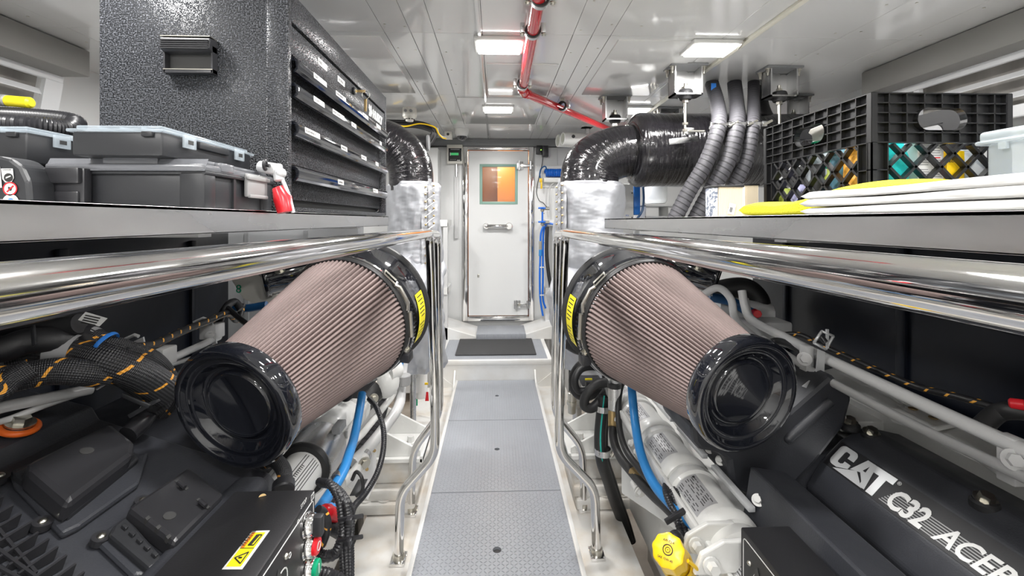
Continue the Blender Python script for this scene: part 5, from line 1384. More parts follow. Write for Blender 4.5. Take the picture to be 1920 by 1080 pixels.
for u, v, Y in ((1593, 792, 1.155), (1634, 812, 1.12), (1848, 938, .84)): b = MB(); b.m('black_rubber'); p = P(u, v, Y); b.cyl(p - Z3 * .02, p, .024, bev=.004); b.hexbolt(p, (0, -.3, .95), .013, .012); b.build('cover_bolt', tR)
# matte black manifold below the filter cap
b = MB(); b.smooth = False; b.m('engine_black'); Ym = 1.12
px = [(1296, 795), (1330, 800), (1480, 770), (1560, 700), (1600, 745), (1585, 800), (1530, 870), (1490, 912), (1440, 900), (1432, 925), (1412, 934), (1386, 922), (1372, 905), (1366, 866), (1345, 850), (1312, 846), (1300, 830)]
b.prism([P(u, v, Ym) for u, v in px], (0, .22, 0), bev=.012); b.build('intake_manifold', tR)
b = MB(); b.m('engine_black').sweep([P(1556, 752, 1.12), P(1478, 822, 1.12)], .012, 16); b.m('engine_black').sphere(P(1478, 822, 1.12), .012); b.build('manifold_rib', tR)
# white shelf of the head behind the valve cover
b = MB(); b.smooth = False; b.m('engine_white')
xA, zA = A_[0], A_[1]
extr(b, [(xA + .10, zA - .06), (xA + .10, zA + .02), (xA + .135, zA + .03), (1.2, zA + .05), (1.2, zA - .06)], .3, 1.5, bev=.006)
extr(b, [(xA - .02, zA - .03), (xA - .02, zA - .003), (xA + .12, zA - .003), (xA + .12, zA - .03)], 1.19, 1.5, bev=.003)
b.build('cylinder_head', tR)
b = MB(); b.smooth = False; b.m('engine_white')
for Y, dx in ((1.17, 0), (.93, 0), (.72, 0)):
    p0 = Vector((xA + .07, Y, zc(zA + .03)))
    b = MB(); b.smooth = False; b.m('engine_white')
    b.prism([p0, p0 + Vector((.10, -.03, .012)), p0 + Vector((.12, -.11, .012)), p0 + Vector((.02, -.12, 0)), p0 + Vector((-.02, -.06, 0))], (0, 0, .012), bev=.004)
    b.smooth = True
    for dy in (.03, .085): p1 = Vector((xA + .135, Y - dy, zc(zA + .0525))); b.m('brass').cyl(p1, p1 + Z3 * .002, .010)
    b.build('lifting_lug', tR)
b = MB(); b.smooth = False; b.m('engine_white')
# angled white air plate with glossy face
b.prism([P(1682, 824, 1.14), P(1742, 801, 1.17), P(1812, 858, 1.08), P(1905, 925, .92), P(1880, 925, .90)], (0, 0, -.03), bev=.003)
b.build('deflector_plate', tR)
# grey pipes running along the engine top
b = MB(); b.m('pipe_grey')
hose(b, [(1395, 560, 1.62), (1402, 590, 1.6), (1415, 605, 1.56)], .016)
b.tube([P(1391, 545, 1.62), P(1397, 575, 1.6), P(1410, 600, 1.56), P(1470, 632, 1.36), P(1540, 668, 1.2), P(1740, 762, .92), P(1905, 838, .76), P(2100, 930, .62)], .0145, 16); b.build('coolant_pipe', tR)
b = MB(); b.m('pipe_grey').tube([P(1310, 558, 1.7), P(1345, 540, 1.68), P(1370, 560, 1.66), P(1380, 600, 1.6), P(1420, 640, 1.4)], .014, 12); b.build('coolant_pipe', tR)
b = MB(); b.m('pipe_grey').tube([P(1430, 635, 1.35), P(1530, 700, 1.17), P(1700, 790, .95), P(1890, 880, .76), P(2100, 980, .62)], .0105, 12); b.build('coolant_pipe', tR)
for u, v, Y in ((1512, 662, 1.2), (1895, 840, .77)):
    b = MB(); b.smooth = False; c = P(u, v, Y); b.m('pipe_grey').obox(c + Vector((.0, 0, -.02)), (.022, .03, .085), None, .003); b.smooth = True; b.hexbolt(c + Vector((-.02, -.02, -.01)), (-.4, -.8, .3), .012, .01, mt='pipe_grey'); b.build('pipe_bracket', tR)
b = MB(); b.smooth = False; b.m('silver_paint'); c = P(1545, 640, 1.15)
e1 = Vector((.55, -.5, .67)).normalized(); e2 = Vector((.8, .0, -.5)).normalized()
b.obox(P(1551, 635, 1.15), (.006, .005, .05), [X3, Y3, Z3]); 
for (u0, v0, u1, v1) in ((1541, 621, 1563, 630), (1563, 630, 1548, 655), (1548, 655, 1526, 643), (1526, 643, 1541, 621)): b.sweep([P(u0, v0, 1.15), P(u1, v1, 1.15)], .0035, 6)
b.prism([P(1535, 655, 1.16), P(1547, 660, 1.16), P(1545, 715, 1.16), P(1530, 735, 1.14), P(1505, 725, 1.14), P(1530, 705, 1.16)], (0, .004, 0)); b.build('loom_bracket', tR)
b = MB(); b.m('black_plastic').cyl(P(1540, 632, 1.15), P(1548, 642, 1.14), .007); b.build('loom_clip', tR)
# --- coolers on the aisle side
def coolers(t, s, ax_x, z, segs, r, tag_=True):
    for i, (y0, y1, rr) in enumerate(segs):
        b = MB(); b.m('engine_white'); x = s * ax_x; zz = zc(z)
        b.lathe((x, y0, zz), Y3, [(0, 0), (0, rr * 1.0), (.012, rr * 1.12), (.03, rr * 1.12), (.035, rr), (y1 - y0 - .05, rr), (y1 - y0 - .045, rr * 1.1), (y1 - y0 - .02, rr * 1.1), (y1 - y0, rr * .9), (y1 - y0, 0)], 40)
        # bolted flange strips along the cylinder
        b.smooth = False
        for sg in (-1, 1):
            b.box((x - sg * s * rr * .98, y0, zz - .012 + .02 * sg), (x - sg * s * rr * 1.16, y1, zz + .012 + .02 * sg), .003)
        o = b.build('cooler', t)
        if tag_:
            b = MB(); b.smooth = False; b.m('foil_label'); ya, yb = y0 + .055, y1 - .055; a0, a1 = math.radians(150 if s > 0 else -10 + 40), math.radians(95 if s > 0 else 85)
            def f(u, v, e=0.): a = a0 + (a1 - a0) * v; return (x + math.cos(a) * (rr + .0006 + e), ya + (yb - ya) * (1 - u), zz + math.sin(a) * (rr + .0006 + e))
            b.smooth = True; b.grid(lambda u, v: f(u, v), 2, 10); b.smooth = False; b.m('ink'); rnd = random.Random(i)
            for col in range(9):
                v0 = .08 + col * .095
                if col == 3: continue
                u0 = .06 + rnd.random() * .1
                while u0 < .9:
                    L_ = rnd.uniform(.05, .2); u1 = min(.94, u0 + L_)
                    b.grid(lambda u, v: f(u0 + (u1 - u0) * u, v0 + .030 * v, .0004), 1, 1); u0 = u1 + rnd.uniform(.02, .12)
            b.grid(lambda u, v: f(.05 + .06 * u, .80 + .1 * v, .0004), 1, 1)
            b.build('data_plate', o)
coolers(tR, 1, .525, -.725, [(.52, .97, .062), (.97, 1.20, .064), (1.20, 1.43, .064), (1.43, 1.66, .064), (1.66, 1.89, .062)], .08)
# blended lower front casting and white ribbed plates
b = MB(); b.smooth = False; b.m('engine_white')
b.box((.49, .5, zc(-.84)), (.62, 1.95, zc(-.76)), .01)
b.build('cooler_casting', tR)
b = MB(); b.m('engine_white')
b.smooth = True; hose(b, [(1255, 765, 1.68), (1275, 800, 1.5), (1320, 812, 1.42), (1345, 850, 1.3), (1350, 880, 1.24), (1385, 905, 1.18)], .009, 10)
b.build('oil_line', tR)
for Y in (1.0, 1.17, 1.23, 1.40, 1.46, 1.63):
    b = MB(); b.hexbolt((.450, Y, zc(-.735)), (-1, 0, .3), .008, .010, mt='engine_white'); b.build('flange_bolt', tR)
    b = MB(); b.hexbolt((.60, Y, zc(-.64)), (-.5, -.5, .6), .009, .010, mt='engine_white'); b.build('flange_bolt', tR)
for Y0 in (.99, 1.22, 1.45):
    b = MB(); b.smooth = False; b.m('silver_paint').box((.578, Y0 + .01, zc(-.668)), (.594, Y0 + .19, zc(-.655)), .002); b.build('wear_strip', tR)
# side plate and lower engine parts
b = MB(); b.smooth = False; b.m('engine_white')
b.prism([P(1163, 762, 1.75), P(1250, 850, 1.5), P(1275, 1000, 1.35), P(1165, 925, 1.7)], (.03, .02, 0), bev=.004)
b.build('side_plate', tR)
# lugs below the coolers at the bottom edge
for u, v, Y in ((1302, 1022, .95), (1330, 1060, .86)):
    b = MB(); b.smooth = False; b.m('engine_white'); c = P(u, v, Y)
    b.prism([c + Vector(p) for p in ((-.03, 0, -.02), (-.015, 0, .02), (.03, 0, .045), (.09, 0, .045), (.085, 0, -.015), (.02, 0, -.02))], (0, .012, 0), bev=.003)
    b.smooth = True; b.hexbolt(c + Vector((.002, -.002, .002)), (0, -1, .1), .011, .016, mt='engine_white'); b.build('mounting_lug', tR)
# oil filler
t = thing('oil_filler_cap', 'bright yellow fluted oil filler cap at the bottom beside the right engine', 'filler cap', P(1270, 1050, .85))
c = P(1252, 1031, .86); ax = (c - P(1282, 1075, .92)).normalized()
ax = (P(1252, 1031, .84) - P(1283, 1078, .93)).normalized()
b = MB(); x, y, d = frame_of(ax); b.m('yellow_plastic'); prev = None
for tt, R, fl in ((.0, .001, 0), (.0, .026, .1), (-.003, .031, .6), (-.008, .0325, 1), (-.045, .0325, 1), (-.048, .028, .3), (-.050, .0265, 0), (-.085, .0265, 0)):
    ring = [b.bm.verts.new(c + ax * tt + (x * math.cos(a) + y * math.sin(a)) * (R - fl * .003 * (1 + math.cos(9 * a)) / 2)) for a in [2 * PI * k / 72 for k in range(72)]]
    if prev:
        for k in range(72): b._f([prev[k], prev[(k + 1) % 72], ring[(k + 1) % 72], ring[k]], True)
    prev = ring
b.lathe(c - ax * .095, ax, [(0, .030), (.012, .033), (.02, .030)], 36); b.lathe(c - ax * .13, ax, [(0, .031), (.035, .031), (.04, .026)], 36); b.build('cap', t)
b = MB(); b.m('ink'); vv = (Z3 - ax * Z3.dot(ax)).normalized(); hh = vv.cross(ax).normalized(); cc = c + ax * .0008
b.torus(cc, ax, .009, .0009, 24, 6); b.torus(cc, ax, .0045, .0005, 16, 5)
b.smooth = False
b.text('API CJ-4', cc + hh * -.012 + vv * .0125, hh, vv, .0062, .0004); b.text('SAE 15W-40', cc + hh * -.016 - vv * .018, hh, vv, .0055, .0004)
b.build('cap_marking', t)
b = MB(); b.m('yellow_plastic').tube([c - ax * .02 + hh * .034 , c - ax * .04 + hh * .042 - vv * .0, c - ax * .07 + hh * .045, c - ax * .095 + hh * .032], .0035, 8); b.build('tether', t)
b = MB(); b.m('engine_white').cyl(c - ax * .13, c - ax * .34, .026); b.build('filler_neck', t)
b = MB(); b.m('black_plastic').cyl(P(1262, 1004, .97), P(1272, 1016, .95), .016, bev=.004); b.tube([P(1270, 1012, .96), P(1280, 1030, .97), P(1286, 1060, .98)], .008, 8); tag(b.build('dipstick_handle'), 'small black dipstick handle behind the yellow oil cap', 'dipstick')

# control boxes at the near end of both engines
def control_box(s, label, u0, v0, u1, Yb):
    c = P(u0, v0, Yb); xr = c.x; zt = c.z; xo = P(u1, v0, Yb).x
    t = thing('control_box', label, 'control box', ((xr + xo) / 2, Yb - .25, zt - .3), 'engine control boxes')
    b = MB(); b.smooth = False; b.m('black_matte').box((xr, .28, zt - .33), (xo, Yb, zt), .004, 2); b.build('case', t)
    b = MB(); b.smooth = False; b.m('white_label'); e = .0006 * s * -1
    X = xr + e
    def ln(pts, w_=.0016):
        for i in range(len(pts) - 1):
            a, c_ = Vector((X, pts[i][0], pts[i][1])), Vector((X, pts[i + 1][0], pts[i + 1][1])); d = (c_ - a); 
            if d.length < 1e-5: continue
            b.obox((a + c_) / 2, (d.length + w_ * .8, w_, .0008), [d.normalized(), X3.cross(d.normalized()), X3], 0)
    def rr(y0, y1, z0, z1, r): 
        pts = []
        for cy, cz, a in ((y1 - r, z1 - r, 0), (y0 + r, z1 - r, 90), (y0 + r, z0 + r, 180), (y1 - r, z0 + r, 270)):
            for k in range(5): q_ = math.radians(a + 90 * k / 4); pts.append((cy + math.cos(q_) * r, cz + math.sin(q_) * r))
        return pts + [pts[0]]
    ln(rr(.30, Yb - .012, zt - .31, zt - .012, .008)); ln(rr(.32, Yb - (.115 if s < 0 else .045), zt - .30, zt - .05, .016), .002)
    b.build('panel_outline', t)
    return t, xr, zt
t, xr, zt = control_box(-1, 'black engine control box with red and green push buttons, bottom left of the walkway', 592, 917, 440, .85)
def face(u, v): return PX(u, v, xr)
for u, v, mt, nm in ((572, 984, None, 'selector_switch'), (572, 1024, 'red_plastic', 'push_button'), (572, 1066, 'green_plastic', 'push_button')):
    c = face(u, v); b = MB()
    b.m('chrome').lathe(c, X3, [(0, .021), (.004, .021), (.006, .019), (.014, .0185), (.017, .016), (.016, .0135)], 36)
    if mt: b.m(mt).lathe(c, X3, [(.008, .0150), (.022, .0150), (.024, .013), (.0243, 0)], 30)
    else:
        b.m('grey_plastic').lathe(c, X3, [(.008, .0145), (.016, .0145), (.016, 0)], 30); b.smooth = False; b.m('charcoal_plastic').box(c + Vector((.014, -.007, -.019)), c + Vector((.032, .007, .017)), .003)
    if mt == 'red_plastic': b.m('white_label').torus(c + X3 * .0243, (1, 0, 0), .007, .0008, 20, 5)
    if mt == 'green_plastic': b.smooth = False; b.m('white_label').box(c + Vector((.0240, -.001, -.008)), c + Vector((.0250, .001, .008)))
    b.build(nm, t)
b = MB(); b.smooth = False; b.m('white_label')
for u, v, tx in ((556, 985, 'O-'), (585, 935, 'I'), (567, 1004, 'O'), (567, 1046, 'O'), (563, 955, 'STOP')): c = face(u, v); b.text(tx, c + X3 * .0008, Y3, Z3, .010, .0003)
b.torus(face(543, 1041) + X3 * .0006, (1, 0, 0), .004, .0006, 12, 4); c = face(583, 940); 
for (a0, b0, a1, b1) in ((0, 0, .012, 0), (0, .010, .012, .010), (0, 0, 0, .010), (.012, 0, .012, .010)): b.obox(c + Vector((.0006, (a0 + a1) / 2, (b0 + b1) / 2)), (.0006, max(.001, abs(a1 - a0)), max(.001, abs(b1 - b0))))
b.build('panel_marking', t)
b = MB(); c = face(536, 1043); b.m('bolt_metal').sphere(c, .005, 12); c = face(521, 1067); b.smooth = False; b.m('seam_dark').prism([c + Vector((.0008, 0, 0)), c + Vector((.0008, .016, -.03)), c + Vector((.0008, -.016, -.03))], (.0006, 0, 0)); b.build('indicator', t)
# warning sticker on the lid
b = MB(); b.smooth = False
zs = zt + .0006
q_ = [PZ(u, v, zs) for u, v in ((473, 996), (506, 995), (454, 1068), (416, 1068))]
def bl(a, c_, e): # bilinear on the sticker
    p = q_[3].lerp(q_[2], a).lerp(q_[0].lerp(q_[1], a), c_); p.z = zs + e; return p
b.m('white_label').prism([bl(0, 0, 0), bl(1, 0, 0), bl(1, 1, 0), bl(0, 1, 0)], (0, 0, .0006))
b.m('yellow_label').prism([bl(.10, .06, .0007), bl(.84, .06, .0007), bl(.84, .94, .0007), bl(.10, .94, .0007)], (0, 0, .0003))
b.m('warn_orange').prism([bl(.10, .52, .0011), bl(.28, .52, .0011), bl(.28, .94, .0011), bl(.10, .94, .0011)], (0, 0, .0002)); b.m('ink').prism([bl(.10, .50, .0011), bl(.84, .50, .0011), bl(.84, .515, .0011), bl(.10, .515, .0011)], (0, 0, .0002))
def sl(a0, c0, a1, c1, w_=.0009):
    A = bl(a0, c0, .0015); B2 = bl(a1, c1, .0015); b.m('ink').sweep([A, B2], w_, 5)
sl(.22, .26, .72, .12); sl(.72, .12, .72, .40); sl(.72, .40, .22, .26); sl(.42, .26, .58, .26, .0013)
for k in range(3): sl(.42 + k * .06, .58, .50 + k * .06, .84, .0007)
sl(.42, .58, .70, .58); sl(.50, .86, .76, .86); sl(.42, .58, .46, .86); sl(.70, .58, .76, .86)
d_ = (bl(.22, .92, 0) - bl(.22, .55, 0)).normalized(); b.text('WARNING', bl(.25, .55, .0014), d_, Vector((-d_.y, d_.x, 0)), .011, .0002, sx=.9)
b.build('warning_sticker', t)
t, xr2, zt2 = control_box(1, 'plain black control box with white outline, bottom right corner', 1388, 987, 1480, .85)
b = MB(); b.m('bolt_metal').sphere(PX(1406, 1056, xr2), .005, 12); b.smooth = False; c = PX(1421, 1085, xr2); b.m('seam_dark').prism([c + Vector((-.0008, 0, .02)), c + Vector((-.0008, .014, -.012)), c + Vector((-.0008, -.014, -.012))], (-.0006, 0, 0)); b.build('indicator', t)

# --- left engine top: sloping black cover
U_, L_ = Vector((-.889, 1, zc(-.439))), Vector((-.514, 1, zc(-.569)))
e2 = (L_ - U_).normalized(); nP = Vector((-e2.z, 0, e2.x)).normalized()
if nP.z < 0: nP = -nP
def PLh(u, v, h=0.):
    d = ray(u, v); o = Vector((0, 0, H)); tt = ((U_ + nP * h) - o).dot(nP) / d.dot(nP); return o + d * tt
b = MB(); b.smooth = False; b.m('engine_black')
extr(b, [(-1.18, -.335), (-.90, -.415), (-.885, -.443), (-.514, -.570), (-.49, -.60), (-.49, -.80), (-1.18, -.80)], .25, 1.03, bev=.005)
b.build('valve_cover', tL)
casting('intake_cover', tL, 'engine_black', [((-1.12, 1.035, zc(-.95)), (-.63, 1.6, zc(-.52)))], .02)
casting('gear_cover', tR, 'engine_black', [((.70, 1.155, zc(-.95)), (1.0, 1.34, zc(-.62)))], .01)
# raised panels on the cover
b = MB(); b.smooth = False; b.m('engine_black')
def pad(b, px, h, h0=0., bev=.006): b.prism([PLh(u, v, h) for u, v in px], -nP * (h - h0 + .002), bev=bev)
pad(b, [(205, 815), (262, 850), (280, 845), (262, 905), (150, 985), (118, 1000), (28, 905), (20, 880)], .012)
pad(b, [(325, 905), (425, 935), (310, 1075), (250, 1078), (178, 1010), (185, 1000)], .010)
b.build('cover_panel', tL)
b = MB(); b.smooth = False; b.m('black_plastic')
pad(b, [(207, 790), (255, 828), (252, 850), (128, 945), (52, 880), (50, 866)], .050, .010, bev=.014)
b.build('breather_box', tL)
b = MB(); b.smooth = False; b.m('charcoal_plastic')
pad(b, [(198, 808), (262, 858), (130, 965), (25, 885)], .024, .01, bev=.004)
b.smooth = True; c = PLh(163, 845, .0508); b.m('seam_dark').cyl(c - nP * .001, c + nP * .0006, .0105)
b.build('breather_flange', tL)
b = MB(); b.m('black_plastic').tube([PLh(240, 815, .03), PLh(262, 795, .04), PLh(282, 770, .05), P(290, 755, 1.02), P(292, 742, 1.05)], .019, 16); b.build('breather_hose', tL)
b = MB(); b.smooth = False; c = PLh(276, 770, .05); b.m('white_label').lathe(c - Vector((.004, -.006, -.0)), (PLh(288, 762, .055) - PLh(262, 795, .04)).normalized(), [(0, .0198), (.018, .0198)], 20, a0=PI, a1=2 * PI); b.build('hose_tag', tL)
# second box with slots
b = MB(); b.smooth = False; b.m('black_plastic')
pad(b, [(355, 873), (422, 925), (330, 1018), (240, 950)], .040, .008, bev=.008)
b.build('connector_box', tL)
b = MB(); b.smooth = False; b.m('charcoal_plastic'); pad(b, [(238, 965), (310, 1048), (282, 1066), (205, 1000), (212, 985)], .022, .008, bev=.005); b.m('seam_dark'); 
for (u, v) in ((276, 971), (296, 988), (315, 1006)): pad(b, [(u - 4, v), (u + 3, v - 5), (u + 7, v - 1), (u, v + 5)], .0412, .035, 0)
for (u, v) in ((340, 910), (380, 945)):
    pad(b, [(u - 12, v - 8), (u - 7, v - 12), (u + 14, v + 5), (u + 9, v + 9)], .0412, .035, 0); b.m('black_plastic'); b.smooth = True; b.sweep([PLh(u - 6, v - 6, .046), PLh(u + 6, v + 4, .046)], .004, 8); b.smooth = False; b.m('seam_dark')
b.smooth = True; c = PLh(318, 967, .0408); b.cyl(c - nP * .001, c + nP * .0006, .0095)
b.smooth = False; b.m('charcoal_plastic')
for k in range(5): pad(b, [(228 + k * 14, 984 + k * 13), (234 + k * 14, 979 + k * 13), (242 + k * 14, 986 + k * 13), (236 + k * 14, 991 + k * 13)], .027, .02, .001)
b.build('connector_flange', tL)
for u, v in ((80, 978), (217, 887), (190, 1006), (268, 938), (350, 1014), (0, 892)): b = MB(); p = PLh(u, v, .012); b.m('black_plastic').cyl(p - nP * .01, p + nP * .001, .013); b.m('bolt_metal').sphere(p + nP * .001, .0065, 14, (1, 1, .6), nP); b.build('cover_bolt', tL)
b = MB(); p = PLh(36, 800, .03); b.m('orange_plastic').torus(p, nP, .026, .006, 32, 10); b.m('black_plastic').cyl(p - nP * .03, p + nP * .006, .022, bev=.003); b.hexbolt(p + nP * .006, nP, .015, .012); b.build('grommet_bolt', tL)
# cooling fins
b = MB(); b.smooth = False; b.m('black_plastic')
tips = [(7, 929), (25, 946), (40, 962), (58, 978), (72, 997), (92, 1009), (109, 1024), (125, 1040), (142, 1056), (158, 1071)]
for (u, v) in tips:
    p = PLh(u, v, .022); q0 = p - nP * .022; fd = Vector((-.25, -1, 0)).normalized() 
    fd = (fd - nP * fd.dot(nP)).normalized(); sd = fd.cross(nP).normalized() * .0018
    b.prism([q0 - sd, q0 + fd * .050 - sd, q0 + fd * .045 + nP * .012 - sd, p - sd], sd * 2)
for k in range(3): b.prism([PLh(-30 - 30 * k, 960 + 28 * k, .01), PLh(70 + 30 * k, 1075 + 30 * k, .01), PLh(64 + 30 * k, 1079 + 30 * k, .01), PLh(-36 - 30 * k, 964 + 28 * k, .01)], nP * .004)
b.build('cooling_fin', tL)
# dark long rounded cover and wiring cover next to the control box
b = MB(); b.m('engine_black'); c = P(478, 905, .97); b.smooth = False
b.box((P(445, 890, .97).x, .28, c.z - .09), (P(512, 890, .97).x, .97, P(478, 884, .97).z), .026, 5); b.build('side_cover', tL, autosm=60)
b = MB(); b.m('brass').cyl(P(492, 934, .83), P(492, 934, .86), .007); b.build('wooden_plug', tL)
b = MB(); b.smooth = False; b.m('black_plastic').box(P(298, 905, 1.1), P(345, 868, 1.25), .012); b.m('white_label').prism([PLh(370, 1012, .005), PLh(386, 995, .005), PLh(392, 1000, .005), PLh(378, 1018, .005)], nP * .001); b.build('sensor_box', tL)
# white pipe, clamp and coolers at the left
coolers(tL, -1, .515, -.665, [(1.36, 1.58, .060), (1.58, 1.80, .060)], .066, False)
x0 = -.515
b = MB(); b.m('steel').lathe((x0, 1.21, zc(-.665)), Y3, [(0, .062), (0, .075), (.12, .075), (.12, .062)], 44); b.m('black_rubber').lathe((x0, 1.198, zc(-.665)), Y3, [(0, .054), (0, .068), (.012, .071), (.013, .06)], 44); b.lathe((x0, 1.33, zc(-.665)), Y3, [(0, .06), (0, .071), (.012, .068), (.012, .054)], 44); b.smooth = False; b.m('trim_grey').box((x0 + .045, 1.29, zc(-.612)), (x0 + .070, 1.345, zc(-.590)), .003); b.build('pipe_coupling', tL)
b = MB(); b.m('engine_white').lathe((x0, .92, zc(-.665)), Y3, [(0, .0), (0, .054), (.34, .054), (.34, .0)], 40)
b.m('white_label'); 
def f(u, v, e=0.): a = math.radians(20 + 60 * v); return (x0 + math.cos(a) * (.0546 + e), 1.20 - .22 * u, zc(-.665) + math.sin(a) * (.0546 + e))
b.grid(lambda u, v: f(u, v), 2, 8); b.smooth = False; b.m('ink'); rnd = random.Random(5)
for k in range(7):
    if k == 4: continue
    b.grid(lambda u, v: f(.05 + u * rnd.choice((.5, .8, .62)), .10 + k * .12 + .035 * v, .0004), 1, 1)
for k in range(14): b.grid(lambda u, v: f(.25 + k * .035 + .012 * u, .58 + .13 * v, .0005), 1, 1)
b.build('water_pipe', tL)
b = MB(); b.m('engine_white'); b.sphere(P(722, 716, 1.72), .055, 20, (1, 1, 1.1)); b.sweep([P(690, 735, 1.7), P(712, 718, 1.72), P(738, 690, 1.75)], .045, 18); b.cyl(P(722, 700, 1.7), P(742, 690, 1.75), .04); b.sweep([P(700, 740, 1.7), P(742, 728, 1.72)], .02, 14); b.build('thermostat_housing', tL)
b = MB(); b.m('black_rubber').sweep([P(672, 758, 1.62), P(700, 728, 1.7)], .048, 20); b.m('bolt_metal').lathe(P(696, 732, 1.69), (P(700, 728, 1.7) - P(672, 758, 1.62)).normalized(), [(0, .047), (0, .051), (.012, .051), (.012, .047)], 30); b.hexbolt(P(700, 747, 1.62), (.5, -.8, 0), .012, .012); b.build('rubber_sleeve', tL)
b = MB(); b.smooth = False; b.m('black_plastic').prism([P(640, 745, 1.5), P(688, 700, 1.6), P(702, 715, 1.6), P(668, 752, 1.55)], (.0, .05, -.01), bev=.003); b.hexbolt(P(650, 745, 1.5), (0, -.5, .8), .012, .01, mt='black_plastic'); b.build('support_bracket', tL)
# white side plates and lower casting on the left
b = MB(); b.smooth = False; b.m('engine_white')
b.prism([P(670, 860, 1.55), P(706, 822, 1.75), P(706, 905, 1.7), P(690, 938, 1.6), P(640, 905, 1.4)], (-.03, .03, 0), bev=.003)
for u, v, Y in ((688, 880, 1.6), (690, 920, 1.6), (702, 845, 1.7)): b.m('brass').cyl(P(u, v, Y - .003), P(u, v, Y + .001), .006)
b.m('engine_white').box((-.66, .95, zc(-.86)), (-.50, 1.9, zc(-.70)), .02); b.build('side_plate', tL)
b = MB(); b.m('pipe_grey')
hose(b, [(775, 615, 1.95), (762, 645, 1.92), (756, 680, 1.9), (752, 720, 1.85), (748, 760, 1.75), (722, 800, 1.65), (690, 840, 1.55), (660, 870, 1.45)], .020, 16); b.build('return_pipe', tL)
b = MB(); b.m('engine_white'); hose(b, [(744, 690, 1.8), (740, 715, 1.8), (738, 738, 1.78), (718, 765, 1.7), (694, 795, 1.6), (672, 820, 1.5), (640, 835, 1.4)], .012, 12); b.build('return_pipe', tL)
b = MB(); b.smooth = False
for u, v in ((738, 719), (757, 712)): c = P(u, v, 1.8); b.m('grey_plastic').cyl(c - Z3 * .02, c + Z3 * .02, .028 if u > 750 else .018, n=20, bev=.003)
b.build('pipe_clip', tL)
b = MB(); b.m('wrap_hose'); hose(b, [(722, 735, 1.85), (717, 765, 1.8), (705, 800, 1.7), (688, 830, 1.6), (660, 868, 1.5), (615, 900, 1.35)], .022, 14); b.build('wrapped_line', tL)
b = MB(); b.m('engine_white'); hose(b, [(683, 858, 1.5), (665, 885, 1.42), (640, 905, 1.35)], .017); b.m('steel').lathe(P(680, 860, 1.5), (P(683, 858, 1.5) - P(665, 885, 1.42)).normalized(), [(0, .018), (0, .024), (.02, .024), (.02, .018)], 24); b.hexbolt(P(683, 868, 1.45), (.6, -.8, 0), .013, .01); b.build('lower_pipe', tL)
# engine feet and mounts
for s, t in ((-1, tL), (1, tR)):
    def q3(x, y, z): return Vector((s * x, y, zc(z)))
    b = MB(); b.smooth = False; b.m('engine_white')
    k = 1.0 if s < 0 else 1.02
    b.prism([q3(.33, 2.02, -1.07), q3(.66, 2.02, -1.07), q3(.66, 2.02, -1.09), q3(.33, 2.02, -1.09)], (0, .34, 0), bev=.003)
    for yy in (2.04, 2.26): b.prism([q3(.345, yy, -1.07), q3(.66, yy, -1.07), q3(.66, yy, -.88), q3(.56, yy, -.93), q3(.345, yy, -1.045)], (0, .014, 0), bev=.002)
    b.prism([q3(.33, 2.02, -1.09), q3(.33, 2.36, -1.09), q3(.33, 2.36, -1.06), q3(.33, 2.02, -1.06)], (s * .012, 0, 0))
    b.smooth = True; b.hexbolt(q3(.41, 2.16, -1.07), (0, 0, 1), .017, .03, mt='engine_white')
    b.build('mount_foot', t)
    m_ = MB(); m_.smooth = False; m_.m('beam_paint').box(q3(.37, 2.05, -1.20), q3(.60, 2.33, -1.091), .012); m_.box(q3(.35, 2.0, -1.25), q3(.62, 2.36, -1.20), .01); m_.box(q3(.36, 1.98, -1.299), q3(.62, 2.4, -1.25), .012)
    m_.smooth = True
    for x in (.40, .50, .58): m_.hexbolt(q3(x, 2.02, -1.25), (0, 0, 1), .020, .022, mt='beam_paint')
    tag(m_.build('rubber_mount'), 'painted resilient mount block under the %s engine foot on the white bed' % ('left' if s < 0 else 'right'), 'engine mount', 'engine mounts')
b = MB(); b.smooth = False; b.m('trim_grey').box((-1.5, 2.36, -.49), (-.72, 2.46, zc(-.03)), .006)  # plain grey box added as a backdrop to darken the bright wall here
for x in (-1.3, -1.0): b.box((x, 2.352, -.4), (x + .02, 2.362, zc(-.05)))
tag(b.build('grey_backdrop'), 'dull grey backdrop box added to darken the wall beyond the left engine, behind the plate marked 8', 'cabinet')
# --- behind the engines: dark insulated housings
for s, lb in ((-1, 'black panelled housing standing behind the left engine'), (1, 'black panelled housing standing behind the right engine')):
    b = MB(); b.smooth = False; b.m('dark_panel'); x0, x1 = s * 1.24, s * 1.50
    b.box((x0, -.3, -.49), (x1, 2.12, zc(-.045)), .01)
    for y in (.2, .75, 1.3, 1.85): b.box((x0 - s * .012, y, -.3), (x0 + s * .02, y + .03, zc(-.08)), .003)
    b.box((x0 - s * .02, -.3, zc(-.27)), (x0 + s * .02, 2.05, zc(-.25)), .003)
    tag(b.build('dark_housing'), lb, 'housing', 'dark housings')
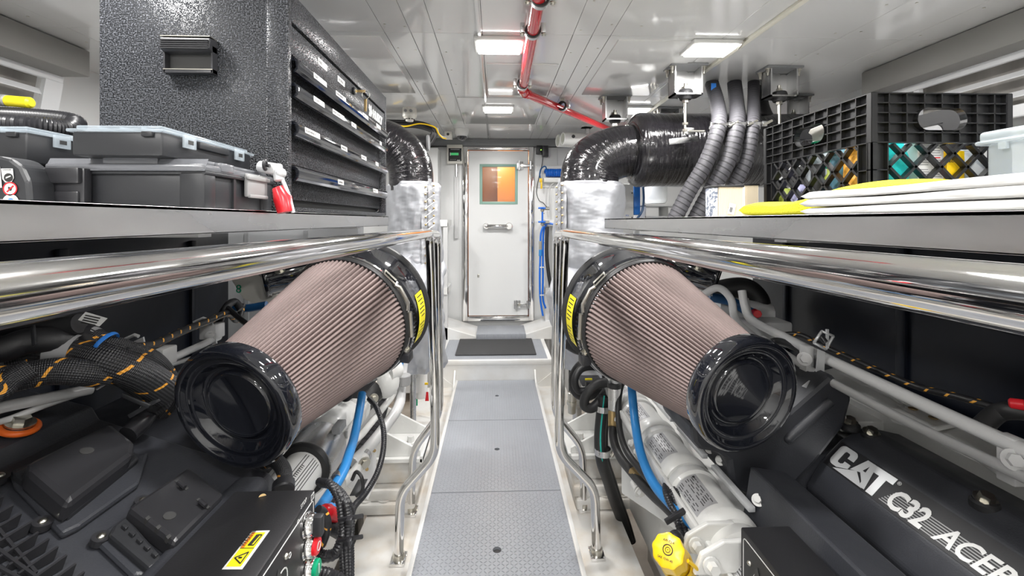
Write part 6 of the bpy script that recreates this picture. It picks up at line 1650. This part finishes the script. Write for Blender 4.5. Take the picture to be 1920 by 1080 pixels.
# ================================================================== LEFT HARNESS AND HOSES
t = thing('wiring_harness', 'thick braided black wiring harness with orange tracers over the left engine', 'wiring harness', P(150, 680, .85))
Hs = [
 ([(-60, 690, .80), (0, 712, .80), (50, 704, .82), (100, 696, .84), (150, 698, .86), (200, 704, .90)], .024, 'braid'),
 ([(-60, 720, .74), (-10, 735, .76), (20, 712, .78), (60, 690, .8)], .018, 'braid'),
 ([(20, 665, .88), (80, 655, .90), (140, 664, .90), (200, 678, .90), (260, 700, .94), (315, 735, 1.0)], .032, 'braid'),
 ([(60, 690, .95), (130, 675, .95), (210, 690, .95), (270, 725, 1.0), (300, 760, 1.04)], .026, 'braid'),
 ([(150, 618, .92), (195, 640, .92), (240, 655, .94), (285, 672, .98), (312, 700, 1.02), (325, 735, 1.06)], .017, 'braid'),
 ([(220, 690, .98), (270, 695, 1.0), (305, 708, 1.02), (325, 740, 1.06), (300, 775, 1.06)], .020, 'braid'),
 ([(-60, 615, .90), (20, 612, .9), (80, 610, .9), (120, 612, .9), (150, 606, .9)], .019, 'black_matte'),
 ([(-60, 645, .84), (0, 655, .84), (50, 640, .86), (100, 638, .88), (130, 645, .9)], .024, 'black_matte'),
 ([(200, 705, .9), (150, 712, .88), (120, 705, .88)], .010, 'black_plastic')]
for pts, r, mt in Hs: b = MB(); b.m(mt); hose(b, pts, r, 16, None, 10); b.build('loom', t)
b = MB(); b.m('braid_thin'); hose(b, [(252, 652, 1.0), (290, 645, 1.08), (340, 622, 1.2), (390, 602, 1.32), (425, 588, 1.42), (445, 600, 1.5), (455, 572, 1.55)], .010, 12); b.build('branch_loom', t)
b = MB(); b.m('black_matte'); hose(b, [(452, 580, 1.5), (440, 566, 1.5), (425, 575, 1.45), (412, 600, 1.45), (405, 625, 1.45)], .012, 10); hose(b, [(425, 575, 1.45), (450, 598, 1.4), (470, 612, 1.35)], .008, 8); b.build('branch_loom', t)
b = MB(); c = P(196, 640, .905); d = (P(205, 646, .92) - P(185, 632, .92)).normalized(); b.m('blue_bag').lathe(c, d, [(0, .0225), (.004, .0235), (.008, .0225)], 24); b.m('black_plastic').lathe(P(150, 618, .92), d, [(0, .02), (.045, .022), (.05, .0215)], 24); b.build('sleeve_ring', t)
for p_, q_2, r in (((262, 645, .95), (232, 705, .93), .005), ((230, 705, .92), (205, 720, .9), .005), ((318, 738, .99), (262, 770, .98), .006), ((250, 730, .96), (300, 752, .97), .005), ((90, 605, .88), (94, 640, .86), .005)):
    b = MB(); b.smooth = False; a, c = P(*p_), P(*q_2); d = (c - a); b.m('charcoal_plastic').obox((a + c) / 2 - Y3 * .028, (d.length, .004, .009), [d.normalized(), Y3, d.normalized().cross(Y3)], .001); b.build('cable_tie', t)
b = MB(); b.smooth = False; Yt = .87
b.m('white_label').prism([P(146, 600, Yt), P(160, 585, Yt), P(201, 597, Yt), P(186, 612, Yt)], (0, .001, 0)); b.m('ink')
for k in range(4): b.prism([P(160 + k * 1 - k * 3, 590 + 4.4 * k, Yt - .001), P(188 - 3 * k, 596 + 4.4 * k, Yt - .001), P(187 - 3 * k, 598 + 4.4 * k, Yt - .001), P(159 - 3 * k, 592 + 4.4 * k, Yt - .001)], (0, .0004, 0))
b.build('paper_tag', t)
b = MB(); b.m('foil_label')
def wrap(a, c, r, e=.0012): a, c = P(*a), P(*c); d = (c - a); b.lathe(a, d, [(0, r + e), (d.length, r + e)], 20)
wrap((104, 655, .895), (148, 660, .9), .032); wrap((152, 620, .92), (178, 632, .92), .017); b.build('foil_tape', t)
# white hoses beneath the harness
b = MB(); b.m('pipe_grey'); hose(b, [(-40, 780, .86), (0, 765, .88), (80, 748, .92), (170, 730, 1.0)], .011, 12); tag(b.build('white_tube'), 'upper pale tube under the wiring harness at far left', 'tube', 'pale tubes')
b = MB(); b.m('pipe_grey'); hose(b, [(-40, 800, .84), (10, 788, .88), (90, 758, .93), (160, 735, 1.0)], .006, 10); tag(b.build('white_tube'), 'lower thinner pale tube under the wiring harness at far left', 'tube', 'pale tubes')
# pipe and clips beyond the harness
t = thing('fuel_pipe', 'pale steel pipe held by grey clamp blocks behind the left harness', 'pipe', P(350, 650, 1.2))
b = MB(); b.m('pipe_grey').cyl(P(305, 680, 1.12), P(410, 632, 1.45), .010); b.cyl(P(300, 690, 1.12), P(372, 668, 1.35), .006); b.build('pipe_body', t)
for u, v, Y in ((300, 668, 1.12), (398, 620, 1.42)):
    b = MB(); b.smooth = False; c = P(u, v, Y); b.m('pipe_grey').obox(c, (.05, .05, .045), None, .004); b.smooth = True; b.hexbolt(c + Vector((.012, -.026, -.008)), (.3, -.9, 0), .010, .01, mt='pipe_grey'); b.build('clamp_block', t)
for u, v, Y in ((256, 640, 1.05), (385, 608, 1.4)):
    b = MB(); b.smooth = False; b.m('silver_paint')
    b.prism([P(u - 10, v + 2, Y), P(u + 12, v - 8, Y), P(u + 22, v + 40, Y), P(u + 14, v + 42, Y), P(u + 4, v + 12, Y)], (0, .004, 0)); b.sweep([P(u - 22, v - 4, Y), P(u - 4, v - 12, Y), P(u + 4, v - 9, Y)], .004, 6); b.build('bracket', t)
# pale plate with green mark behind
b = MB(); b.smooth = False; b.m('offwhite_plastic').prism([P(425, 512, 1.75), P(470, 505, 1.75), P(520, 540, 1.75), P(520, 590, 1.75), P(455, 560, 1.75)], (0, .02, 0), bev=.004); b.m('green_plastic').text('8', P(442, 549, 1.748), X3, Z3, .045, .001, .0)
tag(b.build('marked_plate'), 'pale plate with a green number 8 behind the left engine', 'plate')
b = MB(); b.m('navy_hose'); hose(b, [(432, 573, 1.62), (460, 578, 1.6), (500, 572, 1.6)], .014); tag(b.build('blue_hose'), 'short dark blue hose behind the left cone filter', 'hose')
# blue hoses by the left filter
b = MB(); b.m('blue_hose'); hose(b, [(765, 608, 1.85), (762, 630, 1.84), (757, 650, 1.82), (748, 672, 1.8), (744, 685, 1.78)], .024, 16); b.m('white_plastic'); hose(b, [(745, 672, 1.79), (742, 690, 1.79), (740, 700, 1.79)], .025, 14); 
tag(b.build('blue_hose'), 'thick blue hose dropping between the left filter and the foil blanket', 'hose')
b = MB(); b.m('blue_hose'); hose(b, [(679, 738, 1.42), (673, 775, 1.36), (664, 820, 1.28), (655, 850, 1.2), (645, 880, 1.14), (632, 905, 1.10), (612, 935, 1.05), (596, 958, 1.0)], .0125, 14); b.m('steel').lathe(P(633, 893, 1.12), (P(632, 895, 1.10) - P(645, 870, 1.16)).normalized(), [(0, .0128), (0, .0142), (.016, .0142), (.016, .0128)], 20)
tag(b.build('blue_hose'), 'long slim blue hose crossing the white pipe of the left engine', 'hose')
# black hoses at left
b = MB(); b.m('black_plastic'); hose(b, [(692, 748, 1.5), (706, 765, 1.45), (718, 800, 1.4), (719, 840, 1.35), (708, 885, 1.27), (685, 925, 1.2), (664, 950, 1.12), (657, 975, 1.08)], .0085, 12, (.006, .0012)); tag(b.build('corrugated_hose'), 'thin black corrugated hose looping right of the left blue hose', 'hose')
t = thing('cable_bundle', 'bundle of black corrugated cables tied beside the left control box', 'cable bundle', P(650, 1000, .95))
for i in range(6):
    b = MB(); b.m('black_plastic'); o_ = i * 5.2
    hose(b, [(598 + i, 903 + i * 1, 1.02), (618 + o_ * .6, 908 + o_ * .3, .99 + .01 * (i % 2)), (634 + o_ * .75, 935 + o_ * .2, .97), (640 + o_ * .8, 968, .96 + .012 * (i % 3)), (642 + o_ * .65, 1010, .95), (644 + o_ * .6, 1060, .94 + .01 * (i % 2)), (646 + o_ * .5, 1120, .93)], .0085 if i < 4 else .006, 10, (.006, .0013)); b.build('cable', t)
b = MB(); b.smooth = False; b.m('black_plastic')
for u, v in ((658, 971), (657, 1010)): b.obox(P(u, v, .93), (.052, .006, .008), [Vector((1, 0, .15)).normalized(), Y3, Vector((-.15, 0, 1)).normalized()], .002); b.obox(P(u, v, .93) + Vector((.0, -.01, 0)), (.012, .012, .012), None, .002)
b.build('cable_tie', t)
b = MB(); b.m('black_plastic'); hose(b, [(588, 1030, .93), (605, 1043, .93), (628, 1038, .94), (640, 1015, .95), (645, 985, .96)], .012, 12, (.007, .0014)); hose(b, [(590, 1072, .88), (612, 1074, .88), (640, 1085, .88)], .010, 10, (.006, .0013)); tag(b.build('corrugated_loop'), 'corrugated black conduit curling from the control box to the cable bundle', 'conduit')
b = MB(); b.m('braid_thin'); hose(b, [(596, 956, .90), (606, 962, .91), (613, 980, .92), (611, 1000, .93), (603, 1022, .93)], .009, 12); tag(b.build('braided_lead'), 'braided lead with orange flecks beside the selector switch', 'lead')
b = MB(); b.m('braid'); hose(b, [(498, 868, 1.05), (512, 862, 1.02), (526, 872, 1.0), (534, 890, .98), (532, 912, .96)], .015, 14); b.m('black_plastic').cyl(P(532, 905, .96), P(531, 922, .94), .022, n=20, bev=.003); tag(b.build('braided_lead'), 'arched braided lead between the left filter cap and the control box', 'lead')
b = MB(); b.m('red_plastic'); a, c = P(606, 960, .98), P(640, 968, 1.02); b.lathe(a, c - a, [(-.01, .0), (-.008, .011), (.0, .016), (.012, .018), (.022, .015), (.045, .0145), (.05, 0)], 24); b.cyl(a + Vector((0, 0, .0)), a + Vector((0, .01, -.025)), .012); tag(b.build('terminal_boot'), 'red rubber terminal boot beside the left control box', 'terminal boot')
b = MB(); b.m('red_plastic'); hose(b, [(636, 985, 1.02), (634, 1000, 1.02), (640, 1012, 1.04)], .007); tag(b.build('red_lead'), 'short red lead under the red terminal boot', 'lead')
b = MB(); b.m('black_matte'); hose(b, [(602, 985, 1.0), (622, 990, 1.0), (640, 1000, 1.02)], .014, 12); tag(b.build('black_boot'), 'black cable boot just below the red one', 'terminal boot')
b = MB(); b.smooth = False; b.m('black_plastic').box(P(655, 930, 1.25), P(690, 898, 1.33), .012); b.smooth = True; b.m('black_rubber'); hose(b, [(660, 900, 1.25), (668, 885, 1.25), (678, 895, 1.24), (680, 918, 1.24), (668, 930, 1.24)], .005, 8); tag(b.build('starter_relay'), 'small black relay low on the side of the left engine', 'relay')
# clutter beneath: solenoid / black parts between pipe and control box
b = MB(); b.smooth = False; b.m('black_matte').box(P(596, 950, 1.12), P(640, 925, 1.2), .01); b.m('blue_hose'); b.smooth = True; hose(b, [(600, 940, 1.05), (622, 948, 1.05), (640, 955, 1.06)], .006, 8); tag(b.build('terminal_block'), 'black terminal block behind the blue hose end, left engine', 'terminal block')
# ================================================================== RIGHT HOSES
b = MB(); b.m('black_rubber')
ctr = [(1075, 735, 1.9), (1078, 700, 1.9), (1105, 676, 1.9), (1140, 690, 1.92), (1142, 715, 1.95), (1110, 728, 1.96), (1085, 722, 1.96), (1074, 705, 1.95), (1085, 680, 1.93), (1120, 668, 1.93)]
hose(b, [(1120, 672, 1.96), (1090, 682, 1.96), (1074, 706, 1.96), (1078, 735, 1.96), (1100, 745, 1.96), (1130, 730, 1.95)], .017, 14)
hose(b, [(1098, 722, 1.90), (1120, 724, 1.90), (1142, 716, 1.90), (1140, 698, 1.90), (1115, 688, 1.90), (1090, 692, 1.88), (1078, 712, 1.86), (1084, 732, 1.86), (1104, 732, 1.86)], .015, 14)
hose(b, [(1142, 716, 1.82), (1118, 722, 1.82), (1100, 740, 1.82), (1096, 760, 1.82), (1112, 764, 1.82), (1132, 742, 1.84), (1145, 722, 1.86)], .020, 14)
tag(b.build('coiled_rubber_hose'), 'black rubber hose looped in coils behind the right handrail', 'hose')
b = MB(); b.m('black_matte'); hose(b, [(1066, 640, 1.98), (1085, 650, 1.95), (1105, 650, 1.93)], .035, 16); hose(b, [(1124, 660, 1.95), (1130, 680, 1.93), (1140, 720, 1.9)], .018, 12); tag(b.build('black_sleeve'), 'short thick black hose under the right foil blanket', 'hose')
t = thing('striped_hose', 'black hose with a teal stripe running down beside the right engine foot', 'hose', P(1128, 850, 1.8))
b = MB(); b.m('black_rubber'); pp = [(1132, 742, 1.82), (1128, 780, 1.82), (1125, 820, 1.80), (1128, 862, 1.78), (1140, 900, 1.82), (1153, 940, 1.88), (1166, 975, 1.94), (1178, 1015, 1.95)]
hose(b, pp, .024, 16); hose(b, [(u + 7, v, Y + .03) for u, v, Y in pp], .018, 12); b.build('hose_body', t)
b = MB(); b.m('teal_stripe'); hose(b, [(u + 1, v, Y - .022) for u, v, Y in pp[:5]], .0032, 6); b.build('teal_line', t)
b = MB(); 
for k in (1, 3):
    c = P(pp[k][0] + 3, pp[k][1] - 16, pp[k][2]); b.m('steel').lathe(c, Z3, [(-.012, .030), (-.012, .034), (.012, .034), (.012, .030)], 28); b.m('bolt_metal').cyl(c + Vector((.028, -.02, -.01)), c + Vector((.045, -.02, .02)), .008)
b.build('hose_clamp', t)
b = MB(); b.m('black_rubber'); hose(b, [(1150, 770, 1.72), (1150, 820, 1.68), (1162, 855, 1.6), (1185, 885, 1.48), (1222, 925, 1.32), (1250, 950, 1.22), (1285, 985, 1.12)], .016, 14); b.m('brass').lathe(P(1190, 888, 1.46), (P(1206, 905, 1.4) - P(1190, 888, 1.46)).normalized(), [(-.01, .0168), (.05, .0168)], 20); b.cyl(P(1150, 772, 1.72), P(1150, 800, 1.69), .020); tag(b.build('taped_hose'), 'stout black hose with a strip of brown tape below the right coolers', 'hose')
b = MB(); b.m('black_rubber'); hose(b, [(1172, 706, 1.72), (1162, 735, 1.66), (1160, 790, 1.6), (1172, 840, 1.52), (1200, 880, 1.4), (1235, 920, 1.28)], .011, 12); tag(b.build('slim_black_hose'), 'slim black hose curving down left of the long right blue hose', 'hose')
b = MB(); b.m('blue_hose'); hose(b, [(1095, 622, 1.74), (1106, 650, 1.72), (1122, 675, 1.7), (1134, 690, 1.69)], .023, 16); b.m('white_plastic'); 
c0, c1 = P(1132, 688, 1.69), P(1150, 708, 1.66); b.sweep(resample([c0, c1], .008), .022, 14, True, (.016, .003)); b.m('pipe_grey'); hose(b, [(1148, 705, 1.67), (1156, 722, 1.66), (1158, 735, 1.66)], .013); tag(b.build('blue_hose'), 'thick blue hose with white fitting left of the right cone filter', 'hose')
b = MB(); b.m('steel').cyl(P(1152, 724, 1.66), P(1152, 768, 1.66), .024, n=28, bev=.003); b.m('black_rubber').cyl(P(1152, 718, 1.66), P(1152, 726, 1.66), .026); tag(b.build('metal_sleeve'), 'brushed metal sleeve below the white hose fitting at right', 'sleeve')
b = MB(); b.m('blue_hose'); hose(b, [(1183, 708, 1.46), (1186, 745, 1.42), (1192, 800, 1.36), (1203, 855, 1.28), (1225, 905, 1.2), (1258, 945, 1.12), (1290, 975, 1.06), (1305, 988, 1.04)], .0135, 14); tag(b.build('blue_hose'), 'long blue hose hanging in front of the right coolers', 'hose')
b = MB(); b.m('blue_hose'); hose(b, [(1345, 1035, .95), (1360, 1060, .9), (1375, 1090, .87)], .008, 10); tag(b.build('blue_lead'), 'thin blue lead at the foot of the right control box', 'lead')
t = thing('cable_bundle', 'coil of black corrugated cable tied under the right coolers', 'cable bundle', P(1290, 960, 1.05))
for i in range(6):
    b = MB(); b.m('black_plastic'); o_ = i * 6
    hose(b, [(1268 + o_ * .6, 868 + o_ * .5, 1.55), (1258 + o_ * .6, 885 + o_ * .4, 1.34), (1248 + o_ * .9, 915, 1.16), (1258 + o_, 948, 1.10 + .01 * (i % 2)), (1280 + o_, 975 + i, 1.07), (1305 + o_, 992 + i * 2.4, 1.05 + .01 * (i % 3)), (1330, 996 + i * 3, 1.04)], .0085, 10, (.006, .0013)); b.build('cable', t)
for i in range(2):
    b = MB(); b.m('black_plastic'); hose(b, [(1268 + 8 * i, 970, 1.07), (1276 + 10 * i, 1000, 1.05), (1282 + 12 * i, 1025, 1.03)], .0085, 10, (.006, .0013)); b.build('cable', t)
b = MB(); b.smooth = False; b.m('black_plastic').obox(P(1266, 968, 1.05), (.055, .01, .012), [Vector((.85, 0, .5)).normalized(), Y3, Vector((-.5, 0, .85)).normalized()], .002); b.build('cable_tie', t)
# small hardware between right mount and engine
b = MB(); b.m('engine_white').cyl(P(1190, 905, 1.45), P(1198, 918, 1.42), .016); b.hexbolt(P(1199, 920, 1.41), (.4, -.9, -.3), .014, .012, mt='engine_white'); hose(b, [(1160, 760, 1.75), (1190, 800, 1.66), (1225, 850, 1.52), (1250, 890, 1.42)], .016); hose(b, [(1165, 790, 1.75), (1195, 830, 1.66), (1215, 870, 1.55)], .012); b.build('drain_line', tR)
# loom, red caps and hoses behind the right engine
b = MB(); b.m('braid_thin'); hose(b, [(1440, 655, 1.4), (1465, 630, 1.4), (1500, 628, 1.36), (1535, 645, 1.32), (1580, 665, 1.26), (1640, 692, 1.18), (1720, 725, 1.1), (1800, 745, 1.02), (1870, 765, .98), (1950, 790, .94)], .0085, 12); tag(b.build('braided_loom'), 'thin braided loom with orange flecks along the dark right housing', 'loom')
b = MB(); b.m('black_plastic'); hose(b, [(1430, 655, 1.36), (1455, 640, 1.36), (1490, 650, 1.3), (1512, 660, 1.26)], .012, 10); tag(b.build('black_loom'), 'short black loom beside the pipe bracket at right', 'loom')
b = MB(); b.m('black_rubber'); hose(b, [(1320, 560, 1.95), (1350, 545, 1.93), (1395, 540, 1.9), (1420, 560, 1.88), (1425, 590, 1.86)], .045, 18); tag(b.build('black_coolant_hose'), 'fat black hose arching behind the right cone filter', 'hose')
b = MB(); b.m('navy_hose'); hose(b, [(1330, 556, 1.8), (1370, 565, 1.78), (1400, 582, 1.76), (1418, 590, 1.75)], .020, 14); nh = tag(b.build('navy_hose'), 'dark blue hose ending in a red cap behind the right filter', 'hose')
b = MB(); b.m('red_plastic').cyl(P(1415, 586, 1.74), P(1421, 589, 1.70), .016, n=8, bev=.003); b.build('red_cap', nh)
b = MB(); b.m('red_plastic').cyl(P(1892, 756, .88), P(1925, 760, .86), .011, bev=.003); b.m('black_rubber'); hose(b, [(1840, 800, .9), (1870, 775, .9), (1900, 770, .88), (1950, 775, .86)], .018, 12); tag(b.build('red_plug'), 'red plug over a black boot at the right edge', 'plug')
b = MB(); b.m('pipe_grey').sweep([P(1340, 575, 1.85), P(1440, 590, 1.85)], .05, 14); b.smooth = False; b.m('pipe_grey').box(P(1345, 640, 1.7), P(1430, 585, 1.9), .01); b.build('rear_casting', tR)
# strainers and poles in the gaps beside the handrails
t = thing('water_strainer', 'white cylinder strainer with brass elbow and red tag left of the platform', 'strainer', P(790, 700, 2.9))
b = MB(); b.m('white_plastic').cyl(P(789, 745, 2.9), P(789, 690, 2.9), .042, n=28, bev=.008); b.cyl(P(789, 690, 2.9), P(789, 676, 2.9), .028); b.build('body', t)
b = MB(); b.m('brass').sweep([P(789, 680, 2.9), P(793, 664, 2.9), P(796, 652, 2.9)], .018, 12); b.build('elbow', t)
b = MB(); b.smooth = False; b.m('red_plastic').prism([P(799, 735, 2.82), P(803, 735, 2.82), P(804, 752, 2.82), P(797, 752, 2.82)], (0, .002, 0)); b.m('yellow_plastic').box(P(796, 722, 2.83), P(803, 717, 2.84), .002); b.m('white_label').prism([P(781, 708, 2.855), P(788, 706, 2.855), P(786, 736, 2.855), P(779, 738, 2.855)], (0, .001, 0)); b.build('tag', t)
b = MB(); b.m('steel').cyl((P(775, 700, 2.6).x, 2.6, -.5), P(774, 600, 2.6), .018); tag(b.build('steel_pole'), 'slim vertical steel tube just left of the left handrail post', 'tube')
b = MB(); b.smooth = False; b.m('engine_white').box(P(776, 644, 2.85), P(812, 633, 3.1), .006); b.smooth = True; b.m('green_plastic').cyl(P(781, 760, 3.0), P(781, 645, 3.0), .008); tag(b.build('pump_bracket'), 'white bracket plate above the strainer at left', 'bracket')
t = thing('water_strainer', 'grey white strainer canister with brown and red tag right of the platform', 'strainer', P(1048, 700, 2.9))
b = MB(); b.m('white_plastic').lathe(P(1048, 766, 2.9), Z3, [(0, 0), (.01, .03), (.03, .04), (.30, .042), (.34, .05), (.38, .05), (.40, .03), (.40, 0)], 28); b.build('body', t)
b = MB(); b.smooth = False; b.m('brass').prism([P(1042, 722, 2.84), P(1047, 722, 2.84), P(1049, 750, 2.84), P(1038, 757, 2.84)], (0, .002, 0)); b.m('red_plastic').prism([P(1045, 732, 2.835), P(1049, 730, 2.835), P(1049, 746, 2.835), P(1045, 750, 2.835)], (0, .002, 0)); b.m('yellow_plastic').box(P(1043, 713, 2.83), P(1048, 709, 2.84), .002); b.build('tag', t)
b = MB(); b.m('steel').cyl((P(1082, 700, 2.55).x, 2.55, -.5), P(1082, 640, 2.55), .026); b.m('black_rubber').cyl(P(1070, 770, 2.6), P(1070, 640, 2.6), .012); b.m('green_plastic').cyl(P(1073.5, 700, 2.7), P(1073.5, 640, 2.7), .006); tag(b.build('steel_pole'), 'vertical steel tube behind the coiled hose at right', 'tube')
b = MB(); b.m('bolt_metal').cyl(P(1072, 775, 2.5), P(1072, 735, 2.5), .022, n=20, bev=.004); b.cyl(P(1072, 758, 2.5), P(1072, 752, 2.5), .028); tag(b.build('pipe_fitting'), 'metal fitting low beside the right handrail post', 'fitting')
b = MB(); b.smooth = False; b.m('black_plastic').box(P(1092, 725, 2.15), P(1122, 703, 2.3), .006); b.m('yellow_label').box(P(1097, 713, 2.149), P(1110, 709, 2.152)); tag(b.build('small_pump'), 'small black unit with a yellow label seen through the hose coil', 'pump')
